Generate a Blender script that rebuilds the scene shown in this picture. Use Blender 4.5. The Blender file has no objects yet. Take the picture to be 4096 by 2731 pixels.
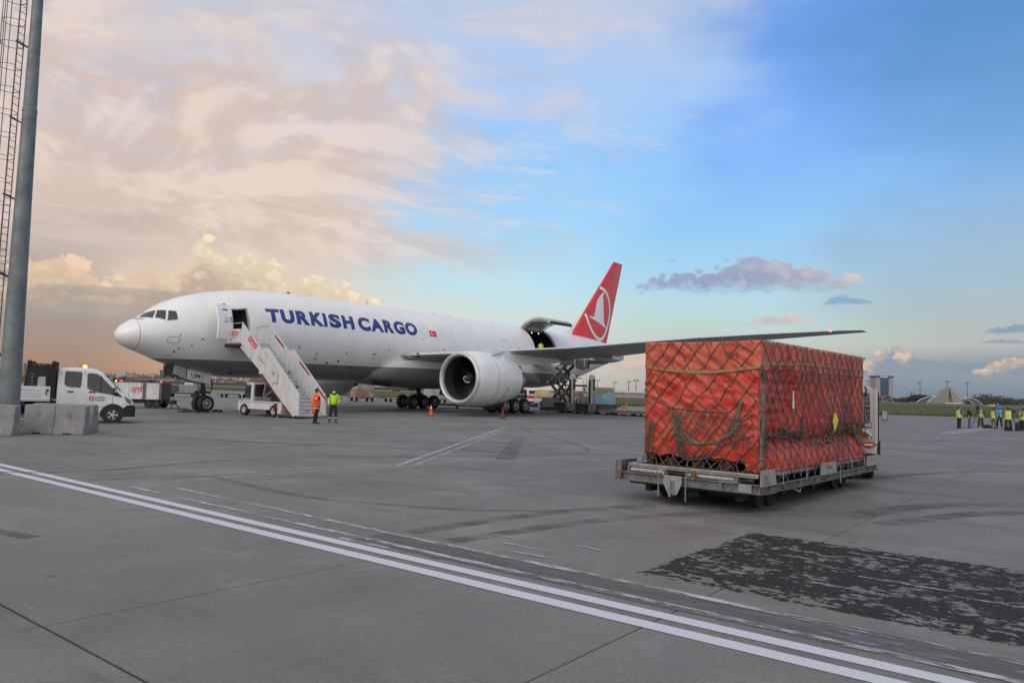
import bpy, bmesh, math, random
from mathutils import Vector, Matrix, Euler
PI = math.pi
R = math.radians
rnd = random.Random(7)
scene = bpy.context.scene
COL = scene.collection

# ------------------------------------------------------------------ camera
cd = bpy.data.cameras.new('camera'); cam = bpy.data.objects.new('camera', cd); COL.objects.link(cam)
cd.sensor_width = 36.0; cd.lens = 26.46
cd.clip_start = 0.1; cd.clip_end = 20000
CAM_H, PITCH, ROLL = 1.919, R(3.786), R(1.632)
_fw = Vector((0, math.cos(PITCH), math.sin(PITCH))); _r = Vector((1, 0, 0)); _u = _r.cross(_fw)
_r2 = _r*math.cos(ROLL) + _u*math.sin(ROLL); _u2 = -_r*math.sin(ROLL) + _u*math.cos(ROLL)
_m = Matrix((_r2, _u2, -_fw)).transposed().to_4x4(); _m.translation = (0, 0, CAM_H)
cam.matrix_world = _m
scene.camera = cam
scene.view_settings.view_transform = 'Standard'
scene.view_settings.look = 'None'
scene.view_settings.exposure = 0.0
scene.view_settings.gamma = 1.0
scene.view_settings.use_curve_mapping = False
scene.render.engine = 'CYCLES'
scene.cycles.max_bounces = 6
scene.cycles.transparent_max_bounces = 12

def lin(r, g, b, k=1.0):
    f = lambda c: (c/255/12.92 if c/255 <= 0.04045 else ((c/255+0.055)/1.055)**2.4)*k
    return (f(r), f(g), f(b), 1.0)

# ------------------------------------------------------------------ node maths
class S:
    nt = None
    def __init__(s, sock): s.k = sock
    @staticmethod
    def op(o, *a):
        n = S.nt.nodes.new('ShaderNodeMath'); n.operation = o
        for i, x in enumerate(a):
            if isinstance(x, S): S.nt.links.new(x.k, n.inputs[i])
            else: n.inputs[i].default_value = x
        return S(n.outputs[0])
    def __add__(s, o): return S.op('ADD', s, o)
    def __radd__(s, o): return S.op('ADD', o, s)
    def __sub__(s, o): return S.op('SUBTRACT', s, o)
    def __rsub__(s, o): return S.op('SUBTRACT', o, s)
    def __mul__(s, o): return S.op('MULTIPLY', s, o)
    def __rmul__(s, o): return S.op('MULTIPLY', o, s)
    def __truediv__(s, o): return S.op('DIVIDE', s, o)
def smooth(a, b, x, lo=0.0, hi=1.0):
    n = S.nt.nodes.new('ShaderNodeMapRange'); n.interpolation_type = 'SMOOTHSTEP'; n.clamp = True
    S.nt.links.new(x.k, n.inputs[0])
    for i, v in zip((1, 2, 3, 4), (a, b, lo, hi)): n.inputs[i].default_value = v
    return S(n.outputs[0])
def ramp(x, stops, interp='LINEAR'):
    n = S.nt.nodes.new('ShaderNodeValToRGB'); n.color_ramp.interpolation = interp
    e = n.color_ramp.elements
    while len(e) < len(stops): e.new(0.5)
    for q, (p, c) in zip(e, stops):
        q.position = p; q.color = c if len(c) == 4 else (*c, 1)
    S.nt.links.new(x.k, n.inputs[0]); return S(n.outputs[0])
def mix(f, a, b, mode='MIX'):
    n = S.nt.nodes.new('ShaderNodeMix'); n.data_type = 'RGBA'; n.blend_type = mode
    for i, v in ((0, f), (6, a), (7, b)):
        if isinstance(v, S): S.nt.links.new(v.k, n.inputs[i])
        else: n.inputs[i].default_value = v
    return S(n.outputs[2])
def vec(x, y, z):
    n = S.nt.nodes.new('ShaderNodeCombineXYZ')
    for i, v in enumerate((x, y, z)):
        if isinstance(v, S): S.nt.links.new(v.k, n.inputs[i])
        else: n.inputs[i].default_value = v
    return S(n.outputs[0])
def sep(v):
    n = S.nt.nodes.new('ShaderNodeSeparateXYZ'); S.nt.links.new(v.k, n.inputs[0])
    return [S(o) for o in n.outputs]
def noise(v, scale, detail=3, rough=0.55, dist=0.0, color=False):
    n = S.nt.nodes.new('ShaderNodeTexNoise'); n.inputs['Scale'].default_value = scale
    n.inputs['Detail'].default_value = detail; n.inputs['Roughness'].default_value = rough
    n.inputs['Distortion'].default_value = dist
    if v is not None: S.nt.links.new(v.k, n.inputs['Vector'])
    return S(n.outputs['Color' if color else 'Fac'])
def coord(which):
    n = S.nt.nodes.new('ShaderNodeTexCoord'); return S(n.outputs[which])
def position():
    n = S.nt.nodes.new('ShaderNodeNewGeometry'); return S(n.outputs['Position'])
def bump(h, strength, dist=0.02):
    n = S.nt.nodes.new('ShaderNodeBump'); n.inputs['Strength'].default_value = strength
    n.inputs['Distance'].default_value = dist; S.nt.links.new(h.k, n.inputs['Height']); return S(n.outputs[0])

# ------------------------------------------------------------------ world: evening sky with clouds, by direction
SUN_AZ, SUN_EL = R(-152), R(34)          # azimuth from +Y (ahead) clockwise: behind the camera on the left
SKY_K = 0.1
w = bpy.data.worlds.new('World'); scene.world = w; w.use_nodes = True
S.nt = w.node_tree
bg = S.nt.nodes['Background']; bg.inputs['Strength'].default_value = SKY_K
sky = S.nt.nodes.new('ShaderNodeTexSky'); sky.sky_type = 'NISHITA'; sky.sun_disc = False
sky.sun_elevation = SUN_EL; sky.sun_rotation = SUN_AZ; sky.air_density = 1.0; sky.dust_density = 1.5
d = coord('Generated')
n_ = S.nt.nodes.new('ShaderNodeVectorMath'); n_.operation = 'NORMALIZE'; S.nt.links.new(d.k, n_.inputs[0]); d = S(n_.outputs[0])
dx, dy, dz = sep(d)
el = S.op('ARCSINE', dz)*(180/PI)
az = S.op('ARCTAN2', dx, dy)*(180/PI)
hor = S.op('SQRT', dx*dx + dy*dy)
sx = dx/S.op('MAXIMUM', hor, 0.001)                     # -1 left, +1 right
flat = vec(dx, dy, dz*3.2)
wn = noise(flat, 2.3, 5, 0.55)
wn2 = noise(vec(dx*1.0+3.1, dy+1.7, dz*2.6), 3.6, 4, 0.5)
elw = el + (wn-0.5)*5.5*smooth(1.0, 12.0, el)
sxw = sx + (wn2-0.5)*0.42*smooth(0.0, 10.0, el)
t = elw/40.0
def col(stops): return ramp(t, [(max(0, min(1, e/40)), lin(*c)) for e, c in stops])
cA = col([(0, (146,126,112)), (0.9, (170,138,120)), (2.2, (168,144,130)), (4, (158,148,142)), (6, (172,162,156)), (9, (206,188,176)), (13, (222,200,186)), (18, (232,208,194)), (22, (222,206,198)), (26, (204,206,212)), (30, (188,198,212)), (40, (170,184,204))])
cB = col([(0, (206,160,124)), (2, (214,178,146)), (4, (222,196,170)), (6, (238,216,188)), (9, (224,204,192)), (13, (236,212,198)), (17, (232,216,208)), (22, (216,212,218)), (27, (194,206,230)), (40, (170,190,222))])
cC = col([(0, (204,188,176)), (2.5, (214,214,204)), (5.5, (208,224,220)), (8, (190,230,242)), (11, (174,222,250)), (15, (160,212,255)), (19, (156,206,255)), (23, (176,206,248)), (28, (192,206,230)), (40, (160,190,232))])
cD = col([(0, (160,164,168)), (2, (190,184,178)), (3.6, (198,200,190)), (5, (192,214,208)), (7, (186,218,228)), (10, (166,214,244)), (13, (150,204,250)), (17, (138,188,252)), (21, (124,174,248)), (27, (108,160,234)), (40, (88,140,216))])
cE = col([(0, (112,130,148)), (2.5, (138,152,166)), (4, (186,186,182)), (5.5, (178,190,190)), (8, (164,192,208)), (11, (156,188,220)), (14, (134,178,226)), (18, (112,168,222)), (25, (92,148,206)), (40, (76,130,196))])
dg = S.op('ARCSINE', S.op('MINIMUM', S.op('MAXIMUM', sxw, -1.0), 1.0))*(180/PI)
c = mix(smooth(-31, -20, dg), cA, cB)
c = mix(smooth(-17, -1, dg), c, cC)
dgs = dg - smooth(9, 26, el)*9.0 + (wn2-0.5)*14.0*smooth(8, 20, el)
c = mix(smooth(0, 15, dgs), c, cD)
c = mix(smooth(19, 34, dg), c, cE)
# thin high veil, thicker to the left
veil_n = noise(vec(dx*1.4, dy*1.4, dz*5.0), 4.2, 6, 0.6, 0.6)
veil = smooth(0.46, 0.66, veil_n)*smooth(12, 21, el)*smooth(21, 6, dg)
c = mix(veil*0.70, c, lin(216,212,222))
str_n = noise(vec(dx*0.8+dz*1.6, dy*0.8, dz*7.0), 5.0, 6, 0.62, 0.5)
c = mix(smooth(0.52, 0.66, str_n)*smooth(7, 13, el)*smooth(24, 15, el)*smooth(10, 0, dg)*0.5, c, lin(238,224,212))
c = mix(smooth(0.56, 0.66, noise(vec(dx, dy, dz*6.5), 6.5, 6, 0.6, 0.4))*smooth(14, 17, el)*smooth(24, 19, el)*smooth(-6, 2, az)*smooth(16, 9, az)*0.6, c, lin(214,216,232))
# broken evening cloud over the left half
bn = noise(vec(dx*1.1, dy*1.1, dz*2.4), 3.4, 9, 0.62, 0.7); bn2 = noise(vec(dx*1.1+.03, dy*1.1, dz*2.4-.05), 3.4, 9, 0.62, 0.7)
bsh = smooth(-0.07, 0.09, bn-bn2)
bm = smooth(0.44, 0.58, bn + smooth(8, -30, dg)*0.14 - 0.05)*smooth(6.5, 11, el)*smooth(28, 20, el + dg*0.18)*smooth(8, -8, dg)
c = mix(bm*0.66, c, mix(bsh, lin(212,188,175), lin(240,218,203)))
bm2 = smooth(0.50, 0.62, noise(vec(dx*1.2+4, dy*1.2, dz*3.0), 4.6, 9, 0.64, 0.8))*smooth(12, 19, el)*smooth(14, -2, dg)
c = mix(bm2*0.38, c, mix(bsh, lin(186,196,218), lin(226,222,228)))
# cumulus
cn = vec(az*0.1, el*0.16, 0.0)
f1a = noise(cn, 3.2, 8, 0.62); f2 = noise(cn, 10.0, 7, 0.62); f1 = f1a*0.62 + f2*0.38; f1b = noise(vec(az*0.1-0.035, el*0.16+0.06, 0.0), 3.2, 8, 0.62); f2b = noise(vec(az*0.1-0.012, el*0.16+0.02, 0.0), 10.0, 7, 0.62)
puff = smooth(-0.12, 0.15, (f1a-f1b)*0.8 + (f2-f2b)*0.6)
def blob(a0, e0, ha, hb, soft=0.30, amp=2.5, bias=0.0):
    u_ = (az-a0)/ha; v_ = (el-e0)/hb
    q = 1.0 - u_*u_ - v_*v_
    return smooth(0.05-bias, 0.05-bias+soft, q*0.75 + (f1-0.5)*amp)
def clump(c, m, lit, shade, topel, botel, k=1.0):
    sh = S.op('MINIMUM', puff*0.6 + smooth(botel, topel, el + (f1-0.5)*2.0)*0.55, 1.0)
    return mix(m*k, c, mix(sh, shade, lit))
# cauliflower bumps
def vor(v, sc):
    n = S.nt.nodes.new('ShaderNodeTexVoronoi'); n.feature = 'F1'; n.inputs['Scale'].default_value = sc; n.inputs['Randomness'].default_value = 1.0
    S.nt.links.new(v.k, n.inputs['Vector']); return S(n.outputs['Distance'])
cw = vec(az*0.1 + (f2-0.5)*0.16, el*0.13 + (f1a-0.5)*0.10, 0.0)
bump1 = vor(cw, 7.0); bump2 = vor(cw, 16.0)
caul = (0.45-bump1)*1.3 + (0.42-bump2)*0.7
def gau(a0, wd, amp):
    q = (az-a0)/wd; return S.op('EXPONENT', q*q*-1.0)*amp
tl = gau(-31.3, 3.4, 3.2) + gau(-26.2, 1.3, 2.4) + gau(-22.9, 2.2, 5.0) + gau(-19.2, 2.2, 3.6) + gau(-15.4, 2.6, 2.9) + gau(-11.6, 2.4, 1.6) + 4.9
hl_ = el - tl - caul*1.5 - (f1a-0.5)*2.6
bodyL = smooth(0.35, -0.12, hl_)*smooth(-7.5, -11, az)*smooth(3.4, 5.4, el + (f1a-0.5)*2.0)
litL = S.op('MINIMUM', smooth(-2.4, -0.3, hl_)*0.55 + smooth(-0.25, 0.35, caul)*0.50, 1.0)
c = mix(bodyL*0.95, c, mix(litL, lin(196,172,154), mix(smooth(-28, -22, az), lin(248,214,178), lin(252,234,198))))
c = mix(blob(-31, 4.6, 12, 1.5, 0.6)*0.55, c, lin(160,152,148))
c = mix(blob(-26, 5.9, 7.5, 0.50, 0.6)*0.65, c, lin(168,160,152))
c = mix(blob(-29, 3.0, 9, 1.1, 0.6)*0.5, c, lin(168,146,138))
c = mix(blob(-27.6, 10.7, 3.4, 1.0, 0.8)*0.4, c, lin(190,172,162))
c = mix(blob(-12.5, 5.3, 5.0, 0.6, 0.6)*0.5, c, lin(238,206,176))
# right: the long lilac cloud, little ones and the low bank
def puffcloud(c, a0, e0, ha, hb, tops, lit, shade, k=0.95):
    # flat-based cloud: base at e0-hb, bumpy tops
    u_ = (az-a0)/ha; prof = 1.0 - u_*u_ + (f1a-0.5)*1.1
    h = el - (e0 - hb) - (prof*hb*2.0) - caul*hb*1.1
    bot = smooth(-0.35*hb, 0.55*hb, el - (e0 - hb) + (f2-0.5)*hb*1.6)
    m_ = smooth(0.22*hb, -0.30*hb, h)*bot
    sh_ = S.op('MINIMUM', smooth(-1.3*hb, 0.0, h)*0.45 + smooth(-0.22, 0.35, caul)*0.6, 1.0)
    return mix(m_*k, c, mix(sh_, shade, lit))
c = puffcloud(c, 17.3, 9.1, 9.0, 1.25, None, mix(smooth(13, 24, az), lin(170,180,208), lin(218,202,202)), mix(smooth(13, 24, az), lin(142,156,188), lin(166,166,188)))
c = puffcloud(c, 24.0, 7.0, 2.1, 0.30, None, lin(150,178,204), lin(132,162,192), 0.85)
c = puffcloud(c, 19.4, 5.7, 2.4, 0.40, None, lin(228,200,188), lin(190,184,186), 0.8)
c = puffcloud(c, 34.0, 4.9, 2.0, 0.36, None, lin(140,164,186), lin(120,146,170), 0.85)
c = puffcloud(c, 33.2, 4.1, 1.3, 0.18, None, lin(140,164,186), lin(124,150,174), 0.7)
low = smooth(3.6, 2.0, el + (f1-0.5)*3.6)*smooth(21.5, 26, az)*smooth(60, 40, az)
c = mix(low*0.95, c, lin(128,146,164))
tn = noise(vec(az*0.1, 3.3, 0.0), 4.2, 3, 0.5); top = 1.45 + tn*3.4
hgt = el - top - caul*0.9 + (f2-0.5)*0.8 + (f1a-0.5)*0.9
body = smooth(0.22, -0.12, hgt)*smooth(18, 24, az)*smooth(62, 44, az)
lit = smooth(-1.3, -0.1, hgt)*smooth(-0.3, 0.2, caul)*smooth(0.26, 0.42, noise(vec(az*0.1, el*0.05, 7.7), 5.0, 4, 0.55))
c = mix(body*0.9, c, mix(lit, lin(140,152,166), mix(puff, lin(196,170,160), lin(250,212,178))))
c = mix(smooth(1.8, 0.3, el)*smooth(17, 27, az)*smooth(60, 40, az)*0.8, c, lin(116,134,150))
m = blob(12.0, 2.4, 5.5, 0.9)
c = clump(c, m, lin(226,196,170), lin(186,178,176), 3.0, 1.6, 0.7)
# overhead and behind the camera the cloud sheet closes
c = mix(smooth(29, 46, el)*0.85, c, lin(226,225,227, 1.06))
c = mix(smooth(0.15, -0.55, dy)*0.85, c, lin(236,231,228, 1.28))
# the part below the horizon is only seen by bounces
c = mix(smooth(0.0, -2.0, el), c, lin(112,110,108))
cs = mix(1.0, c, (1/SKY_K, 1/SKY_K, 1/SKY_K, 1), 'MULTIPLY')
fin = mix(0.06, cs, S(sky.outputs[0]))
S.nt.links.new(fin.k, bg.inputs['Color'])

sl = bpy.data.lights.new('sun', 'SUN'); sun = bpy.data.objects.new('sun', sl); COL.objects.link(sun)
sl.energy = 1.15; sl.angle = R(45); sl.color = (1.0, 0.95, 0.9)
_sd = Vector((math.sin(SUN_AZ)*math.cos(SUN_EL), math.cos(SUN_AZ)*math.cos(SUN_EL), math.sin(SUN_EL)))
sun.rotation_euler = (-_sd).to_track_quat('-Z', 'Y').to_euler()

# ------------------------------------------------------------------ materials
MATS = {}
def new_mat(name):
    m = bpy.data.materials.new(name); m.use_nodes = True; S.nt = m.node_tree
    return m, S.nt.nodes['Principled BSDF']
def setin(b, name, v):
    if isinstance(v, S): S.nt.links.new(v.k, b.inputs[name])
    else: b.inputs[name].default_value = v
def mat(name, c=None, rough=0.5, metal=0.0, var=0.10, scale=3.0, dirt=0.0, dirtc=(0.05,0.045,0.04), bmp=0.0, bscale=40, emit=None, estr=0.0, spec=0.5, coat=0.0, streak=False):
    if name in MATS: return MATS[name]
    m, b = new_mat(name)
    o = coord('Object')
    if streak:
        x, y, z = sep(o); o2 = vec(x*3, y*3, z*0.5)
    else: o2 = o
    n1 = noise(o2, scale, 4, 0.6)
    k = smooth(0.3, 0.7, n1, 1-var, 1+var)
    base = mix(1.0, (*c, 1), k_rgb(k), 'MULTIPLY')
    if dirt:
        n2 = noise(o2, scale*2.7+0.3, 6, 0.65)
        base = mix(smooth(0.5, 0.72, n2)*dirt, base, (*dirtc, 1))
    setin(b, 'Base Color', base)
    n3 = noise(o, scale*2+1, 3)
    setin(b, 'Roughness', smooth(0.3, 0.7, n3, max(0.03, rough-0.08), min(1, rough+0.08)))
    b.inputs['Metallic'].default_value = metal
    b.inputs['Specular IOR Level'].default_value = spec
    if coat: b.inputs['Coat Weight'].default_value = coat; b.inputs['Coat Roughness'].default_value = 0.08
    if bmp: setin(b, 'Normal', bump(noise(o, bscale, 4, 0.6), bmp, 0.01))
    if emit:
        b.inputs['Emission Color'].default_value = (*emit, 1); b.inputs['Emission Strength'].default_value = estr
    MATS[name] = m; return m
def k_rgb(k):
    n = S.nt.nodes.new('ShaderNodeCombineColor')
    for i in range(3): S.nt.links.new(k.k, n.inputs[i])
    return S(n.outputs[0])

# ------------------------------------------------------------------ mesh builder
class MB:
    def __init__(s): s.v = []; s.f = []; s.m = []; s.mi = 0
    def add(s, vs, fs, mi=None):
        o = len(s.v); s.v += [tuple(p) for p in vs]
        for f in fs: s.f.append(tuple(o+i for i in f)); s.m.append(s.mi if mi is None else mi)
        return s
    def hexa(s, p, mi=None):      # 8 points: bottom 4 ccw, top 4 ccw
        return s.add(p, [(3,2,1,0), (4,5,6,7), (0,1,5,4), (1,2,6,5), (2,3,7,6), (3,0,4,7)], mi)
    def bx(s, x0, x1, y0, y1, z0, z1, M=None, mi=None):
        p = [Vector(q) for q in ((x0,y0,z0),(x1,y0,z0),(x1,y1,z0),(x0,y1,z0),(x0,y0,z1),(x1,y0,z1),(x1,y1,z1),(x0,y1,z1))]
        if M is not None: p = [M @ q for q in p]
        return s.hexa(p, mi)
    def tube(s, pts, r, n=8, closed=False, mi=None, caps=True, flat=1.0):
        pts = [Vector(p) for p in pts]; k = len(pts)
        rs = r if isinstance(r, (list, tuple)) else [r]*k
        tg = []
        for i in range(k):
            a = pts[i-1] if (i > 0 or closed) else pts[i]
            b = pts[(i+1) % k] if (i < k-1 or closed) else pts[i]
            q = (b-a); tg.append(q.normalized() if q.length > 1e-9 else Vector((0,0,1)))
        up = Vector((0,0,1)) if abs(tg[0].z) < 0.9 else Vector((1,0,0))
        e1 = tg[0].cross(up).normalized(); vs = []
        for i in range(k):
            e1 = (e1 - tg[i]*e1.dot(tg[i]))
            e1 = e1.normalized() if e1.length > 1e-6 else tg[i].orthogonal().normalized()
            e2 = tg[i].cross(e1)
            for j in range(n):
                a = 2*PI*j/n; vs.append(pts[i] + e1*math.cos(a)*rs[i] + e2*math.sin(a)*rs[i]*flat)
        fs = []
        for i in range(k if closed else k-1):
            for j in range(n):
                a = i*n+j; b = i*n+(j+1) % n; c_ = ((i+1) % k)*n+(j+1) % n; d_ = ((i+1) % k)*n+j
                fs.append((a, b, c_, d_))
        if caps and not closed:
            fs.append(tuple(reversed(range(n)))); fs.append(tuple((k-1)*n+j for j in range(n)))
        return s.add(vs, fs, mi)
    def cyl(s, p0, p1, r0, r1=None, n=16, mi=None): return s.tube([p0, p1], [r0, r0 if r1 is None else r1], n, mi=mi)
    def bar(s, p0, p1, w, h, up=(0,0,1), mi=None):   # rectangular bar from p0 to p1
        p0 = Vector(p0); p1 = Vector(p1); t_ = (p1-p0).normalized(); u = Vector(up)
        a = t_.cross(u)
        if a.length < 1e-4: a = t_.cross(Vector((1,0,0)))
        a.normalize(); b = a.cross(t_); a *= w/2; b *= h/2
        return s.hexa([p0-a-b, p0+a-b, p1+a-b, p1-a-b, p0-a+b, p0+a+b, p1+a+b, p1-a+b], mi)
    def prism(s, poly, axis, a, b, mi=None):          # poly of 2-D points pushed along axis from a to b
        n = len(poly)
        def P(q, h):
            return {'x': (h, q[0], q[1]), 'y': (q[0], h, q[1]), 'z': (q[0], q[1], h)}[axis]
        vs = [P(q, a) for q in poly] + [P(q, b) for q in poly]
        fs = [tuple(range(n)), tuple(reversed(range(n, 2*n)))] + [(i, (i+1) % n, n+(i+1) % n, n+i) for i in range(n)]
        return s.add(vs, fs, mi)
    def lathe(s, prof, o=(0,0,0), axis='z', n=32, mi=None, closed=False):   # prof: (radius, height)
        vs = []
        for r_, h in prof:
            for j in range(n):
                a = 2*PI*j/n; ca, sa = r_*math.cos(a), r_*math.sin(a)
                q = {'z': (ca, sa, h), 'x': (h, ca, sa), 'y': (ca, h, sa)}[axis]
                vs.append((q[0]+o[0], q[1]+o[1], q[2]+o[2]))
        k = len(prof); fs = []
        for i in range(k if closed else k-1):
            for j in range(n): fs.append((i*n+j, i*n+(j+1) % n, ((i+1) % k)*n+(j+1) % n, ((i+1) % k)*n+j))
        return s.add(vs, fs, mi)
    def loft(s, rings, mi=None, cap0=True, cap1=True, closed=True):
        n = len(rings[0]); vs = [p for r_ in rings for p in r_]; fs = []
        for i in range(len(rings)-1):
            for j in range(n if closed else n-1):
                fs.append((i*n+j, i*n+(j+1) % n, (i+1)*n+(j+1) % n, (i+1)*n+j))
        if cap0: fs.append(tuple(reversed(range(n))))
        if cap1: fs.append(tuple((len(rings)-1)*n+j for j in range(n)))
        return s.add(vs, fs, mi)
    def sphere(s, c_, r_, n=12, m_=8, sc=(1,1,1), mi=None):
        prof = [(math.sin(PI*i/m_), -math.cos(PI*i/m_)) for i in range(m_+1)]
        vs = []
        for pr, ph in prof:
            for j in range(n):
                a = 2*PI*j/n; vs.append((c_[0]+r_*sc[0]*pr*math.cos(a), c_[1]+r_*sc[1]*pr*math.sin(a), c_[2]+r_*sc[2]*ph))
        fs = [(i*n+j, i*n+(j+1) % n, (i+1)*n+(j+1) % n, (i+1)*n+j) for i in range(m_) for j in range(n)]
        return s.add(vs, fs, mi)
    def mesh(s, name, mats, angle=35, recalc=True):
        me = bpy.data.meshes.new(name); me.from_pydata(s.v, [], s.f)
        ms = mats if isinstance(mats, (list, tuple)) else [mats]
        for m_ in ms: me.materials.append(m_)
        if len(ms) > 1: me.polygons.foreach_set('material_index', s.m)
        if recalc:
            b = bmesh.new(); b.from_mesh(me); bmesh.ops.remove_doubles(b, verts=b.verts, dist=1e-5)
            bmesh.ops.recalc_face_normals(b, faces=b.faces); b.to_mesh(me); b.free()
        me.polygons.foreach_set('use_smooth', [True]*len(me.polygons))
        if angle < 180: me.set_sharp_from_angle(angle=R(angle))
        return me
    def build(s, name, mats, parent=None, bevel=0.0, angle=35, loc=None, recalc=True):
        o = bpy.data.objects.new(name, s.mesh(name, mats, angle, recalc)); COL.objects.link(o)
        if parent is not None: o.parent = parent
        if loc is not None: o.location = loc
        if bevel:
            md = o.modifiers.new('bevel', 'BEVEL'); md.width = bevel; md.segments = 2; md.limit_method = 'ANGLE'; md.angle_limit = R(40); md.harden_normals = False
        return o
def tag(o, label=None, cat=None, group=None, kind=None):
    if label: o['label'] = label
    if cat: o['category'] = cat
    if group: o['group'] = group
    if kind: o['kind'] = kind
    return o
def thing(name, label, cat, loc=(0,0,0), rz=0.0, group=None):
    o = bpy.data.objects.new(name, None); COL.objects.link(o); o.empty_display_size = 0.2
    o.location = loc; o.rotation_euler = (0, 0, rz)
    return tag(o, label, cat, group)
def dup(o, loc=None, rz=None, label=None, group=None, parent=None, scale=None):
    c_ = o.copy(); COL.objects.link(c_)
    if parent is not None: c_.parent = parent
    if loc is not None: c_.location = loc
    if rz is not None: c_.rotation_euler = (0, 0, rz)
    if scale is not None: c_.scale = scale
    if label: c_['label'] = label
    if group: c_['group'] = group
    for ch in list(o.children): dup(ch, parent=c_)
    return c_
_fonts = {}
def text_mb(txt, size=1.0, extrude=0.0, off=0.0, shear=0.0):
    """flat text as vertices/faces in the xy plane, lower left at 0,0"""
    key = (txt, size, extrude, off, shear)
    if key in _fonts: return _fonts[key]
    cu = bpy.data.curves.new('t', 'FONT'); cu.body = txt; cu.size = size; cu.extrude = extrude; cu.offset = off; cu.shear = shear; cu.resolution_u = 4
    ob = bpy.data.objects.new('t', cu); COL.objects.link(ob)
    dg_ = bpy.context.evaluated_depsgraph_get(); me = ob.evaluated_get(dg_).to_mesh()
    vs = [v.co.copy() for v in me.vertices]; fs = [tuple(p.vertices) for p in me.polygons]
    ob.evaluated_get(dg_).to_mesh_clear(); bpy.data.objects.remove(ob); bpy.data.curves.remove(cu)
    x0 = min(v.x for v in vs); y0 = min(v.y for v in vs); x1 = max(v.x for v in vs); y1 = max(v.y for v in vs)
    vs = [Vector((v.x-x0, v.y-y0, v.z)) for v in vs]
    _fonts[key] = (vs, fs, x1-x0, y1-y0); return _fonts[key]
def text(name, txt, M, height, m, parent, width=None, off=0.0, shear=0.0):
    """flat printed text: M maps (x right, y up, z out) to the parent's space; origin = lower left"""
    vs, fs, w_, h_ = text_mb(txt, 1.0, 0.0, off, shear)
    kx = (width/w_) if width else height/h_; ky = height/h_
    mb = MB(); mb.add([M @ Vector((v.x*kx, v.y*ky, 0)) for v in vs], fs)
    return mb.build(name, m, parent, recalc=False)
def frame(o, x, y):
    """matrix with origin o, x axis and y axis given"""
    x = Vector(x).normalized(); y = Vector(y); z = x.cross(y).normalized(); y = z.cross(x)
    M = Matrix((x, y, z)).transposed().to_4x4(); M.translation = Vector(o); return M
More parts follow.
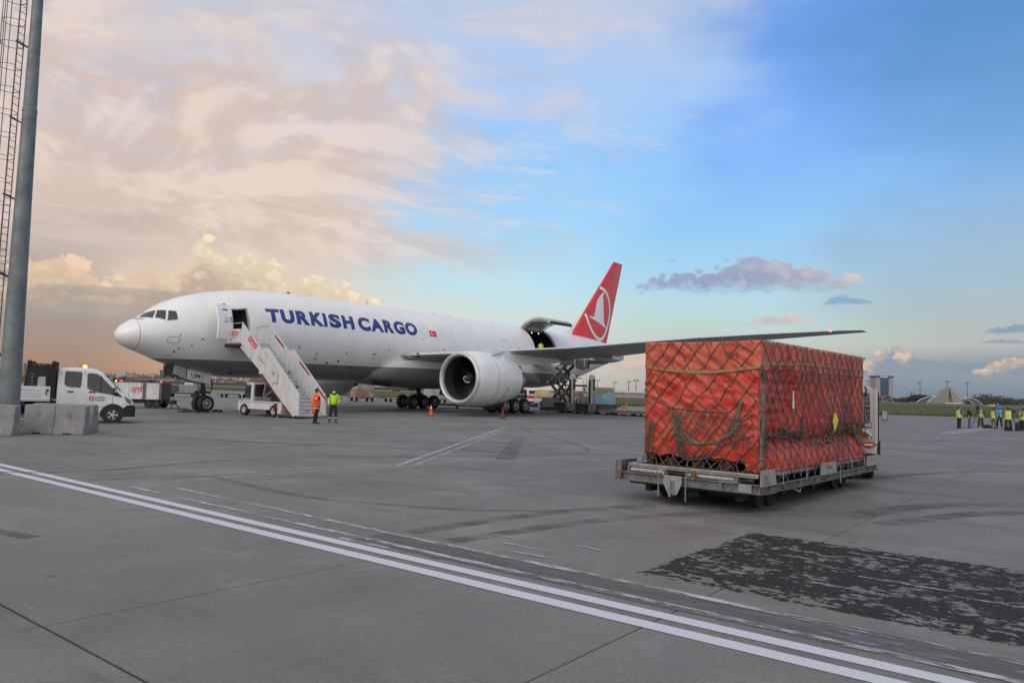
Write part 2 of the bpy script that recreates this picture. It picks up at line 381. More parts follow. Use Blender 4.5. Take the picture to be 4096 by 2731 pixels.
# ================================================================== ground
def slab_mat(name, base, joints=False, patchy=1.0):
    m, b = new_mat(name)
    p = position(); x, y, z = sep(p)
    s_ = x*0.786 - y*0.618; n2 = x*0.618 + y*0.786
    flatp = vec(x, y, 0.0)
    big = noise(flatp, 0.22, 5, 0.6); mid = noise(flatp, 1.3, 6, 0.65); fine = noise(flatp, 26, 4, 0.7)
    grit = noise(flatp, 120, 3, 0.7)
    c = mix(smooth(0.3, 0.7, big), (*[k*0.86 for k in base], 1), (*[k*1.12 for k in base], 1))
    c = mix(1.0, c, k_rgb(smooth(0.25, 0.75, mid, 0.90, 1.08)), 'MULTIPLY')
    c = mix(1.0, c, k_rgb(smooth(0.3, 0.7, fine, 0.82, 1.14)), 'MULTIPLY')
    c = mix(1.0, c, k_rgb(smooth(0.3, 0.75, grit, 0.82, 1.14)), 'MULTIPLY')
    oi = S.nt.nodes.new('ShaderNodeObjectInfo'); c = mix(1.0, c, k_rgb(smooth(0.0, 1.0, S(oi.outputs['Random']), 0.93, 1.06)), 'MULTIPLY')
    vor = S.nt.nodes.new('ShaderNodeTexVoronoi'); vor.feature = 'DISTANCE_TO_EDGE'; vor.inputs['Scale'].default_value = 0.16
    wp_ = S.nt.nodes.new('ShaderNodeVectorMath'); wp_.operation = 'ADD'; S.nt.links.new(flatp.k, wp_.inputs[0]); S.nt.links.new(noise(flatp, 0.9, 5, 0.65, color=True).k, wp_.inputs[1]); S.nt.links.new(wp_.outputs[0], vor.inputs['Vector'])
    crk = smooth(0.0022, 0.0006, S(vor.outputs['Distance']))*smooth(0.50, 0.60, big)
    c = mix(crk*0.55, c, (0.05, 0.048, 0.047, 1))
    # dark pits and oil spots, more of them in the middle distance
    pit = noise(vec(s_*1.0, n2*1.0, 0.0), 7.5, 5, 0.75)
    c = mix(smooth(0.62, 0.72, pit)*0.50*patchy, c, (0.05, 0.047, 0.046, 1))
    vs_ = S.nt.nodes.new('ShaderNodeTexVoronoi'); vs_.inputs['Scale'].default_value = 1.7; S.nt.links.new(flatp.k, vs_.inputs['Vector'])
    cr_, cg_, cb_ = sep(S(vs_.outputs['Color']))
    spot = smooth(0.21, 0.06, S(vs_.outputs['Distance']) + (fine-0.5)*0.30 + (1.0-cg_)*0.09)*smooth(0.42, 0.46, cr_)
    c = mix(spot*0.55*patchy, c, (0.055, 0.052, 0.051, 1))
    blot = noise(flatp, 0.55, 7, 0.68, 0.5)
    c = mix(smooth(0.52, 0.64, blot)*0.42*patchy, c, (0.095, 0.091, 0.09, 1))
    c = mix(smooth(0.45, 0.35, blot)*0.42*patchy, c, (0.22, 0.215, 0.213, 1))
    oil = noise(vec(s_*0.10, n2*0.35, 2.0), 1.5, 6, 0.6, 0.8)
    c = mix(smooth(0.55, 0.72, oil)*0.50*patchy, c, (0.07, 0.066, 0.064, 1))
    # rubber streaks along the traffic direction
    st = noise(vec(s_*0.06 + n2*0.02, n2*0.9, 5.0), 1.6, 7, 0.65, 0.3)
    c = mix(smooth(0.57, 0.70, st)*0.45*patchy, c, (0.06, 0.057, 0.056, 1))
    lt = noise(vec(s_*0.2, n2*1.6, 9.0), 1.1, 6, 0.7)
    c = mix(smooth(0.62, 0.74, lt)*0.25, c, (0.34, 0.335, 0.335, 1))
    if joints:
        def grid(v, step, off):
            f = S.op('FRACT', (v+off)/step); dd = S.op('ABSOLUTE', f-0.5)*step
            return smooth(step/2-0.035, step/2-0.01, dd)
        g = S.op('MAXIMUM', grid(s_, 3.45, 3.05), grid(n2, 4.83, -2.49))
        c = mix(g*0.45, c, (0.05, 0.05, 0.05, 1))
    setin(b, 'Base Color', c)
    setin(b, 'Roughness', smooth(0.3, 0.7, mid, 0.62, 0.85))
    b.inputs['Specular IOR Level'].default_value = 0.4
    setin(b, 'Normal', bump(fine*0.6 + grit*0.5 + pit*0.4, 0.35, 0.012))
    return m
CONC = (0.160, 0.153, 0.151)
M_apron = slab_mat('worn_concrete_far', CONC, True)
M_slab = slab_mat('worn_concrete', CONC, False)
M_joint = mat('joint_tar', (0.035, 0.034, 0.034), 0.9)
def sn(s_, n_, z=0.0):     # slab grid coordinates -> world
    return (0.786*s_ + 0.618*n_, -0.618*s_ + 0.786*n_, z)
SS, NS = 3.45, 4.83
S0, N0 = -3.05, 2.49
si = range(-5, 5); ni = range(-1, 4)
s_lo, s_hi = S0+SS*si[0], S0+SS*(si[-1]+1); n_lo, n_hi = N0+NS*ni[0], N0+NS*(ni[-1]+1)
BIG = 9000.0
apron = MB()
def ring_sheet(mb, out, inn):
    o = len(mb.v); mb.v += list(out)+list(inn)
    for i in range(4):
        j = (i+1) % 4; mb.f.append((o+i, o+j, o+4+j, o+4+i)); mb.m.append(0)
hole = [sn(s_lo, n_lo), sn(s_hi, n_lo), sn(s_hi, n_hi), sn(s_lo, n_hi)]
outr = [(-400, -60, 0), (600, -60, 0), (600, 2600, 0), (-1400, 2600, 0)]
# outer corners roughly in the directions of the hole's corners
outr = [sn(-700, -400), sn(700, -400), sn(700, 700), sn(-700, 700)]
ring_sheet(apron, outr, hole)
apron.add([sn(s_lo-.2, n_lo-.2, -0.014), sn(s_hi+.2, n_lo-.2, -0.014), sn(s_hi+.2, n_hi+.2, -0.014), sn(s_lo-.2, n_hi+.2, -0.014)], [(0, 1, 2, 3)], 1)
apron_o = apron.build('apron', [M_apron, M_joint]); tag(apron_o, kind='structure')
for i in si:
    for j in ni:
        g = 0.007; gs = 0.016 if j == 0 else g
        a0, a1 = S0+SS*i+g, S0+SS*(i+1)-g; b0, b1 = N0+NS*j+(0.015 if j == 0 else g), N0+NS*(j+1)-(0.015 if j == -1 else g)
        top = rnd.uniform(-0.0015, 0.0015); ch = 0.006
        mb = MB()
        lo = [sn(a0, b0, -0.04), sn(a1, b0, -0.04), sn(a1, b1, -0.04), sn(a0, b1, -0.04)]
        md_ = [sn(a0, b0, top-ch), sn(a1, b0, top-ch), sn(a1, b1, top-ch), sn(a0, b1, top-ch)]
        hi = [sn(a0+ch, b0+ch, top), sn(a1-ch, b0+ch, top), sn(a1-ch, b1-ch, top), sn(a0+ch, b1-ch, top)]
        vs = lo+md_+hi; fs = [(8, 9, 10, 11)]
        for k in range(4):
            l = (k+1) % 4; fs += [(k, l, 4+l, 4+k), (4+k, 4+l, 8+l, 8+k)]
        mb.add(vs, fs); mb.build('slab', M_slab, apron_o, angle=10)

# worn paint: opacity falls off in flakes
def paint(name, c, cover, scale=9.0, edge=0.10, streak=(1.0, 1.0), var=0.12, box=None):
    m, b = new_mat(name)
    x, y, z = sep(position()); s_ = x*0.786 - y*0.618; n2 = x*0.618 + y*0.786
    q = vec(s_*streak[0], n2*streak[1], 0.0)
    n1 = noise(q, scale, 6, 0.7); n2_ = noise(q, scale*0.22, 3, 0.6); n3 = noise(vec(x, y, 0.0), 30, 4, 0.7)
    setin(b, 'Base Color', mix(1.0, (*c, 1), k_rgb(smooth(0.3, 0.7, n3, 1-var, 1+var)), 'MULTIPLY'))
    b.inputs['Roughness'].default_value = 0.8; b.inputs['Specular IOR Level'].default_value = 0.2
    a = smooth(1-cover-edge, 1-cover+edge, n1*0.65 + n2_*0.35)
    if box:      # ragged borders of a painted rectangle in slab coordinates
        dd = S.op('MINIMUM', s_ - box[0], S.op('MINIMUM', n2 - box[1], box[2] - n2)) + (n1-0.5)*0.5 + (n3-0.5)*0.10
        a = a*smooth(0.02, 0.10, dd)
    setin(b, 'Alpha', a); return m
M_white = paint('white_line_paint', (0.48, 0.495, 0.56), 0.80, 14, 0.10)
M_faded = paint('faded_white_paint', (0.42, 0.42, 0.46), 0.49, 10, 0.07, (0.35, 2.0))
M_faint = paint('faint_white_paint', (0.36, 0.36, 0.38), 0.50, 8, 0.10, (0.4, 1.5))
M_black = paint('worn_black_paint', (0.024, 0.0225, 0.024), 0.515, 9.0, 0.020, (0.85, 1.1), 0.35, (-4.02, 7.36, 10.78))
M_grey = paint('overpainted_grey', (0.125, 0.122, 0.122), 0.54, 5.0, 0.16, (0.25, 1.2))
M_blue = paint('faded_blue_paint', (0.20, 0.205, 0.29), 0.42, 7.0, 0.06, (0.5, 1.8))
M_ochre = paint('yellow_paint_flakes', (0.45, 0.30, 0.05), 0.42, 10, 0.03)
M_rubber = paint('tyre_rubber', (0.10, 0.096, 0.094), 0.40, 2.2, 0.26, (0.5, 0.9))
def strip(name, pts, wd, m, z, label=None):
    """flat painted ribbon through world points"""
    pts = [Vector((p[0], p[1], 0)) for p in pts]; L_, R_ = [], []
    for i, p in enumerate(pts):
        t_ = (pts[min(i+1, len(pts)-1)] - pts[max(i-1, 0)]).normalized(); n_ = Vector((-t_.y, t_.x, 0))*wd/2
        L_.append(p+n_); R_.append(p-n_)
    mb = MB()
    for i in range(len(pts)-1):
        mb.add([(*R_[i].xy, z), (*R_[i+1].xy, z), (*L_[i+1].xy, z), (*L_[i].xy, z)], [(0, 1, 2, 3)])
    o = mb.build(name, m, apron_o, recalc=False)
    return o
def arc_pts(p, n=24):       # Catmull-Rom through points
    out = []; q = [p[0]]+list(p)+[p[-1]]
    for i in range(1, len(q)-2):
        for k in range(n//max(1, len(p)-1)):
            t_ = k/(n//max(1, len(p)-1)); P0, P1, P2, P3 = [Vector((a[0], a[1])) for a in q[i-1:i+3]]
            out.append(0.5*((2*P1)+(-P0+P2)*t_+(2*P0-5*P1+4*P2-P3)*t_*t_+(-P0+3*P1-3*P2+P3)*t_**3))
    out.append(Vector(p[-1][:2])); return out
strip('painted_line', [(-30.0, 31.62), (0.07, 7.76), (12.0, -1.64)], 0.175, M_white, 0.004)
strip('painted_line', [(-30.0, 31.13), (0.07, 7.345), (12.0, -2.05)], 0.185, M_white, 0.004)
strip('faded_line', [sn(-13.4, 7.12), sn(-6.5, 6.98), sn(-1, 6.92), sn(6, 6.92)], 0.10, M_faded, 0.008)
strip('faded_line', [sn(-13.8, 6.60), sn(-6.5, 6.52), sn(-1, 6.45), sn(6, 6.45)], 0.10, M_faded, 0.008)
strip('overpainted_line', [sn(-7.5, 6.70), sn(-1, 6.68), sn(7, 6.65)], 0.62, M_grey, 0.004)
strip('blue_line', [sn(-6.3, 6.62), sn(-4.0, 6.60), sn(-1.5, 6.58), sn(5, 6.55)], 0.42, M_blue, 0.006)
M_worn = paint('worn_white_paint', (0.40, 0.40, 0.43), 0.55, 9, 0.12, (1.0, 1.0))
strip('painted_line', [(-2.75, 18.9), (-0.28, 40.3)], 0.11, M_worn, 0.004)
strip('painted_line', [(-2.35, 18.9), (0.05, 40.3)], 0.13, M_faded, 0.004)
strip('faded_line', [(-6.65, 14.41), (-2.78, 19.16)], 0.12, M_faint, 0.004)
strip('faded_line', [(-7.4, 14.7), (-3.2, 19.3)], 0.12, M_faint, 0.004)
strip('painted_line', [(28.2, 48.4), (47.0, 71.0)], 0.11, M_white, 0.004)
strip('painted_line', [(28.0, 49.1), (46.0, 71.2)], 0.11, M_white, 0.004)
strip('faded_line', [(14.0, 47.0), (28.7, 49.5)], 0.14, M_faint, 0.004)
strip('faded_line', [(-40, 46.6), (0.9, 46.3), (12.0, 46.0)], 0.14, M_faint, 0.004)
strip('faded_line', [(-33, 49.6), (0.0, 49.0)], 0.14, M_faint, 0.004)
strip('faded_line', [(-30, 38.4), (-14.0, 38.0)], 0.10, M_faint, 0.004)
strip('faded_line', [(-45, 77), (-25, 66)], 0.14, M_faint, 0.004)
bp = MB(); bp.add([sn(-4.02, 7.36, 0.005), sn(9, 7.36, 0.005), sn(9, 10.78, 0.005), sn(-4.02, 10.78, 0.005)], [(0, 1, 2, 3)])
bp.build('black_paint_patch', M_black, apron_o)
# chipped remains of older paint inside and beside the patch
r2_ = random.Random(3)
for (a, b, ln, wd, m) in [(-2.2, 10.3, .75,   .05, M_faded), (-2.9, 9.5, .5, .04, M_faded), (-1.7, 9.0, .9, .05, M_faded), (-1.0, 8.8, .5, .05, M_faded),
        (-2.1, 8.35, .7, .05, M_faded), (0.1, 8.9, .5, .08, M_blue), (1.2, 9.6, 1.6, .05, M_faded), (2.2, 9.2, 1.2, .30, M_blue), (-0.2, 9.7, .4, .18, M_ochre),
        (1.0, 8.5, .4, .15, M_ochre), (-1.6, 9.9, .2, .10, M_ochre), (-5.0, 8.1, .6, .05, M_faded), (-5.6, 7.6, .8, .06, M_faded), (-6.2, 7.9, .5, .05, M_faded), (-7.2, 6.3, .9, .10, M_faded), (-5.4, 7.25, .5, .06, M_faded)]:
    strip('paint_remnant', [sn(a-ln/2, b+r2_.uniform(-.03, .03)), sn(a+ln/2, b+r2_.uniform(-.03, .03))], wd, m, 0.010)
# tyre marks
for pts, wd in [([(-8.0, 14.5), (-6.3, 15.6), (-5.1, 14.6), (-3.0, 12.9), (0.5, 12.3), (4, 14.6)], .22), ([(-10.6, 15.3), (-8.8, 15.9), (-6.5, 19.5), (-2.0, 21.5)], .2),
        ([(-1.3, 10.2), (1.0, 12.4), (4.3, 14.0)], .30), ([(-0.7, 9.7), (1.7, 11.8), (5.0, 13.4)], .30), ([(-5, 20.9), (0.2, 22.7), (2.7, 25.9), (0.8, 37.4)], .22), ([(-0.1, 21.5), (0.4, 31.0)], .55),
        ([(5.5, 12.6), (8.5, 14.5), (12.0, 14.4), (16, 12.2)], .5), ([(5.8, 11.9), (8.8, 13.6), (12.0, 13.4), (16, 11.2)], .4), ([(9, 19), (14, 22), (24, 24)], .4), ([(-22, 30), (-12, 26), (2, 24), (14, 27)], .25), ([(-12, 12.4), (-5.7, 9.2)], .2),
        ([(20, 38), (26, 40), (36, 39)], .4), ([(-6, 27), (2, 29), (8, 34)], .3), ([(-14, 40), (-4, 37), (6, 42)], .4)]:
    strip('tyre_mark', arc_pts(pts), wd, M_rubber, 0.0065)

# grass fields, far taxiway and the plain beyond
def grass_mat():
    m, b = new_mat('field_grass'); x, y, z = sep(position())
    n1 = noise(vec(x*0.03, y*0.012, 0.0), 1.0, 6, 0.65); n2_ = noise(vec(x*0.5, y*0.12, 0.0), 1.0, 4, 0.7)
    c = ramp(n1*0.65 + n2_*0.35, [(0.30, (0.040, 0.050, 0.016)), (0.46, (0.062, 0.074, 0.024)), (0.58, (0.085, 0.090, 0.034)), (0.72, (0.115, 0.095, 0.045))])
    setin(b, 'Base Color', c); b.inputs['Roughness'].default_value = 0.95; b.inputs['Specular IOR Level'].default_value = 0.1
    setin(b, 'Normal', bump(n2_, 0.6, 0.3)); return m
M_grass = grass_mat()
near = [(-700, 430), (-300, 330), (-140, 262), (-78.7, 207), (-26, 147), (17, 126.7), (58, 114), (77, 113.5), (140, 118), (400, 150)]
far = [(-900, 900), (-500, 620), (-260, 470), (-130, 350), (-62, 346), (60, 450), (300, 720), (560, 900), (700, 880), (1000, 700)]
gb = MB()
for i in range(len(near)-1):
    gb.add([(*near[i], .06), (*near[i+1], .06), (*far[i+1], .06), (*far[i], .06)], [(0, 1, 2, 3)])
    gb.add([(*near[i], .06), (*near[i+1], .06), (*near[i+1], -.02), (*near[i], -.02)], [(3, 2, 1, 0)])
gf = gb.build('grass_field', M_grass); tag(gf, kind='structure')
# grass tufts along the near edge give it an uneven outline
tb = MB(); rg = random.Random(11)
for i in range(len(near)-1):
    a, b = Vector(near[i]), Vector(near[i+1])
    if a.x < -200 or b.x > 160: continue
    for k in range(int((b-a).length*14)):
        p = a.lerp(b, rg.random()); dv = Vector((far[i][0]-near[i][0], far[i][1]-near[i][1])).normalized(); p = p + dv*(rg.random()**2)*22 + Vector((rg.uniform(-.2,.2), rg.uniform(-.3,.1)))
        h = rg.uniform(.06, .22); wd = rg.uniform(.1, .4); an = rg.uniform(-.5, .5)
        ca, sa = math.cos(an)*wd, math.sin(an)*wd
        tb.add([(p.x-ca, p.y-sa, .03), (p.x+ca, p.y+sa, .03), (p.x+ca*.3, p.y+sa*.3+rg.uniform(-.1,.1), .06+h)], [(0, 1, 2)])
tag(tb.build('grass_tufts', M_grass, recalc=False), kind='stuff')
tx = MB(); 
for i in range(len(far)-1):
    a, b = Vector(far[i]), Vector(far[i+1]); da = a.normalized()*60; db_ = b.normalized()*60
    tx.add([(a.x, a.y, .10), (b.x, b.y, .10), (b.x+db_.x, b.y+db_.y, .10), (a.x+da.x, a.y+da.y, .10)], [(0, 1, 2, 3)])
tag(tx.build('taxiway', mat('taxiway_asphalt', (0.06, 0.06, 0.065), 0.85)), kind='structure')
pl = MB(); pl.add([(-6000, -300, -.12), (6000, -300, -.12), (6000, 9000, -.12), (-6000, 9000, -.12)], [(0, 1, 2, 3)])
tag(pl.build('plain', mat('plain_soil', (0.075, 0.075, 0.055), 0.95, scale=0.01)), kind='structure')
# ================================================================== the cargo aircraft
AC_LOC, AC_RZ = Vector((-23.70, 44.85, 0.0)), R(233.02)
AC = thing('cargo_aircraft', 'white twin engined cargo aircraft with red tail fin, parked with its doors open', 'aircraft', AC_LOC, AC_RZ)
ACM = Matrix.Translation(AC_LOC) @ Matrix.Rotation(AC_RZ, 4, 'Z')
def L(a, p, z): return Vector((-a, p, z))                 # aft, port, up -> aircraft space
def ACW(a, p, z=0.0): return ACM @ L(a, p, z)             # -> world
M_hull = None
def hull_mat():
    m, b = new_mat('aircraft_white'); o = coord('Object'); x, y, z = sep(o)
    n1 = noise(o, 0.6, 5, 0.6); n2_ = noise(vec(x*0.5, y*0.5, z*4.0), 1.2, 5, 0.65)
    white = mix(smooth(0.35, 0.7, n1), (0.75, 0.745, 0.745, 1), (0.69, 0.685, 0.685, 1))
    white = mix(smooth(0.55, 0.8, n2_)*0.10, white, (0.45, 0.43, 0.41, 1))
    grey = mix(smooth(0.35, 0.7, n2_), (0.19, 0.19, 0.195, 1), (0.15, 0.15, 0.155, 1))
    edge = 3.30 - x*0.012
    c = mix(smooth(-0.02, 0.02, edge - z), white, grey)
    ring = S.op('ABSOLUTE', S.op('FRACT', x/5.6+0.31)-0.5)*5.6      # hull joints
    c = mix(smooth(0.022, 0.008, ring)*0.38, c, (0.3, 0.3, 0.3, 1))
    lap = S.op('ABSOLUTE', S.op('FRACT', z/1.15+0.2)-0.5)*1.15
    c = mix(smooth(0.012, 0.004, lap)*0.22*smooth(-8, -11, x), c, (0.35, 0.35, 0.35, 1))
    gr = noise(vec(x*1.4, y*0.3, z*0.25), 2.2, 6, 0.7)
    c = mix(smooth(0.52, 0.74, gr)*0.16*smooth(5.6, 3.0, z), c, (0.30, 0.28, 0.26, 1))
    setin(b, 'Base Color', c); setin(b, 'Roughness', smooth(0.3, 0.7, n1, 0.24, 0.36))
    b.inputs['Coat Weight'].default_value = 0.35; b.inputs['Coat Roughness'].default_value = 0.12
    return m
M_hull = hull_mat()
M_white_g = mat('gloss_white', (0.78, 0.775, 0.77), 0.3, var=0.04, coat=0.3, dirt=0.06, dirtc=(.4, .38, .36))
M_nac = mat('nacelle_white', (0.68, 0.68, 0.685), 0.28, var=0.05, scale=0.8, coat=0.3, dirt=0.08, dirtc=(.42, .4, .38))
M_wing = mat('wing_grey', (0.30, 0.305, 0.31), 0.38, var=0.08, scale=0.5)
M_slat = mat('polished_leading_edge', (0.62, 0.63, 0.64), 0.24, 0.75, var=0.05, scale=0.6)
M_dark = mat('dark_metal', (0.045, 0.045, 0.047), 0.5, 0.3, var=0.25)
M_blk = mat('black_rubber', (0.018, 0.018, 0.019), 0.8, var=0.2, scale=8)
M_rim = mat('wheel_rim_grey', (0.42, 0.42, 0.42), 0.45, 0.3)
M_steel = mat('bare_steel', (0.33, 0.33, 0.33), 0.42, 0.6, var=0.2, scale=6, dirt=0.4)
M_red = mat('tail_red', (0.66, 0.020, 0.028), 0.3, var=0.06, scale=0.5, coat=0.3)
M_navy = mat('lettering_blue', (0.020, 0.040, 0.185), 0.35, var=0.04)
M_glass = mat('cockpit_glass', (0.012, 0.022, 0.022), 0.06, var=0.1, spec=0.8)
M_inside = mat('hold_shade_lining', (0.05, 0.05, 0.052), 0.8)  # darkness of the hold interior is put into this lining colour
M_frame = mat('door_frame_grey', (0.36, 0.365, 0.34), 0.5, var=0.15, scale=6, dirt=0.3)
M_void = mat('shadowed_bay', (0.02, 0.02, 0.021), 0.8)  # shade of bays, holes and recesses put into colour; also seams and mesh

ST = [(0,4.63,4.61,.012,4.62),(.05,4.86,4.40,.25,4.62),(.2,5.08,4.20,.47,4.63),(.5,5.36,3.98,.77,4.66),(1.0,5.68,3.80,1.13,4.72),(1.5,5.98,3.62,1.43,4.79),(2.0,6.34,3.44,1.70,4.86),(2.6,6.76,3.22,1.98,4.94),(3.2,7.08,3.02,2.22,5.02),(4,7.40,2.78,2.48,5.12),(5,7.70,2.55,2.72,5.22),(6,7.93,2.41,2.89,5.31),(7,8.12,2.34,3.00,5.38),(8,8.28,2.32,3.06,5.43),(9.5,8.43,2.32,3.10,5.45),(11.5,8.52,2.34,3.10,5.45),(13.5,8.55,2.35,3.1,5.45),
(43,8.55,2.35,3.1,5.45),(46,8.55,2.62,3.02,5.55),(49,8.54,3.20,2.80,5.80),(52,8.46,3.92,2.42,6.10),(55,8.30,4.72,1.92,6.45),(58,8.05,5.50,1.32,6.72),(60.5,7.72,6.08,.72,6.88),(62.3,7.40,6.42,.26,6.90),(62.9,7.25,6.55,.06,6.9)]
def hull_sec(x):
    for i in range(len(ST)-1):
        a, b = ST[i], ST[i+1]
        if a[0] <= x <= b[0]:
            # monotone cubic (Hermite with finite differences)
            p = ST[max(i-1, 0)]; q = ST[min(i+2, len(ST)-1)]; h = b[0]-a[0]; t_ = (x-a[0])/h; out = []
            for k in range(1, 5):
                d = (b[k]-a[k])/h
                d0 = d if i == 0 else (a[k]-p[k])/(a[0]-p[0]); d1 = d if i == len(ST)-2 else (q[k]-b[k])/(q[0]-b[0])
                m0 = 0 if d*d0 <= 0 else 2*d*d0/(d+d0); m1 = 0 if d*d1 <= 0 else 2*d*d1/(d+d1)
                if i == 0: m0 = d*1.6
                out.append((2*t_**3-3*t_**2+1)*a[k] + (t_**3-2*t_**2+t_)*h*m0 + (-2*t_**3+3*t_**2)*b[k] + (t_**3-t_**2)*h*m1)
            return out
    return ST[-1][1:]
def hull(a, th, off=0.0):
    t_, b_, w_, zc = hull_sec(a); th = R(th); s_ = math.sin(th); h = (t_-zc) if s_ > 0 else (zc-b_)
    y, z = w_*math.cos(th), zc + h*s_
    n_ = Vector((math.cos(th)*h, s_*w_)).normalized() if w_ > 0.02 else Vector((1, 0))
    return L(a, y + n_.x*off, z + n_.y*off)
D1 = (5.98, 7.05, -13, 31); D2 = (39.25, 43.2, -2, 68)    # door openings (aft0, aft1, theta0, theta1)
D1S = (5.98, 7.05)
sta = sorted(set([0, .02, .05, .1, .2, .35, .5, .75, 1, 1.25, 1.5, 1.75, 2, 2.3, 2.6, 2.9, 3.2, 3.6, 4, 4.5, 5, 5.5, 6.4, 7.5, 8, 8.75, 9.5, 10.5, 11.5, 12.5] + [13.5+i*1.5 for i in range(30)] + [58.5, 59.5, 60.5, 61.5, 62.3, 62.9] + list(D1[:2]) + list(D2[:2]) + [40.5, 42]))
sta = [s for s in sta if not (39.25 < s < 43.2 and s not in (40.5, 42))]
ths = sorted(set(list(range(-180, 180, 5)) + list(D1[2:]) + list(D2[2:])))
ths = [t for t in ths if t not in (30, -15, 70, 0)]
mb = MB(); N = len(ths)
for s in sta:
    mb.v += [tuple(hull(s, t)) for t in ths]
for i in range(len(sta)-1):
    for j in range(N):
        tm = ths[j]; skip = False
        for D in (D1, D2):
            if sta[i] >= D[0]-1e-6 and sta[i+1] <= D[1]+1e-6 and tm >= D[2]-1e-6 and (ths[j+1] if j+1 < N else 180) <= D[3]+1e-6: skip = True
        if not skip: mb.f.append((i*N+j, i*N+(j+1) % N, (i+1)*N+(j+1) % N, (i+1)*N+j)); mb.m.append(0)
mb.f.append(tuple((len(sta)-1)*N+j for j in range(N))); mb.m.append(0)
fus = mb.build('fuselage', M_hull, AC, angle=60)
# radome joint, thin dark ring
mb = MB(); mb.tube([hull(0.95+0.03*math.sin(R(t))+(.10 if t < 0 else 0)*abs(math.sin(R(t))), t, 0.002) for t in range(-180, 180, 6)], 0.012, 5, closed=True); mb.build('radome_seam', mat('seam_grey', (.10, .10, .10), .6), AC)
def patch(name, a_th, m, parent, off=0.008, nu=6, nv=6, thick=0.0):
    """surface patch given by 4 corners (aft, theta) lying on the hull"""
    mb = MB(); c0, c1, c2, c3 = a_th
    for i in range(nu+1):
        for j in range(nv+1):
            u_, v_ = i/nu, j/nv
            a = (1-u_)*(1-v_)*c0[0]+u_*(1-v_)*c1[0]+u_*v_*c2[0]+(1-u_)*v_*c3[0]
            t_ = (1-u_)*(1-v_)*c0[1]+u_*(1-v_)*c1[1]+u_*v_*c2[1]+(1-u_)*v_*c3[1]
            mb.v.append(tuple(hull(a, t_, off)))
    for i in range(nu):
        for j in range(nv):
            mb.f.append((i*(nv+1)+j, (i+1)*(nv+1)+j, (i+1)*(nv+1)+j+1, i*(nv+1)+j+1)); mb.m.append(0)
    return mb.build(name, m, parent, angle=60)
M_wframe = mat('window_frame', (0.60, 0.60, 0.58), .4)
W = [[(1.17,74), (1.66,46.6), (2.02,68.0), (1.60,86)], [(1.77,44.6), (2.18,29.5), (2.40,52.0), (2.08,64.8)], [(2.28,26.0), (2.80,23.4), (2.84,41.0), (2.50,49.0)]]
for side in (1, -1):
    for q in W:
        q2 = [(a, t) if side > 0 else (a, 180-t) for a, t in q]
        ca = sum(a for a, t in q2)/4; ct = sum(t for a, t in q2)/4
        big = [(ca+(a-ca)*1.16, ct+(t-ct)*1.14) for a, t in q2]
        fr = patch('cockpit_window', big, M_wframe, AC, 0.006)
        patch('pane', q2, M_glass, fr, 0.016)
# wiper stubs under the windscreen
mb = MB(); mb.tube([hull(1.02, 70, .03), hull(1.12, 60, .03), hull(1.30, 56, .03)], .014, 5); mb.tube([hull(0.98, 84, .03), hull(1.10, 76, .03)], .014, 5); mb.build('wiper', M_blk, AC)
# probes and vents
for a, t, r_ in [(2.92,-6.8,.045), (3.01,-32.7,.05), (2.86,-40.8,.075), (13.89,-37,.10), (14.86,-33,.10), (15.33,-19.6,.07), (16.34,-44,.10), (16.78,-44,.10), (23.2,9,.05), (7.04,-67.6,.16)]:
    p = hull(a, t, 0.0); q = hull(a, t, 0.012); mb = MB(); mb.cyl(p, q, r_, r_, 12); mb.build('vent', M_dark, AC)
for a, t, r_ in [(12.69,-24,.13), (12.72,-31.6,.13)]:
    mb = MB(); mb.cyl(hull(a, t, 0.0), hull(a, t, 0.010), r_, r_, 16); mb.build('access_port', mat('port_grey', (.45,.45,.45), .5), AC)
mb = MB(); mb.tube([hull(2.45, -53, .02), hull(2.62, -52, .07), hull(2.75, -50, .02)], .03, 6); mb.build('pitot_probe', M_steel, AC)
mb = MB(); mb.sphere(hull(12.1, 89, .03), .13, sc=(1.3, .8, .9)); mb.build('beacon_light', mat('beacon_red', (.5,.02,.02), .3), AC)
for a, h in ((19.6, .42), (27.5, .16), (29.6, .14), (36, .16)):
    mb = MB(); mb.loft([[hull(a, 90) + Vector((x, y, -0.02)) for x, y in ((.22,0),(0,.03),(-.25,0),(0,-.03))], [hull(a, 90) + Vector((x-.18, y, h)) for x, y in ((.08,0),(0,.012),(-.12,0),(0,-.012))]]); mb.build('blade_antenna', M_white_g, AC)
for a, t, w_, h_ in [(9.2,-22,.22,.10), (11.0,-18,.14,.14), (17.9,-20,.3,.10), (19.4,-12,.12,.12), (25.6,-4,.25,.08), (27.2,6,.12,.10), (4.1,-14,.16,.10), (3.6,-25,.10,.14), (33.9,23.5,.5,.03), (34.4,22,.3,.03), (36.5,10,.2,.12), (45.5,8,.25,.10), (8.0,5,.08,.08), (10.2,-33,.3,.08)]:
    patch('placard', [(a, t), (a+w_, t), (a+w_, t+h_*18), (a, t+h_*18)], mat('placard_grey', (.16,.16,.165), .5), AC, .006, 2, 2)
def outline(name, a0, a1, t0, t1):
    mb = MB(); pts = [(a0+(a1-a0)*k/6, t0) for k in range(6)] + [(a1, t0+(t1-t0)*k/6) for k in range(6)] + [(a1+(a0-a1)*k/6, t1) for k in range(6)] + [(a0, t1+(t0-t1)*k/6) for k in range(6)]
    mb.tube([hull(a, t, .002) for a, t in pts], .011, 4, closed=True); mb.build(name, mat('seam_grey'), AC)
outline('access_hatch', 10.0, 10.9, -42, -30); outline('access_hatch', 18.0, 18.8, -34, -24); outline('access_hatch', 47.0, 48.2, -14, 8); outline('access_hatch', 2.3, 2.9, -22, -10)
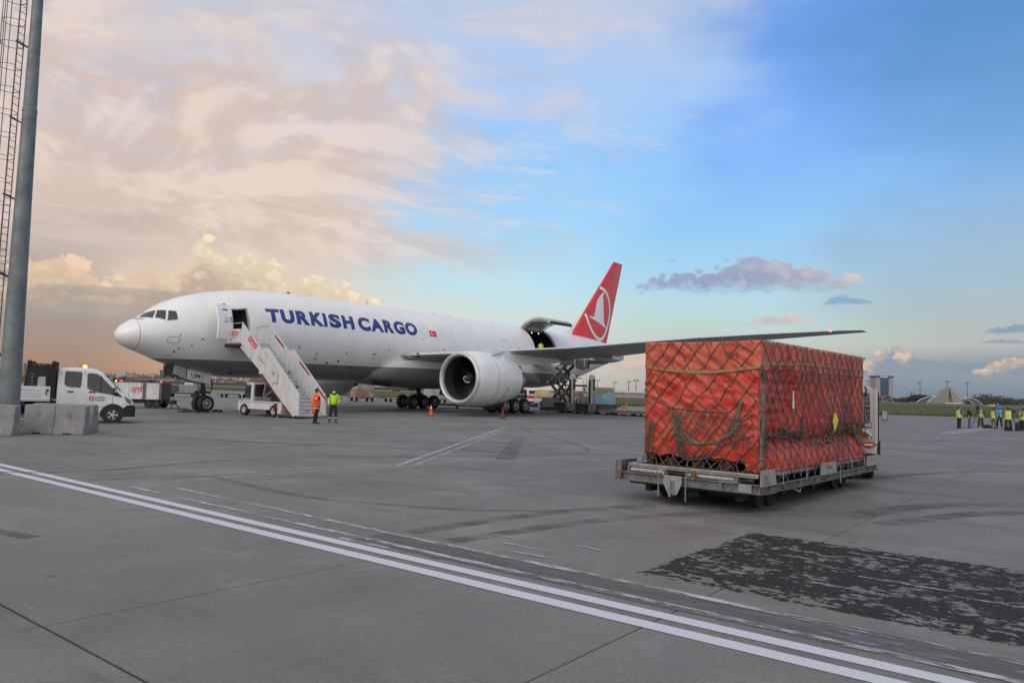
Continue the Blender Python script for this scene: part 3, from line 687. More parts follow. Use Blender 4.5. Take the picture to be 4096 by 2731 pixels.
# forward door opening: frame, dark interior, door leaf swung forward
def opening(name, D, depth, m, parent, n=10):
    mb = MB(); a0, a1, t0, t1 = D
    out = [(a0, t0+(t1-t0)*i/n) for i in range(n+1)] + [(a1, t1-(t1-t0)*i/n) for i in range(n+1)]
    ro = [hull(a, t, .004) for a, t in out]; ri = [hull(a, t, -depth) for a, t in out]
    k = len(out); mb.add(ro+ri, [(i, (i+1) % k, k+(i+1) % k, k+i) for i in range(k)])
    rim = [hull(a + (-.05 if a == a0 else .05), t + (-1.2 if abs(t-t0) < .1 else (1.2 if abs(t-t1) < .1 else 0)), .006) for a, t in out]
    rin = [hull(a, t, .006) for a, t in out]
    mb.add(rim+rin, [(i, (i+1) % k, k+(i+1) % k, k+i) for i in range(k)])
    return mb.build(name, m, parent)
dw = opening('doorway', D1, .16, M_frame, AC)
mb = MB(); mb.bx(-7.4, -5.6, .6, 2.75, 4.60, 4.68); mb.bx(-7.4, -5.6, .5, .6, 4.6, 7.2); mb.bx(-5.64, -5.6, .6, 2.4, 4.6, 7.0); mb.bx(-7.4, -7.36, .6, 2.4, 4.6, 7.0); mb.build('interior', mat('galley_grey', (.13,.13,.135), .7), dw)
def leaf_grid(P, nu, nv, th):
    """thick sheet: P(u,v) -> point, N offset by th along normal"""
    g = [[P(i/nu, j/nv) for j in range(nv+1)] for i in range(nu+1)]; vs = []; mb = MB()
    for s_ in (0, 1):
        for i in range(nu+1):
            for j in range(nv+1):
                du = g[min(i+1, nu)][j]-g[max(i-1, 0)][j]; dv = g[i][min(j+1, nv)]-g[i][max(j-1, 0)]; n_ = du.cross(dv).normalized()
                vs.append(g[i][j] + n_*th*s_)
    q = (nu+1)*(nv+1); I = lambda i, j, s_: s_*q + i*(nv+1)+j; fs = []
    for i in range(nu):
        for j in range(nv):
            fs.append((I(i,j,0), I(i,j+1,0), I(i+1,j+1,0), I(i+1,j,0))); fs.append((I(i,j,1), I(i+1,j,1), I(i+1,j+1,1), I(i,j+1,1)))
    for i in range(nu):
        for j in (0, nv): fs.append((I(i,j,0), I(i+1,j,0), I(i+1,j,1), I(i,j,1)))
    for j in range(nv):
        for i in (0, nu): fs.append((I(i,j,0), I(i,j+1,0), I(i,j+1,1), I(i,j,1)))
    return mb.add(vs, fs)
def d1P(u_, v_):
    t_ = -13 + 46*v_; a = 4.52 + 1.14*u_
    p = hull(6.5, t_, 0.0); return L(a, p.y + .30 + .18*(1-u_), p.z)
dl = leaf_grid(d1P, 4, 12, .12).build('entry_door', M_white_g, AC, bevel=.03)
def on_leaf(u_, v_, o=.135):
    p = d1P(u_, v_); e = 1e-3; n_ = (d1P(u_+e, v_)-p).cross(d1P(u_, v_+e)-p).normalized(); return p + n_*o
if on_leaf(.5, .5).y < d1P(.5, .5).y: on_leaf_ = lambda u_, v_: on_leaf(u_, v_, -.015)
else: on_leaf_ = lambda u_, v_: on_leaf(u_, v_, .135)
def leaf_quad(name, u0, u1, v0, v1, m):
    mb = MB(); n = 4
    for i in range(n+1): mb.v += [tuple(on_leaf_(u0, v0+(v1-v0)*i/n)), tuple(on_leaf_(u1, v0+(v1-v0)*i/n))]
    for i in range(n): mb.f.append((2*i, 2*i+1, 2*i+3, 2*i+2)); mb.m.append(0)
    return mb.build(name, m, dl)
leaf_quad('door_slot', .34, .72, .80, .835, M_blk); leaf_quad('door_window', .80, .95, .46, .62, mat('door_pane', (.30,.30,.32), .08, spec=.8))
mb = MB()
mb.tube([on_leaf_(.42+.28*i/8, .56+.018*math.sin(PI*i/8)) for i in range(9)], .009, 4); mb.tube([on_leaf_(.40+.32*i/8, .475-.02*math.sin(PI*i/8)) for i in range(9)], .011, 4); mb.tube([on_leaf_(.40, .475), on_leaf_(.5, .5), on_leaf_(.60, .5), on_leaf_(.72, .475)], .009, 4)
mb.build('door_handle', M_dark, dl)
for z_, p_ in ((5.2, 3.2), (6.1, 3.1)):
    mb = MB(); mb.bar(L(6.05, 2.5, z_), L(5.55, p_, z_), .08, .10); mb.build('hinge_arm', M_steel, dl)
# main deck cargo door aft of the wing
cw = opening('cargo_doorway', D2, .22, M_frame, AC, 16)
mb = MB(); n = 12
a0, a1 = 37.2, 45.2
rim = lambda a: [hull(a, t, -.24) for t in range(-20, 201, 10)]
mb.loft([rim(a) for a in (43.25, a1)], cap0=False, cap1=False, closed=False); mb.loft([rim(a) for a in (a0, 39.2)], cap0=False, cap1=False, closed=False)
mb.loft([[hull(a, t, -.24) for t in range(70, 201, 10)] for a in (39.2, 43.25)], cap0=False, cap1=False, closed=False)
mb.bx(-a1, -a0, -2.75, 2.80, 5.20, 5.28)
for a in (a0, a1):
    q = [hull(a, t, -.30) for t in range(-180, 180, 10)]; mb.add(q, [tuple(range(len(q)))])
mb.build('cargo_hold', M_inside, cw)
hp = hull(41.2, 68); hy, hz_ = hp.y, hp.z; rot = R(64)
def cdP(u_, v_):
    t_ = 68 - 70*v_; p = hull(39.3+3.85*u_, t_, 0); y, z = p.y-hy, p.z-hz_
    return Vector((p.x, hy + y*math.cos(rot)-z*math.sin(rot) , hz_ + .05 + y*math.sin(rot)+z*math.cos(rot)))
cdl = leaf_grid(cdP, 6, 16, -.16)
cd_o = cdl.build('cargo_door', mat('cargo_door_lining', (0.40, 0.40, 0.39), .55, var=.15, scale=2.0, dirt=.35), AC)
cs_ = leaf_grid(lambda u_, v_: cdP(u_, v_)+Vector((0, 0, .004)), 6, 16, .03).build('door_skin', M_white_g, cd_o)
for u_ in (.12, .88):
    mb = MB(); mb.cyl(L(39.3+3.85*u_, hy-.05, hz_-.35), cdP(u_, .42)-Vector((0, 0, .2)), .05, .04, 8); mb.build('actuator', M_dark, cd_o)
mb = MB()
for u_ in (.0, .2, .4, .6, .8, 1.0): mb.tube([cdP(min(max(u_, .01), .99), v/12)-Vector((0, 0, .17)) for v in range(13)], .045, 4)
mb.build('door_rib', M_frame, cd_o)
mb = MB(); mb.bar(cdP(0, 1.0)-Vector((0, -.02, .08)), cdP(1, 1.0)-Vector((0, -.02, .08)), .10, .20); mb.build('door_sill_edge', M_blk, cd_o)
for k in range(3):
    mb = MB(); p = hull(39.9+k*1.2, 64, -.30); mb.sphere(p, .06, 8, 6); mb.build('ceiling_lamp', mat('hold_lamp', (1, 1, .95), .3, emit=(1, .96, .88), estr=2.0), cw)
# wing-body fairing and bellies
mb = MB(); rings = []
for a, w_, b_, tz in [(18.6,2.2,2.36,3.2),(19.6,2.9,2.22,3.6),(21,3.25,2.10,4.1),(23,3.5,1.98,4.3),(26,3.62,1.93,4.4),(31,3.65,1.93,4.4),(34.5,3.6,1.97,4.4),(37,3.4,2.08,4.2),(39.5,3.0,2.22,3.8),(41.3,2.3,2.38,3.1)]:
    rings.append([L(a, w_*math.copysign(abs(math.cos(t))**.62, math.cos(t)), tz + (tz-b_)*math.copysign(abs(math.sin(t))**.75, math.sin(t)) if math.sin(t) < 0 else tz+.02) for t in [PI + PI*i/24 for i in range(25)]])
mb.loft(rings, closed=True); mb.build('wing_fairing', M_hull, AC, angle=50)
for a, p_ in ((20.6, .9),):
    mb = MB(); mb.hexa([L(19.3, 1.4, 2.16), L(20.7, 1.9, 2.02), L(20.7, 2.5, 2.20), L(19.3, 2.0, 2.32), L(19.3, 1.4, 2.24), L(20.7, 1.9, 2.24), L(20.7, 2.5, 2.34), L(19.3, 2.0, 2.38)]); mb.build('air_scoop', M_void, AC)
# ---- wings
def foil(n=9, t_=1.0):
    xs = [(1-math.cos(PI*i/n))/2 for i in range(n+1)]
    th = lambda x: 5*(0.2969*math.sqrt(x)-0.126*x-0.3516*x*x+0.2843*x**3-0.1036*x**4)
    up = [(x, th(x)*.55) for x in xs]; lo = [(x, -th(x)*.45) for x in xs]
    return list(reversed(up)) + lo[1:-1]
WS = [(2.2,20.3,35.0,4.45,1.75),(3.4,21.1,35.2,4.50,1.70),(6,22.97,35.7,4.72,1.35),(9,25.1,36.1,5.00,1.08),(11,26.5,36.4,5.17,.98),(14,28.65,37.45,5.45,.82),(18,31.5,38.85,5.98,.66),(22,34.36,40.2,6.50,.54),(26,37.2,41.6,6.92,.42),(29.5,39.7,42.8,7.24,.30),(31.2,41.0,43.5,7.40,.19),(32.4,42.2,43.9,7.50,.07)]
def wing_ring(row, x0=0.0, x1=1.0, grow=0.0):
    y, le, te, z, tk = row; out = []
    for x, t_ in foil():
        if x0 <= x <= x1: out.append(L(le+(te-le)*x, y, z - .02*(te-le)*(x-.1)*.6 + t_*tk*(1+grow) + (grow*0.01)))
    return out
for side in (1, -1):
    mir = (lambda p: p) if side > 0 else (lambda p: Vector((p.x, -p.y, p.z)))
    mb = MB(); mb.loft([[mir(p) for p in wing_ring(r_)] for r_ in WS]); wg = mb.build('wing', M_wing, AC, angle=50)
    mb = MB(); mb.loft([[mir(p + Vector((.05, 0, 0))) for p in wing_ring((r_[0], r_[1], r_[2], r_[3], r_[4]), 0, .11, .10)] for r_ in WS[1:-1]]); mb.build('slat', M_slat, wg, angle=50)
    for y, a0, a1, zt, dz, wd in [(7.0, 33.2, 37.6, 4.72, .80, .62), (12.8, 33.6, 39.5, 5.22, .55, .42), (19.5, 36.3, 41.3, 6.02, .42, .34), (25.0, 39.4, 42.8, 6.72, .28, .22)]:
        rings = []; 
        for k in range(9):
            q = k/8; a = a0+(a1-a0)*q; r_ = math.sin(PI*min(1, (q*.92+.08)))**.6 if q < 1 else .18
            zc = zt - dz*.45*r_; rings.append([mir(L(a, y+wd*.5*r_*math.cos(t), zc + dz*.55*r_*math.sin(t))) for t in [2*PI*i/12 for i in range(12)]])
        mb = MB(); mb.loft(rings); mb.build('flap_fairing', M_white_g if y < 8 else M_wing, wg, angle=60)
    # tip light and inboard landing light
    mb = MB(); mb.sphere(mir(L(40.62, 30.4, 7.36)), .14, 8, 6, (1.4, 1, .6)); mb.build('wingtip_light', mat('nav_red', (1,.05,.05), .3, emit=(1,.06,.06), estr=9.0) if side > 0 else mat('nav_green', (.05,.8,.2), .3), wg)
    mb = MB(); mb.sphere(mir(L(21.72, 3.95, 4.58)), .26, 12, 8, (.55, 1, .7)); mb.build('landing_light', M_glass, wg)
# ---- engines
def engine(side):
    y, zc, x0 = 9.72*side, 2.78, 20.05
    out = [(1.70, .02), (1.80, 0.0), (1.875, .06), (1.95, .25), (2.01, .65), (2.055, 1.3), (2.07, 2.1), (2.05, 2.9), (1.98, 3.7), (1.86, 4.5), (1.70, 5.3), (1.56, 5.9)]
    inn = [(1.66, .06), (1.62, .18), (1.59, .42), (1.60, .9), (1.63, 1.35)]
    o = (-x0, y, zc); ng = MB()
    ng.lathe([(1.50, 5.88), (1.56, 5.92)] + [(r_, h) for r_, h in reversed(out)], (0, 0, 0), 'x', 48)
    nac = MB(); nac.v = [(-v[0]+o[0], v[1]+o[1], v[2]+o[2]) for v in ng.v]; nac.f = ng.f; nac.m = ng.m
    e = nac.build('engine', M_nac, AC, angle=50)
    def lz(name, prof, m, n=48):
        q = MB(); q.lathe(prof, (0, 0, 0), 'x', n); q.v = [(-v[0]+o[0], v[1]+o[1], v[2]+o[2]) for v in q.v]; return q.build(name, m, e, angle=50)
    lz('intake_lip', [(1.59, .30), (1.62, .16), (1.66, .045), (1.70, .008), (1.76, -.02), (1.82, -.005), (1.88, .05), (1.955, .25)], mat('lip_grey', (.52,.52,.53), .32, .35))
    lz('intake_duct', [(1.59, .28), (1.595, .5), (1.61, .9), (1.635, 1.6)], mat('duct_grey', (.045,.045,.047), .5))
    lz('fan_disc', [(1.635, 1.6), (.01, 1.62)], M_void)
    lz('fan_seam', [(2.083, 2.30), (2.083, 2.33)], M_steel)
    lz('exhaust_nozzle', [(1.5, 5.6), (1.12, 5.75), (1.02, 6.6), (.80, 7.35), (.74, 7.35), (.7, 6.7), (.3, 7.2), (.02, 8.0)], M_steel)
    sp = lz('spinner', [(.02, .80), (.12, .86), (.26, 1.02), (.42, 1.35), (.46, 1.5)], M_dark, 24)
    mb = MB(); 
    prev = None
    for k in range(15):
        q = k/14; a = R(60+250*q); r_ = .08+.22*q; h = .80+.04+.24*q*q+.04*q; wv = .045
        pts = [Vector((-(h-.03)+o[0], (r_+s_)*math.cos(a)+o[1], (r_+s_)*math.sin(a)+o[2])) for s_ in (0, wv)]
        mb.v += [tuple(p) for p in pts]
        if k: mb.f.append((2*k-2, 2*k-1, 2*k+1, 2*k)); mb.m.append(0)
    mb.build('spinner_swirl', mat('swirl_white', (.75,.75,.75), .4), sp, recalc=False)
    bl = MB(); rows = []
    for k in range(6):
        q = k/5; r_ = .42+1.19*q; tw = R(28+40*q); c_ = .17+.10*q
        rows.append([(-(x*math.cos(tw)+1.32)+o[0], r_, x*math.sin(tw)) for x in (-c_, 0, c_)])
    me = None
    for k in range(22):
        a = 2*PI*k/22
        if me is None:
            for rr in rows: bl.v += rr
            for i in range(5):
                for j in range(2): bl.f.append((i*3+j, i*3+j+1, i*3+4+j, i*3+3+j)); bl.m.append(0)
            bl.v = [(v[0]-o[0], v[1], v[2]) for v in bl.v]; b0 = bl.build('fan_blade', mat('fan_blade_dark', (.010,.010,.011), .45, .2), e, angle=60); me = b0.data; ob = b0
        else: ob = b0.copy(); COL.objects.link(ob); ob.parent = e
        ob.location = o; ob.rotation_euler = (a, 0, 0)
    py = MB()
    py.loft([[L(a, y+s_*w_, z) for s_, z in ((-1, zb), (1, zb), (1, zt), (-1, zt))] for a, w_, zb, zt in [(22.0,.05,4.75,4.85),(23.5,.22,4.2,5.05),(25.6,.28,4.0,5.15),(28,.3,4.1,5.1),(31.5,.2,4.3,5.0),(33.6,.05,4.55,4.75)]]); py.build('pylon', M_nac, e)
    st = MB(); st.hexa([L(22.4, y+side*1.0, 4.55), L(23.7, y+side*1.0, 4.56), L(23.9, y+side*1.3, 4.9), L(23.5, y+side*1.3, 4.9), L(22.4, y+side*1.02, 4.55), L(23.7, y+side*1.03, 4.56), L(23.9, y+side*1.34, 4.9), L(23.5, y+side*1.34, 4.9)]); st.build('nacelle_strake', M_nac, e)
    if side > 0:
        v = MB()
        for hh, pp in ((3.35, 0),): v.hexa([(-21.6, y-.25, .74), (-22.5, y-.2, .72), (-22.5, y+.35, .74), (-21.6, y+.35, .77), (-21.6, y-.25, .78), (-22.5, y-.2, .78), (-22.5, y+.35, .8), (-21.6, y+.35, .82)])
        v.build('nacelle_vent', M_void, e)
        cv = MB(); cv.tube([(-23.3-.25*math.sin(q/8*PI/2), y+2.075*math.cos(R(-68+52*q/8)), zc+2.072*math.sin(R(-68+52*q/8))) for q in range(9)], .014, 4); cv.build('panel_seam', M_dark, e)
    return e
engine(1); engine(-1)
# ---- tail
def fin_ring(le, te, z, tk, y=0.0, vert=True):
    return [L(le+(te-le)*x, (t_*tk*2 if vert else y), z if vert else z + t_*tk) for x, t_ in [(x, (t_/(.55 if t_ > 0 else .45))*.5) for x, t_ in foil(8)]]
FZ = lambda z: (50.2 + (59.83-50.2)*(z-8.6)/(18.3-8.6), 58.6 + (62.2-58.6)*(z-8.2)/(18.3-8.2))
mb = MB(); mb.loft([fin_ring(*FZ(z), z, tk) for z, tk in ((7.0, .98), (8.6, .92), (12, .72), (15, .54), (18.28, .34))]); fin = mb.build('tail_fin', M_red, AC, angle=50)
mb = MB(); mb.loft([[p + Vector((.09, 0, 0)) for p in fin_ring(FZ(z)[0], FZ(z)[0]+(.30 if z > 9 else .5), z, .22*k)] for z, k in ((8.5, 1.1), (12, .9), (15, .8), (18.2, .6))]); mb.build('fin_leading_edge', mat('fin_edge_grey', (.62,.63,.63), .3, .2), fin, angle=60)
mb = MB(); mb.loft([[L(a, w_, 8.5), L(a, 0, zt), L(a, -w_, 8.5)] for a, w_, zt in ((47.2, .02, 8.56), (48.8, .12, 8.70), (50.0, .16, 9.05), (51.2, .2, 9.9))], cap0=True, cap1=True); mb.build('dorsal_fillet', M_white_g, AC)
def fin_y(a, z):
    le, te = FZ(z); x = max(0.0, min(1, (a-le)/(te-le))); tk = .92 + (.34-.92)*(z-8.6)/(18.28-8.6)
    return 5*(0.2969*math.sqrt(x)-0.126*x-0.3516*x*x+0.2843*x**3-0.1036*x**4)*tk*1.0 + .012
M_logo = mat('tail_white', (.80, .80, .79), .35)
ringp = [(56.45,14.66),(57.53,14.32),(58.38,13.6),(58.92,12.43),(58.95,11.6),(58.77,10.77),(58.26,9.63),(57.49,8.75),(56.7,8.42),(55.78,8.52),(54.73,9.02),(53.68,9.98),(53.05,11.15)]
def smooth_closed(p, n=6, closed=True):
    out = []; k = len(p)
    for i in range(k if closed else k-1):
        P = [Vector(p[(i+j) % k] if closed else p[min(max(i+j, 0), k-1)]) for j in (-1, 0, 1, 2)]
        for q in range(n):
            t_ = q/n; out.append(0.5*((2*P[1])+(-P[0]+P[2])*t_+(2*P[0]-5*P[1]+4*P[2]-P[3])*t_*t_+(-P[0]+3*P[1]-3*P[2]+P[3])*t_**3))
    if not closed: out.append(Vector(p[-1]))
    return out
rp = smooth_closed(ringp + [], 5, closed=False); cx_, cz_ = 56.0, 11.4
for sd in (1, -1):
    mb = MB()
    for i, p in enumerate(rp):
        t_ = (rp[min(i+1, len(rp)-1)]-rp[max(i-1, 0)]).normalized(); n_ = Vector((-t_.y, t_.x))*.185
        for q in (p+n_, p-n_): mb.v.append(tuple(L(q.x, sd*fin_y(q.x, q.y), q.y)))
        if i: mb.f.append((2*i-2, 2*i-1, 2*i+1, 2*i)); mb.m.append(0)
    mb.build('tail_ring', M_logo, fin, recalc=False)
    bird = [(57.4,14.24),(56.75,14.0),(56.23,13.62),(55.78,13.2),(55.5,12.8),(55.28,12.3),(55.22,11.9),(55.4,11.4),(55.76,10.98),(53.63,10.95),(54.66,10.62),(55.96,10.38),(57.1,10.10),(58.30,9.82),(57.45,10.45),(56.92,11.1),(56.66,11.8),(56.57,12.4),(56.62,13.0),(56.95,13.7)]
    b_ = bmesh.new(); vs = [b_.verts.new(L(a, 0, z)) for a, z in bird]; b_.faces.new(vs); bmesh.ops.triangulate(b_, faces=b_.faces[:])
    bmesh.ops.subdivide_edges(b_, edges=b_.edges[:], cuts=3, use_grid_fill=True)
    for v in b_.verts: v.co.y = sd*fin_y(-v.co.x, v.co.z)
    me = bpy.data.meshes.new('tail_bird'); b_.to_mesh(me); b_.free(); me.materials.append(M_logo); ob = bpy.data.objects.new('tail_bird', me); COL.objects.link(ob); ob.parent = fin
for side in (1, -1):
    rings = []
    for y, le, te, z, tk in ((0.6, 54.6, 61.4, 6.9, .6), (5, 58.0, 62.3, 7.4, .36), (10.7, 61.8, 63.9, 8.0, .16)):
        rings.append([L(le+(te-le)*x, y*side, z + t_*tk) for x, t_ in foil(7)])
    mb = MB(); mb.loft(rings); mb.build('tailplane', M_wing, AC, angle=50)
# ---- landing gear
def wheel(parent, a, p, r_, wd, rim_out=1):
    q = MB(); h = wd/2
    prof = [(r_*.60, -h*.80), (r_*.72, -h), (r_*.88, -h*.95), (r_*.97, -h*.68), (r_, -h*.3), (r_, h*.3), (r_*.97, h*.68), (r_*.88, h*.95), (r_*.72, h), (r_*.60, h*.80)]
    q.lathe(prof, (0, 0, 0), 'y', 36); q.lathe([(r_*.60, -h*.8), (.02, -h*.5)], (0, 0, 0), 'y', 36); q.lathe([(r_*.60, h*.8), (.02, h*.5)], (0, 0, 0), 'y', 36)
    w_ = q.build('wheel', M_blk, parent, loc=L(a, p, r_), angle=40)
    for s_ in (1, -1):
        q = MB(); q.lathe([(r_*.42, s_*h*.62), (r_*.44, s_*h*.90), (r_*.485, s_*h*.985), (r_*.54, s_*h*.96), (r_*.56, s_*h*.86)], (0, 0, 0), 'y', 28); q.build('rim', M_rim, w_)
        q = MB(); q.lathe([(r_*.42, s_*h*.60), (r_*.30, s_*h*.66), (r_*.24, s_*h*.9), (r_*.15, s_*h*1.0), (.01, s_*h*1.0)], (0, 0, 0), 'y', 20)
        for k in range(8): c_ = (r_*.34*math.cos(k*PI/4), s_*h*.7, r_*.34*math.sin(k*PI/4)); q.bx(c_[0]-.02, c_[0]+.02, c_[1]-.05, c_[1]+.05, c_[2]-.02, c_[2]+.02)
        q.build('hub', M_steel, w_)
    return w_
ngear = MB(); ngear.cyl(L(5.75, 0, 2.6), L(5.88, 0, 1.15), .15, .14, 14); ngear.cyl(L(5.88, 0, 1.25), L(5.89, 0, .55), .085, .085, 12); ngear.cyl(L(5.89, -.36, .545), L(5.89, .36, .545), .07, .07, 10)
ngear.tube([L(5.7, 0, 1.45), L(5.35, .12, 1.15), L(5.75, .05, .85)], .045, 6); ngear.tube([L(5.8, .1, 1.5), L(6.25, .15, 1.2), L(6.4, .18, 1.55), L(6.3, .2, 2.1)], .05, 6); ngear.tube([L(5.9, 0, 1.2), L(6.2, .1, .95), L(5.95, 0, .7)], .05, 6)
ngear.bx(-6.15, -5.5, -.30, .32, 1.20, 1.38); ngear.cyl(L(5.45, .28, 1.25), L(5.62, .28, 1.25), .10, .10, 10); ngear.cyl(L(5.45, -.28, 1.25), L(5.62, -.28, 1.25), .10, .10, 10); ngear.bar(L(5.75, 0, 2.3), L(4.5, 0, 2.35), .1, .1); ngear.tube([L(5.8, .16, 1.1), L(5.5, .25, .95), L(5.3, .2, 1.1)], .025, 5)
ng = ngear.build('nose_gear', M_dark, AC)
for p_ in (.34, -.34): wheel(AC, 5.89, p_, .545, .42)
M_door = mat('gear_door_white', (.56,.56,.56), .35, var=.06, dirt=.12)
for s_ in (1, -1):
    q = MB(); y = .62*s_; y2 = .70*s_
    q.hexa([L(4.28, y, 2.11), L(5.92, y, 1.80), L(5.92, y2, 1.80), L(4.28, y2, 2.11), L(4.31, y, 2.76), L(5.98, y, 2.52), L(5.98, y2, 2.52), L(4.31, y2, 2.76)])
    gd = q.build('nose_gear_door', M_door, AC)
    q = MB(); q.hexa([L(3.40, y, 2.40), L(4.20, y, 2.13), L(4.20, y2, 2.13), L(3.40, y2, 2.40), L(3.46, y, 3.0), L(4.24, y, 2.8), L(4.24, y2, 2.8), L(3.46, y2, 3.0)])
    q.build('nose_gear_door', M_wing, AC)
    q = MB(); q.tube([L(5.33, y2+.02*s_, 1.95), L(5.33, y2+.02*s_, 2.5)], .012, 4); q.build('red_stripe', M_red, gd)
    if s_ > 0:
        M = frame(L(4.52, y2+.006, 2.22), L(5.60, 0, 2.04)-L(4.62, 0, 2.20), (0, 0, 1)); text('registration_letters', 'LJM', M, .30, M_navy, gd, width=.66, off=.004)
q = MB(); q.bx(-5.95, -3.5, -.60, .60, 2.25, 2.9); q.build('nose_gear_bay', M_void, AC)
for s_ in (1, -1):
    y = 5.49*s_; g = MB()
    g.cyl(L(31.3, y-.55*s_, 4.2), L(31.77, y, 1.05), .24, .20, 14); g.cyl(L(31.77, y, 1.3), L(31.77, y, .66), .17, .17, 12); g.bar(L(30.1, y, .66), L(33.45, y, .66), .26, .30)
    for a in (30.32, 31.77, 33.22): g.cyl(L(a, y-.72, .66), L(a, y+.72, .66), .11, .11, 10)
    g.cyl(L(31.6, y, 1.9), L(31.2, y-2.6*s_, 3.6), .12, .12, 8); g.cyl(L(31.6, y, 1.9), L(34.2, y-1.0*s_, 4.2), .11, .11, 8); g.cyl(L(31.6, y, 1.7), L(29.6, y-.6*s_, 4.0), .10, .10, 8)
    g.tube([L(31.5, y+.25*s_, 2.4), L(31.3, y+.5*s_, 1.9), L(31.6, y+.35*s_, 1.3), L(30.4, y+.2*s_, .95)], .035, 6); g.tube([L(31.9, y+.2*s_, 2.2), L(32.4, y+.3*s_, 1.5), L(33.2, y+.2*s_, .9)], .035, 6); g.bx(-32.2, -31.4, y-.3, y+.3, 1.15, 1.45)
    mg = g.build('main_gear', M_dark, AC)
    for a in (30.32, 31.77, 33.22):
        for p_ in (y-.70, y+.70): wheel(AC, a, p_, .66, .52)
    q = MB(); q.hexa([L(30.6, y+.42*s_, 1.75), L(32.4, y+.42*s_, 1.75), L(32.5, y+.36*s_, 1.75), L(30.6, y+.36*s_, 1.75), L(30.2, y+.75*s_, 4.2), L(32.6, y+.75*s_, 4.2), L(32.6, y+.69*s_, 4.2), L(30.2, y+.69*s_, 4.2)]); q.build('main_gear_door', M_door, AC)
    q = MB(); q.hexa([L(29.8, .9*s_, 1.40), L(33.8, .9*s_, 1.30), L(33.8, .98*s_, 1.30), L(29.8, .98*s_, 1.40), L(29.6, .55*s_, 2.3), L(34.2, .55*s_, 2.3), L(34.2, .63*s_, 2.3), L(29.6, .63*s_, 2.3)]); q.build('main_gear_door', M_wing, AC)
# ---- lettering on the hull
def hull_text(name, ch, a0, a1, t0, t1, m, parent, off=.032, kind=None):
    vs, fs, w_, h_ = text_mb(ch, 1.0, 0, off)
    b_ = bmesh.new(); bv = [b_.verts.new((v.x/w_, v.y/h_, 0)) for v in vs]
    for f in fs:
        try: b_.faces.new([bv[i] for i in f])
        except ValueError: pass
    for k in range(1, 10): bmesh.ops.bisect_plane(b_, geom=b_.verts[:]+b_.edges[:]+b_.faces[:], plane_co=(0, k/10, 0), plane_no=(0, 1, 0))
    for v in b_.verts: v.co = hull(a0+(a1-a0)*v.co.x, t0+(t1-t0)*v.co.y, .008)
    me = bpy.data.meshes.new(name); b_.to_mesh(me); b_.free(); me.materials.append(m); ob = bpy.data.objects.new(name, me); COL.objects.link(ob); ob.parent = parent; return ob
for ch, a0, a1 in [('T',8.40,9.43),('U',9.52,10.62),('R',10.78,11.88),('K',11.98,13.14),('I',13.12,13.42),('S',13.62,14.72),('H',14.88,15.96),('C',16.38,17.58),('A',17.62,18.92),('R',19.00,20.06),('G',20.08,21.28),('O',21.36,22.70)]:
    t0, t1 = 12.2+.15*(a0-8.4), 31.6+.26*(a0-8.4)
    if ch in 'SCGO': t0 -= .4; t1 += .4
    hull_text('letter', ch, a0, a1, t0, t1, M_navy, AC, .058)
for sd in (1,):
    fl = patch('flag', [(24.12, 15.2), (24.94, 15.5), (24.94, 25.3), (24.13, 24.9)], M_red, AC, .007)
    cxa, cxt = 24.46, 20.2
    mb = MB(); n = 20
    for k in range(n+1):     # crescent between two circles
        a = R(38 + 284*k/n); o_ = (cxa + .155*math.cos(a), cxt + .155*math.sin(a)/3.1*57.3)
        c2 = (cxa+.038, cxt); a2 = math.atan2(.155*math.sin(a), .155*math.cos(a)-.038); i_ = (c2[0]+.125*math.cos(a2), c2[1]+.125*math.sin(a2)/3.1*57.3)
        mb.v += [tuple(hull(o_[0], o_[1], .012)), tuple(hull(i_[0], i_[1], .012))]
        if k: mb.f.append((2*k-2, 2*k-1, 2*k+1, 2*k)); mb.m.append(0)
    mb.build('crescent', M_logo, fl, recalc=False)
    mb = MB(); sc_ = (cxa+.19, cxt)
    mb.v = [tuple(hull(sc_[0]-(.075 if k % 2 == 0 else .03)*math.cos(k*PI/5), sc_[1]+(.075 if k % 2 == 0 else .03)*math.sin(k*PI/5)/3.1*57.3, .012)) for k in range(10)]; mb.f = [tuple(range(10))]; mb.m = [0]
    mb.build('star', M_logo, fl, recalc=False)
# chocks at the nose and main wheels
M_choc = mat('chock_rubber', (.03,.03,.03), .85)
for a, p_, rz_ in [(5.05, .35, 0), (6.75, .35, 0), (5.05, -.35, 0), (29.4, -4.8, 0), (34.1, 6.2, 0)]:
    q = MB(); q.prism([(-.16, 0), (.16, 0), (.05, .16), (-.05, .16)], 'y', -.45, .45)
    near_ = 'nose wheel' if a < 10 else 'main wheels'
    c_ = q.build('wheel_chock', M_choc); c_.matrix_world = ACM @ Matrix.Translation(L(a, p_, 0)); tag(c_, {5.05: 'black rubber chock ahead of the nose wheel on the stairs side' if p_ > 0 else 'black rubber chock ahead of the far nose wheel', 6.75: 'black rubber chock behind the nose wheel, toward the boarding stairs', 29.4: 'black rubber chock at the far main gear, left of its wheels', 34.1: 'black rubber chock behind the near main gear wheels'}[a], 'wheel chock', 'chocks at the aircraft wheels')
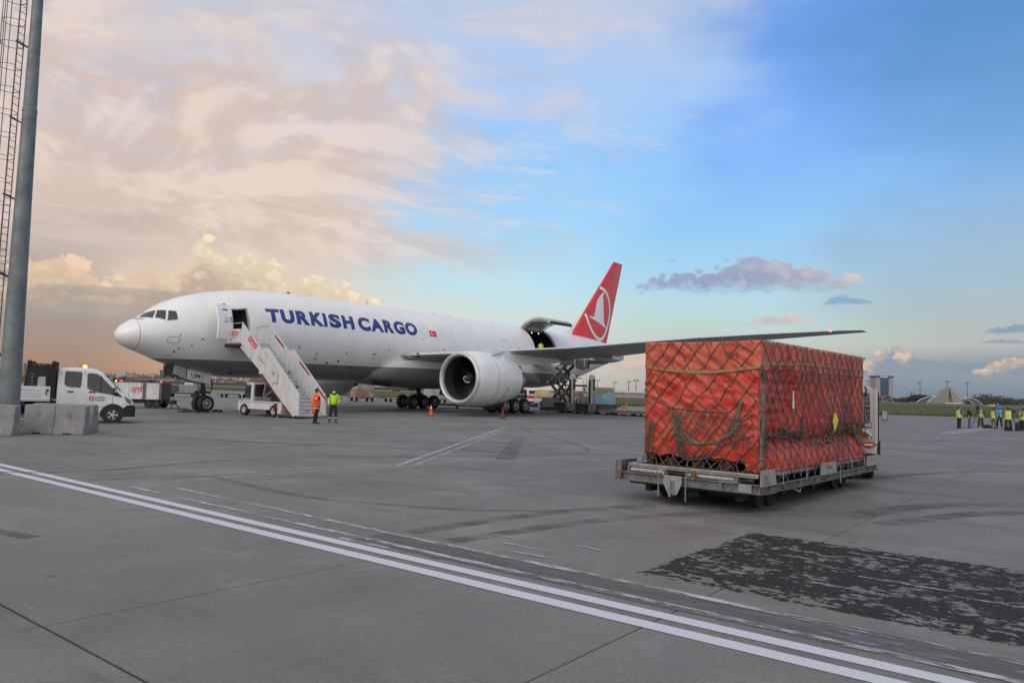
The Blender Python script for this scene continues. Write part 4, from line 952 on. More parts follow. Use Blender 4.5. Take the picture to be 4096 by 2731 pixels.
# ================================================================== logos and shared paints
M_paintw = mat('vehicle_white', (0.66, 0.675, 0.69), 0.3, var=0.05, coat=0.25, dirt=0.12, dirtc=(.35,.33,.31))
M_gsew = mat('equipment_white', (0.56, 0.56, 0.555), 0.45, var=0.10, scale=1.5, dirt=0.42, dirtc=(.26,.24,.22), streak=True)
M_red2 = mat('logo_red', (0.52, 0.03, 0.035), 0.45)
M_wht = mat('print_white', (0.75, 0.75, 0.74), 0.5)
M_txt = mat('print_dark', (0.06, 0.06, 0.07), 0.5)
M_gframe = mat('equipment_grey', (0.10, 0.103, 0.105), 0.55, var=.2, dirt=.3)
M_alu = mat('aluminium_tread', (0.46, 0.46, 0.46), 0.4, 0.45, var=.12, scale=5, dirt=.3)
M_win = mat('vehicle_glass', (0.025, 0.032, 0.032), 0.06, var=.2, spec=.7)
M_yel = mat('safety_yellow', (0.62, 0.42, 0.03), 0.5, dirt=.25)
M_amber = mat('amber_lamp', (1, .45, .05), .3, emit=(1, .42, .06), estr=3.0)
M_redlamp = mat('red_lamp', (1, .05, .03), .3, emit=(1, .05, .03), estr=5.0)
M_hose = mat('cable_black', (.02,.02,.02), .7)
def logo(M, h, parent, small=True):
    """three slanted red blocks with white letters, M: x right, y up, z out; h = block height"""
    root = None
    for i, ch in enumerate('TGS'):
        x = i*h*.98; sk = .16*h; mb = MB()
        mb.add([M @ Vector(p) for p in ((x, 0, 0), (x+h*.86, 0, 0), (x+h*.86+sk, h, 0), (x+sk, h, 0))], [(0, 1, 2, 3)])
        o = mb.build('logo_block', M_red2, parent, recalc=False)
        vs, fs, w_, h_ = text_mb(ch, 1.0, 0, .03, .16); k = h*.52/h_
        mb = MB(); mb.add([M @ Vector((x+h*.30+v.x*k, h*.17+v.y*k, .004)) for v in vs], fs); mb.build('logo_letter', M_wht, o, recalc=False)
    if small:
        text('small_print', 'TURKISH GROUND', M @ Matrix.Translation((0, -h*.36, 0)), h*.16, M_txt, parent, width=h*2.8)
        text('small_print', 'SERVICES', M @ Matrix.Translation((h*.75, -h*.64, 0)), h*.16, M_txt, parent, width=h*1.4)
def road_wheel(parent, loc, r_, wd, axis='y', rimm=None, spokes=0, side=-1, name='wheel'):
    q = MB(); h = wd/2
    pr = [(r_*.62, -h), (r_*.90, -h), (r_, -h*.65), (r_, h*.65), (r_*.90, h), (r_*.62, h)]
    q.lathe(pr, (0, 0, 0), axis, 28); q.lathe([(r_*.62, -h), (r_*.58, -h*.5), (.01, -h*.5)], (0, 0, 0), axis, 28); q.lathe([(r_*.62, h), (r_*.58, h*.5), (.01, h*.5)], (0, 0, 0), axis, 28)
    w_ = q.build(name, M_blk, parent, loc=loc)
    for s_ in (1, -1):
        q = MB()
        if spokes:
            q.lathe([(r_*.56, s_*h*.70), (r_*.60, s_*h*.98), (r_*.64, s_*h*.94)], (0, 0, 0), axis, 28); q.lathe([(r_*.20, s_*h*.95), (r_*.12, s_*h*1.0), (.01, s_*h*1.0)], (0, 0, 0), axis, 14)
            for k in range(spokes):
                a = 2*PI*k/spokes
                for da in (-.16, .16):
                    p0 = (r_*.16*math.cos(a), s_*h*.92, r_*.16*math.sin(a)); p1 = (r_*.58*math.cos(a+da), s_*h*.88, r_*.58*math.sin(a+da))
                    if axis == 'x': p0 = (p0[1], p0[0], p0[2]); p1 = (p1[1], p1[0], p1[2])
                    q.bar(p0, p1, .035, .03, (0, 1, 0) if axis == 'y' else (1, 0, 0))
        else:
            q.lathe([(r_*.58, s_*h*.55), (r_*.56, s_*h*.85), (r_*.50, s_*h*.85), (r_*.42, s_*h*.55), (r_*.22, s_*h*.62), (r_*.18, s_*h*.9), (.01, s_*h*.9)], (0, 0, 0), axis, 20)
        q.build('rim', rimm or M_rim, w_)
    return w_

# ================================================================== light mast at the left edge
MX, MY = -20.16, 30.4
mast = thing('light_mast', 'tall tapered grey steel light mast with caged ladder', 'light mast', (MX, MY, 0))
M_mast = mat('galvanised_mast', (0.155, 0.175, 0.18), 0.55, 0.25, var=.22, scale=1.4, dirt=.25, dirtc=(.30,.31,.30))
q = MB(); rr = lambda z: .405 - .0108*z
q.tube([(0, 0, z) for z in (0.25, 4, 8, 12.92)], [rr(z) for z in (.25, 4, 8, 12.92)], 16); q.build('pole', M_mast, mast, angle=30)
q = MB(); q.tube([(0, 0, z) for z in (12.9, 16, 20, 26)], [rr(z)-.012 for z in (12.9, 16, 20, 26)], 16); q.build('pole', M_mast, mast, angle=30)
q = MB(); q.lathe([(rr(12.9)+.012, 12.82), (rr(12.9)+.012, 12.95), (rr(12.9)-.02, 12.96)], n=16); q.build('joint_ring', M_mast, mast)
q = MB(); q.bx(-1.2, 1.2, -1.0, 1.0, 0, .30); q.build('concrete_base', mat('base_concrete', (.22,.215,.21), .85, var=.15, dirt=.3, bmp=.4), mast, bevel=.03)
q = MB(); q.lathe([(.60, .30), (.60, .36), (.42, .37)], n=16)
for k in range(8): q.cyl((.52*math.cos(k*PI/4), .52*math.sin(k*PI/4), .3), (.52*math.cos(k*PI/4), .52*math.sin(k*PI/4), .46), .03, None, 6)
q.build('base_flange', M_mast, mast)
lad = thing('ladder', None, None); lad.parent = mast; lad.name = 'ladder'
M_lad = mat('ladder_steel', (0.09, 0.105, 0.11), 0.5, .3)
def lx(z): return -(rr(z) + .30)
for s_ in (-.20, .20):
    q = MB(); q.tube([(lx(z), s_-.08, z) for z in (2.4, 10, 26)], .022, 6); q.build('rail', M_lad, lad)
rung = None
for k in range(76):
    z = 2.6+.30*k
    if rung is None:
        q = MB(); q.cyl((0, -.28, 0), (0, .12, 0), .013, None, 6); rung = q.build('rung', M_lad, lad, loc=(lx(z), 0, z))
    else:
        o = rung.copy(); COL.objects.link(o); o.location = (lx(z), 0, z); o.parent = lad
hoop = None
for k in range(23):
    z = 3.3+.95*k
    if hoop is None:
        q = MB(); pts = [(0, -.28, 0)] + [(-.36+.40*math.cos(a), -.08+.40*math.sin(a), 0) for a in [R(-50-i*260/20) for i in range(21)]] + [(0, .12, 0)]
        q.tube(pts, .021, 5, flat=.5); hoop = q.build('cage_hoop', M_lad, lad, loc=(lx(z), 0, z))
    else:
        o = hoop.copy(); COL.objects.link(o); o.location = (lx(z), 0, z); o.parent = lad
for a in (-95, -140, 180, 140, 95):
    q = MB(); q.tube([(lx(z)-.36+.40*math.cos(R(a)), -.08+.40*math.sin(R(a)), z) for z in (3.3, 12, 24.2)], .017, 5); q.build('cage_strap', M_lad, lad)
for k in range(8):
    z = 2.9+3.2*k; q = MB(); 
    for s_ in (-.2, .2): q.bar((lx(z), s_-.08, z), (-rr(z)+.03, s_*.5, z-.16), .05, .05)
    q.bar((lx(z)-.03, -.30, z+.02), (lx(z)-.03, .14, z+.02), .06, .07); q.build('bracket', M_dark, mast)

# ================================================================== concrete barriers
M_barr = mat('barrier_concrete', (0.215, 0.213, 0.21), 0.85, var=.14, scale=2.2, dirt=.40, dirtc=(.09,.085,.08), bmp=.5, bscale=30)
def barrier(loc, rz, ln, label, seam=False, yellow=False):
    t_ = thing('concrete_barrier', label, 'barrier', loc, rz, 'concrete barriers round the mast')
    q = MB(); h = 1.0
    prof = [(-.27, 0), (-.27, .10), (-.20, .34), (-.155, h), (.155, h), (.20, .34), (.27, .10), (.27, 0)]
    n = 2 if seam else 1
    for k in range(n):
        x0 = -ln/2 + k*ln/n + (.004 if k else 0); x1 = x0+ln/n-(.008 if seam else 0); rings = []
        for x, sc in ((x0, .93), (x0+.05, 1.0), (x1-.05, 1.0), (x1, .93)):
            rings.append([(x, y*sc, z if z < h*.5 else z-(1-sc)*.4) for y, z in prof])
        b = MB(); b.loft(rings); o = b.build('block', M_barr, t_, bevel=.012)
        for f in ((.5,) if n == 2 else (.3, .7)):
            xm = x0 + (x1-x0)*f
            v = MB(); v.lathe([(.048, -.176), (.058, -.190), (.046, -.150), (.02, -.150), (.001, -.15)], (xm, 0, .66), 'y', 14); v.build('lifting_hole', M_void, o)
            v = MB(); v.bx(xm-.16, xm+.13, -.282, .282, -.01, .055); v.build('fork_slot', M_void, o)
    if yellow:
        v = MB(); v.bx(-ln/2+.1, -ln/2+.8, -.15, .15, h+.001, h+.005); v.build('yellow_paint', mat('old_yellow', (.34,.27,.10), .8, dirt=.5, dirtc=(.2,.19,.17)), t_)
    return t_
barrier((-15.71, 26.28, 0), R(3.5), 2.05, 'pale concrete barrier with two lifting holes right of the mast', seam=True)
barrier((-16.22, 27.62, 0), R(-2), 2.25, 'stained concrete barrier half hidden behind the two holed barrier', yellow=True)
barrier((-17.30, 25.0, 0), R(2), 2.05, 'concrete barrier cut off by the left edge, in front of the mast', seam=True)

# ================================================================== double cab pickup truck
V = thing('pickup_truck', 'white double cab drop side truck with amber roof beacon behind the concrete barriers', 'truck', (-21.52, 32.9, 0), R(28))
body = MB(); rings = []
for x, w_, zs, zb, wr, zr in [(1.56,.98,.50,1.50,.86,2.30),(1.62,1.0,.46,1.5,.88,2.37),(1.9,1.0,.45,1.5,.88,2.41),(2.6,1.0,.45,1.48,.88,2.42),(3.0,1.0,.45,1.44,.87,2.37),(3.3,1.0,.45,1.40,.86,2.22),(3.55,1.0,.46,1.34,.86,1.98),(3.85,1.0,.48,1.26,.86,1.62),(4.10,.99,.50,1.19,.84,1.33),(4.30,.97,.52,1.10,.80,1.22),(4.47,.93,.54,1.00,.74,1.09),(4.55,.88,.56,.90,.66,.95),(4.58,.84,.58,.80,.62,.84)]:
    rings.append([(x, -w_*.96, zs), (x, -w_, zs+.18), (x, -w_, zb), (x, -(w_+wr)/2+.004, (zb+zr)/2), (x, -wr, zr-.10 if zr-zb > .3 else zr-.04), (x, -wr+.12, zr), (x, 0, zr+.015), (x, wr-.12, zr), (x, wr, zr-.10 if zr-zb > .3 else zr-.04), (x, (w_+wr)/2-.004, (zb+zr)/2), (x, w_, zb), (x, w_, zs+.18), (x, w_*.96, zs)])
body.loft(rings); vb = body.build('cab', M_paintw, V, angle=40)
def sideY(z): return 1.0 - max(0, (z-1.48))/.86*.115 + .004
def side_panel(name, poly, m, parent, th=.012, s_=-1, extra=0.0):
    q = MB(); n = len(poly); q.v = [(x, s_*(sideY(z)+extra), z) for x, z in poly] + [(x, s_*(sideY(z)+extra+th), z) for x, z in poly]
    q.f = [tuple(range(n)), tuple(range(2*n-1, n-1, -1))] + [(i, (i+1) % n, n+(i+1) % n, n+i) for i in range(n)]; q.m = [0]*len(q.f); return q.build(name, m, parent)
for s_ in (-1, 1):
    side_panel('window', [(1.82,1.70),(1.90,1.60),(2.05,1.56),(2.42,1.545),(2.46,1.60),(2.48,2.18),(2.44,2.23),(1.88,2.25),(1.83,2.20)], M_win, vb, .014, s_)
    side_panel('window', [(2.70,1.56),(2.80,1.46),(3.10,1.36),(3.78,1.24),(3.92,1.24),(3.60,1.66),(3.22,2.06),(3.05,2.17),(2.74,2.20),(2.68,2.14)], M_win, vb, .014, s_)
    side_panel('mirror_sail', [(3.78,1.22),(4.10,1.18),(3.86,1.40),(3.70,1.56)], M_blk, vb, .022, s_)
    side_panel('quarter_bar', [(3.20,1.35),(3.24,1.34),(3.26,2.05),(3.22,2.08)], M_blk, vb, .02, s_)
    for x in (2.60, 1.70, 3.72):
        side_panel('door_seam', [(x-.006,.55),(x+.006,.55),(x+.006,2.24 if x < 3 else 1.2),(x-.006,2.24 if x < 3 else 1.2)], M_void, vb, .005, s_)
    for x in (1.95, 2.78): side_panel('door_handle', [(x,1.34),(x+.24,1.33),(x+.24,1.38),(x,1.39)], M_blk, vb, .03, s_)
    side_panel('body_crease', [(1.7,.70),(3.4,.70),(3.4,.715),(1.7,.715)], M_void, vb, .003, s_)
    side_panel('headlight', [(4.16,1.22),(4.44,1.05),(4.48,.88),(4.34,.90),(4.24,1.02)], mat('headlamp_glass', (.10,.12,.13), .08, spec=.8), vb, -.03, s_, -.02)
    q = MB(); q.tube([(3.75, s_*1.0, .36)], .1) if False else None
    arch = MB(); a_ = [(3.75+.50*math.cos(R(t)), s_*1.012, .36+.50*math.sin(R(t))) for t in range(-12, 193, 12)]; b_ = [(3.75+.40*math.cos(R(t)), s_*1.012, .36+.40*math.sin(R(t))) for t in range(-12, 193, 12)]
    k = len(a_); arch.v = a_+b_; arch.f = [(i, i+1, k+i+1, k+i) for i in range(k-1)]; arch.m = [0]*(k-1); arch.build('wheel_arch', M_blk, vb, recalc=False)
    disc = MB(); disc.lathe([(.42, s_*1.009), (.01, s_*1.009)], (3.75, 0, .36), 'y', 24); disc.build('arch_shade_disc', M_void, vb)  # flat dark disc painted in for the shade inside the wheel arch
    for x in (0.0, 3.75): road_wheel(V, (x, s_*.90, .36), .36, .24, 'y', mat('wheel_cover_silver', (.50,.50,.51), .35, .4), 5)
    mr = MB(); mr.bx(3.72, 3.86, s_*1.02 if s_ > 0 else -1.22, 1.22 if s_ > 0 else -1.02, 1.30, 1.58); mr.build('side_mirror', M_blk, vb, bevel=.03)
    mrg = MB(); mrg.bx(3.78, 3.85, s_*1.225 if s_ > 0 else -1.232, 1.232 if s_ > 0 else -1.225, 1.36, 1.54); mrg.build('mirror_cap', M_steel, vb)
bmp = MB(); bmp.loft([[(x, -w_, .28), (x, -w_, z1_), (x, w_, z1_), (x, w_, .28)] for x, w_, z1_ in ((4.10,.99,.62),(4.30,1.0,.80),(4.50,.95,.82),(4.62,.84,.78),(4.66,.70,.72))]); bmp.build('front_bumper', M_blk, vb, bevel=.03)
ws = MB(); ws.hexa([(3.36,-.80,2.215),(3.36,.80,2.215),(4.04,.80,1.44),(4.04,-.80,1.44),(3.375,-.80,2.225),(3.375,.80,2.225),(4.055,.80,1.45),(4.055,-.80,1.45)]); ws.build('windscreen', M_win, vb)
# printed door sign
M = frame((2.80, -(1.0+.016), .98), (1, 0, 0), (0, 0, 1))
mk = MB(); mk.add([M @ Vector((.09+.10*math.cos(a), .10+.10*math.sin(a), 0)) for a in [2*PI*k/20 for k in range(20)]], [tuple(range(20))]); em = mk.build('door_emblem', M_red2, vb, recalc=False)
mk = MB(); mk.add([M @ Vector((.09+x, .10+y, .003)) for x, y in ((.02,.07),(-.03,.03),(-.02,-.02),(-.07,-.03),(-.02,-.045),(.05,-.06),(.02,-.01),(.015,.03))], [tuple(range(8))]); mk.build('emblem_bird', M_wht, em, recalc=False)
text('door_lettering', 'TURKISH', M @ Matrix.Translation((.21, .11, 0)), .08, M_txt, vb, width=.42, off=.012); text('door_lettering', 'TECHNIC', M @ Matrix.Translation((.21, 0, 0)), .08, M_txt, vb, width=.42, off=.012)
q = MB(); q.lathe([(.085, 0), (.08, .09), (.05, .12), (.01, .125)], (2.55, -.35, 2.43), 'z', 14); q.build('beacon', M_amber, V)
q = MB(); q.tube([(2.45, .2, 2.43), (2.1, .25, 2.78)], .006, 4); q.build('aerial', M_blk, V)
bed = MB(); bed.bx(-1.5, 1.32, -1.02, 1.02, .92, 1.0); bd = bed.build('load_bed', M_gsew, V)
for s_ in (-1, 1):
    q = MB(); q.bx(-1.5, 1.32, s_*1.02-.02, s_*1.02+.02, .98, 1.56); sp = q.build('side_board', M_paintw, bd, bevel=.01)
    for z in (1.12, 1.24, 1.38):
        q = MB(); q.bx(-1.48, .98, s_*1.045-.006, s_*1.045+.006, z, z+.018); q.build('board_groove', mat('groove_grey', (.38,.40,.43), .5), sp)
    q = MB(); q.cyl((1.22, s_*1.03, 1.40), (1.22, s_*1.075, 1.40), .05, None, 12); q.bx(1.16, 1.20, s_*1.06-.012, s_*1.06+.012, 1.18, 1.36); q.build('latch', M_blk, sp)
    for xb, xt in ((.36, .50), (1.44, 1.40)):
        q = MB(); q.bar((xb, s_*.97, 1.0), (xt, s_*.97, 2.50), .14, .10, (0, 1, 0)); q.build('rack_post', M_blk, V)
        q = MB(); q.bx(xt-.08, xt+.08, s_*.97-.07, s_*.97+.07, 2.46, 2.66); q.cyl((xt, s_*.97-.075, 2.60), (xt, s_*.97+.075, 2.60), .03, None, 8); q.build('post_bracket', M_blk, V)
    q = MB(); q.bx(.56, 1.34, s_*.97-.05, s_*.97+.05, 2.38, 2.52); q.build('rack_beam', M_blk, V)
    q = MB(); q.bx(.56, 1.34, s_*.97-.04, s_*.97+.04, 2.524, 2.545); q.build('rack_light_strip', mat('strip_red', (.25,.03,.03), .5), V)
    for x in (.66, .86, .95, 1.04, 1.26):
        q = MB(); q.cyl((x, s_*1.02, 2.46), (x, s_*1.028, 2.46), .025, None, 8); q.build('stud', M_steel, V)
q = MB(); q.bx(1.42, 1.46, -.92, .92, 1.0, 2.50); q.build('rack_front_mesh', M_void, V)
q = MB(); q.bx(.40, 1.42, .88, .91, 1.0, 2.40); q.build('rack_side_mesh', M_void, V)
for k in range(6):
    q = MB(); q.bx(.58, .66, -.99, -.965, 1.35+.14*k, 1.39+.14*k); q.build('stud', M_steel, V)
q = MB(); q.bx(-1.4, 4.0, -.45, .45, .42, .92); q.build('chassis', M_blk, V)
q = MB(); q.bx(-.42, .42, -1.0, 1.0, .70, .90); q.build('mudguard', M_blk, V)
bag = MB(); bag.loft([[(.80, -.85, 1.0), (.80, -.48, 1.0), (1.14, -.48, 1.0), (1.14, -.85, 1.0)], [(.81, -.84, 1.55), (.82, -.50, 1.52), (1.13, -.50, 1.56), (1.12, -.83, 1.58)], [(.83, -.80, 1.96), (.83, -.54, 1.97), (1.11, -.53, 1.98), (1.10, -.80, 1.96)]])
bo = bag.build('jerry_can', mat('canister_white', (.55,.50,.48), .6, dirt=.3, dirtc=(.3,.08,.07)), bevel=.03); bo.matrix_world = Matrix.Translation((-21.52, 32.9, 0)) @ Matrix.Rotation(R(28), 4, 'Z'); tag(bo, 'grubby white canister standing in the truck bed against the headboard', 'canister')
# seats seen through nothing: the panes are dark

# ================================================================== ground power unit
G = thing('ground_power_unit', 'white panelled ground power trailer with red logo, behind the white truck', 'generator trailer', (-26.4, 54.2, 0), R(0.5))
q = MB(); q.bx(-2.3, 1.70, -.75, .75, .58, 1.84); gb_ = q.build('housing', M_gframe, G, bevel=.03)
for x0, x1 in ((-2.26, -1.40), (-1.38, -.62), (-.60, .36), (.62, 1.52)):
    q = MB(); q.bx(x0, x1, -.775, -.745, .62, 1.76); pn = q.build('side_panel', M_gsew, G, bevel=.008)
    for z in (.68, 1.68):
        q = MB(); q.bx(x1-.13, x1-.04, -.79, -.775, z, z+.03); q.build('panel_latch', M_blk, pn)
    if x0 == -.60: logo(frame((-.46, -.78, 1.18), (1, 0, 0), (0, 0, 1)), .27, pn)
    if x0 == -2.26: text('maker_letters', 'TLD', frame((-1.96, -.78, 1.50), (1, 0, 0), (0, 0, 1)), .19, M_txt, pn, width=.25, off=.01)
    if x0 == -.60:
        q = MB(); q.bx(.24, .32, -.78, -.776, 1.4, 1.62); q.build('green_label', mat('label_green', (.10,.35,.12), .5), pn)
q = MB(); q.bx(-.15, .62, -.45, .45, 1.84, 2.0); q.build('roof_vent', M_dark, G, bevel=.02)
q = MB(); q.bx(-2.2, 1.75, -.62, .62, .34, .50); q.bx(-2.0, 1.6, -.5, .5, .5, .58); q.build('chassis', M_blk, G)
for x in (.75, 1.30, -1.7):
    for y in (-.58, .58): road_wheel(G, (x, y, .29), .29, .2, rimm=M_dark)
q = MB(); q.bx(1.70, 1.80, -.76, -.70, .5, 1.84); q.build('corner_post', M_blk, G)
q = MB(); q.bx(1.80, 2.35, -.3, .3, .30, .60); q.bar((2.3, -.28, .3), (2.35, -.28, .74), .06, .06); q.build('cable_tray', M_dark, G)
for x, m_ in ((-1.58, M_amber), (-1.18, M_redlamp), (1.62, M_redlamp)):
    q = MB(); q.sphere((x, -.72, 1.88), .055, 8, 6); q.build('marker_lamp', m_, G)
q = MB(); q.lathe([(.09, 0), (.09, .2), (.05, .22), (.01, .22)], (-1.9, -.3, 1.84), 'z', 10); q.build('exhaust_cap', M_blk, G)
q = MB(); q.bar((-1.45, -.2, 1.95), (-1.15, -.2, 2.12), .05, .10); q.cyl((-1.3, -.2, 1.84), (-1.3, -.2, 2.0), .03, None, 6); q.build('exhaust_flap', M_blk, G)
def ground_hose(name, pts, r_, label):
    q = MB(); q.tube([Vector((*p.xy, p.z if len(p) > 2 else r_)) for p in [Vector(a) for a in pts]], r_, 6); o = q.build(name, M_hose); tag(o, label, 'cable'); return o
e0 = G.matrix_basis @ Vector((2.3, -.2, .5)); ng_w = ACW(5.3, .3, .03)
def cat3(p, n=8):
    q_ = [p[0]]+list(p)+[p[-1]]; out = []
    for i in range(1, len(q_)-2):
        P = [Vector(a) for a in q_[i-1:i+3]]
        for k in range(n):
            t_ = k/n; out.append(0.5*((2*P[1])+(-P[0]+P[2])*t_+(2*P[0]-5*P[1]+4*P[2]-P[3])*t_*t_+(-P[0]+3*P[1]-3*P[2]+P[3])*t_**3))
    out.append(Vector(p[-1])); return out
ground_hose('power_cable', cat3([e0, e0+Vector((.3, -.1, -.25)), e0+Vector((.7, -.4, -.45)), ng_w+Vector((-.9, -.5, 0)), ng_w+Vector((-.3, -.3, 0)), ng_w]), .04, 'black power cable from the ground power trailer to the nose gear')
ground_hose('power_cable', cat3([e0+Vector((-.1, -.1, 0)), e0+Vector((0, -.3, -.47)), e0+Vector((-.5, -.5, -.47)), e0+Vector((-.2, -.9, -.47)), e0+Vector((.7, -.8, -.47)), e0+Vector((1.3, -.5, -.47))]), .04, 'slack black cable looped on the ground beside the power trailer')

# ================================================================== boarding stairs truck
T = thing('boarding_stairs', 'white mobile boarding stairs with red logos, raised to the forward door', 'boarding stairs', ACW(6.62, 0), AC_RZ+PI/2)
TM = Matrix.Translation(ACW(6.62, 0)) @ Matrix.Rotation(AC_RZ+PI/2, 4, 'Z')
def xz(q, poly, y0, y1): return q.prism(poly, 'y', y0, y1)
UP = [(4.42,5.70),(8.23,2.66),(8.25,2.00),(7.80,2.02),(4.38,4.42)]
for s_ in (-1, 1):
    q = MB(); xz(q, UP, s_*1.03, s_*.98); pu = q.build('upper_side_panel', M_gsew, T, bevel=.008)
    q = MB(); q.tube([(4.42, s_*1.005, 5.72), (8.2, s_*1.005, 2.68)], .035, 6); q.build('handrail', M_alu, T)
    LP = [(6.55,4.08),(7.10,4.08),(10.25,1.34),(10.33,.20),(9.95,.16),(6.30,2.98),(6.30,3.3)]
    q = MB(); xz(q, LP, s_*.95, s_*.90); pl_ = q.build('lower_side_panel', M_gsew, T, bevel=.008)
    q = MB(); q.tube([(6.5, s_*.925, 4.10), (7.12, s_*.925, 4.10), (10.27, s_*.925, 1.36)], .030, 6); q.build('handrail', M_alu, T)
    q = MB(); xz(q, [(4.30,4.42),(7.80,2.02),(7.70,1.86),(4.30,4.18)], s_*.99, s_*.93); q.build('upper_stringer', M_gsew, T)
    q = MB(); xz(q, [(6.30,2.98),(9.95,.16),(9.75,.10),(6.20,2.80)], s_*.93, s_*.86); q.build('lower_stringer', M_gsew, T)
    q = MB(); xz(q, [(6.50,2.50),(9.50,.14),(9.62,.14),(6.56,2.58)], s_*.97, s_*.935); q.build('stringer_red_strip', mat('dull_red', (.16,.03,.03), .5, dirt=.3), T)
    q = MB(); xz(q, [(2.82,4.46),(4.36,4.50),(4.34,5.32),(2.95,5.34)], s_*1.02, s_*.98); pg = q.build('platform_side_panel', M_gsew, T, bevel=.008)
    q = MB(); q.tube([(2.97, s_*1.0, 5.34), (3.08, s_*1.0, 5.66), (4.38, s_*1.0, 5.70)], .028, 6); q.build('platform_rail', M_alu, T)
    if s_ < 0:
        logo(frame((3.30, -1.024, 4.93), (1, 0, -.02), (0, 0, 1)), .26, pg)
        sl_ = Vector((1, 0, -.80)).normalized(); M = frame(Vector((5.10, -1.034, 4.64)), sl_, Vector((sl_.z*-1, 0, sl_.x))); logo(M, .36, pu, False)
        text('small_print', 'TURKISH GROUND', frame((6.22, -1.034, 3.66), sl_, (-sl_.z, 0, sl_.x)), .075, M_txt, pu, width=1.0); text('small_print', 'SERVICES', frame((6.36, -1.034, 3.42), sl_, (-sl_.z, 0, sl_.x)), .075, M_txt, pu, width=.52)
        text('fleet_number', '099', frame((7.78, -1.034, 2.42), (1, 0, 0), (0, 0, 1)), .26, M_txt, pu, width=.2)
    else:
        M_warn = mat('red_sign', (.30,.05,.045), .5, dirt=.3, dirtc=(.3,.25,.2))
        for x, pp in ((5.05, pu), (7.75, pl_), (9.55, pl_)):
            yb = (.978 if pp is pu else .898); z = (5.70-.80*(x-4.42) if pp is pu else 4.08-.87*(x-7.1))-.14
            q = MB(); q.hexa([(x, yb-.012, z-.11), (x+.95, yb-.012, z-.80-.11+.04), (x+.95, yb, z-.80-.11+.04), (x, yb, z-.11), (x, yb-.012, z+.05), (x+.95, yb-.012, z-.80+.05+.04), (x+.95, yb, z-.80+.05+.04), (x, yb, z+.05)]); q.build('warning_strip', M_warn, pp)
    q = MB(); q.tube([(7.1+(3.15)*k/6, s_*.87, 3.05-.86*3.15*k/6) for k in range(7)], .022, 5); q.build('inner_handrail', M_alu, T)
stp = None
for k in range(21):
    z = .30 + .2075*k; x = 10.02 - .276*k; hw = .88 if k < 12 else .93
    q = MB(); q.bx(x-.30, x, -hw, hw, z-.03, z); q.bx(x-.016, x, -hw, hw, z-.2, z-.03) if k < 12 else q.bx(x-.016, x, -hw, hw, z-.19, z-.03)
    o = q.build('step', M_alu, T)
    q = MB(); q.bx(x-.028, x+.004, -hw, hw, z-.002, z+.004); q.build('step_nosing', M_gframe, o)
    q = MB(); q.bx(x+.002, x+.006, -hw+.02, hw-.02, z-.185, z-.04); q.build('riser', M_gsew, o)
    if k in (1, 3, 17): logo(frame((x+.010, -.55 if k != 1 else -.05, z-.15), (0, 1, 0), (0, 0, 1)), .10, o, False)
q = MB(); q.bx(2.85, 4.42, -1.0, 1.0, 4.40, 4.47); q.build('platform', M_alu, T)
q = MB(); q.bx(2.70, 4.45, -1.0, 1.0, 4.22, 4.39); q.cyl((2.72, -1.05, 4.30), (2.72, 1.05, 4.30), .10, None, 10); q.build('bumper_rail', M_blk, T)
q = MB(); xz(q, [(6.35,2.56),(7.15,2.52),(6.75,2.96)], -1.035, -.95); q.build('hinge_guard', M_gsew, T)
q = MB(); xz(q, [(10.20, 0.20), (10.33, .20), (10.28, 1.28), (10.16, 1.36)], -1.0, -.955); q.build('foot_post', M_gsew, T)
q = MB(); xz(q, [(10.20, 0.20), (10.33, .20), (10.28, 1.28), (10.16, 1.36)], .955, 1.0); q.build('foot_post', M_gsew, T)
for s_ in (-1, 1):
    q = MB(); q.cyl((6.25, s_*.55, .85), (6.85, s_*.7, 2.42), .075, .075, 10); q.cyl((6.85, s_*.7, 2.42), (7.0, s_*.74, 2.8), .05, .05, 8); q.build('lift_ram', M_steel, T)
    q = MB(); q.bar((6.1, s_*.72, 2.55), (8.6, s_*.72, .85), .08, .14); q.build('cross_brace', M_gframe, T); q = MB(); q.bar((5.9, s_*.66, .85), (8.0, s_*.66, 1.85), .08, .14); q.build('cross_brace', M_gframe, T)
# carrier vehicle
ch = MB(); ch.bx(4.45, 8.75, -.98, .98, .40, .84); cv = ch.build('chassis', M_gsew, T, bevel=.02)
for x0, x1, zz in ((4.42, 4.66, .30), (8.40, 8.72, .22)):
    q = MB(); q.bx(x0, x1, -1.03, 1.03, zz, .90); q.build('corner_skirt', M_gsew, cv, bevel=.02)
q = MB(); q.bx(4.42, 8.74, -1.03, 1.03, .84, .90); q.build('deck_plate', M_gsew, cv, bevel=.01)
cabp = [(4.93,.90),(5.86,.90),(5.90,1.96),(5.30,2.0),(5.16,1.94)]
q = MB(); xz(q, cabp, -1.0, .25); cb = q.build('driver_cab', M_gsew, T, bevel=.04)
q = MB(); xz(q, [(5.07,1.05),(5.60,1.05),(5.62,1.84),(5.26,1.84)], -1.012, -1.0); q.build('cab_door_glass', M_win, cb)
q = MB(); q.tube([(5.03,-1.015,1.0),(5.65,-1.015,1.0),(5.67,-1.015,1.88),(5.23,-1.015,1.88)], .022, 5, closed=True); q.build('door_seal', M_blk, cb)
q = MB(); q.hexa([(5.02,-.9,1.2),(5.02,.15,1.2),(5.04,.15,1.2),(5.04,-.9,1.2),(5.14,-.9,1.85),(5.14,.15,1.85),(5.16,.15,1.85),(5.16,-.9,1.85)]); q.build('cab_windscreen', M_win, cb)
q = MB(); q.bx(5.90, 7.35, -.85, .60, .90, 1.15); q.build('engine_cover', M_gframe, T, bevel=.03)
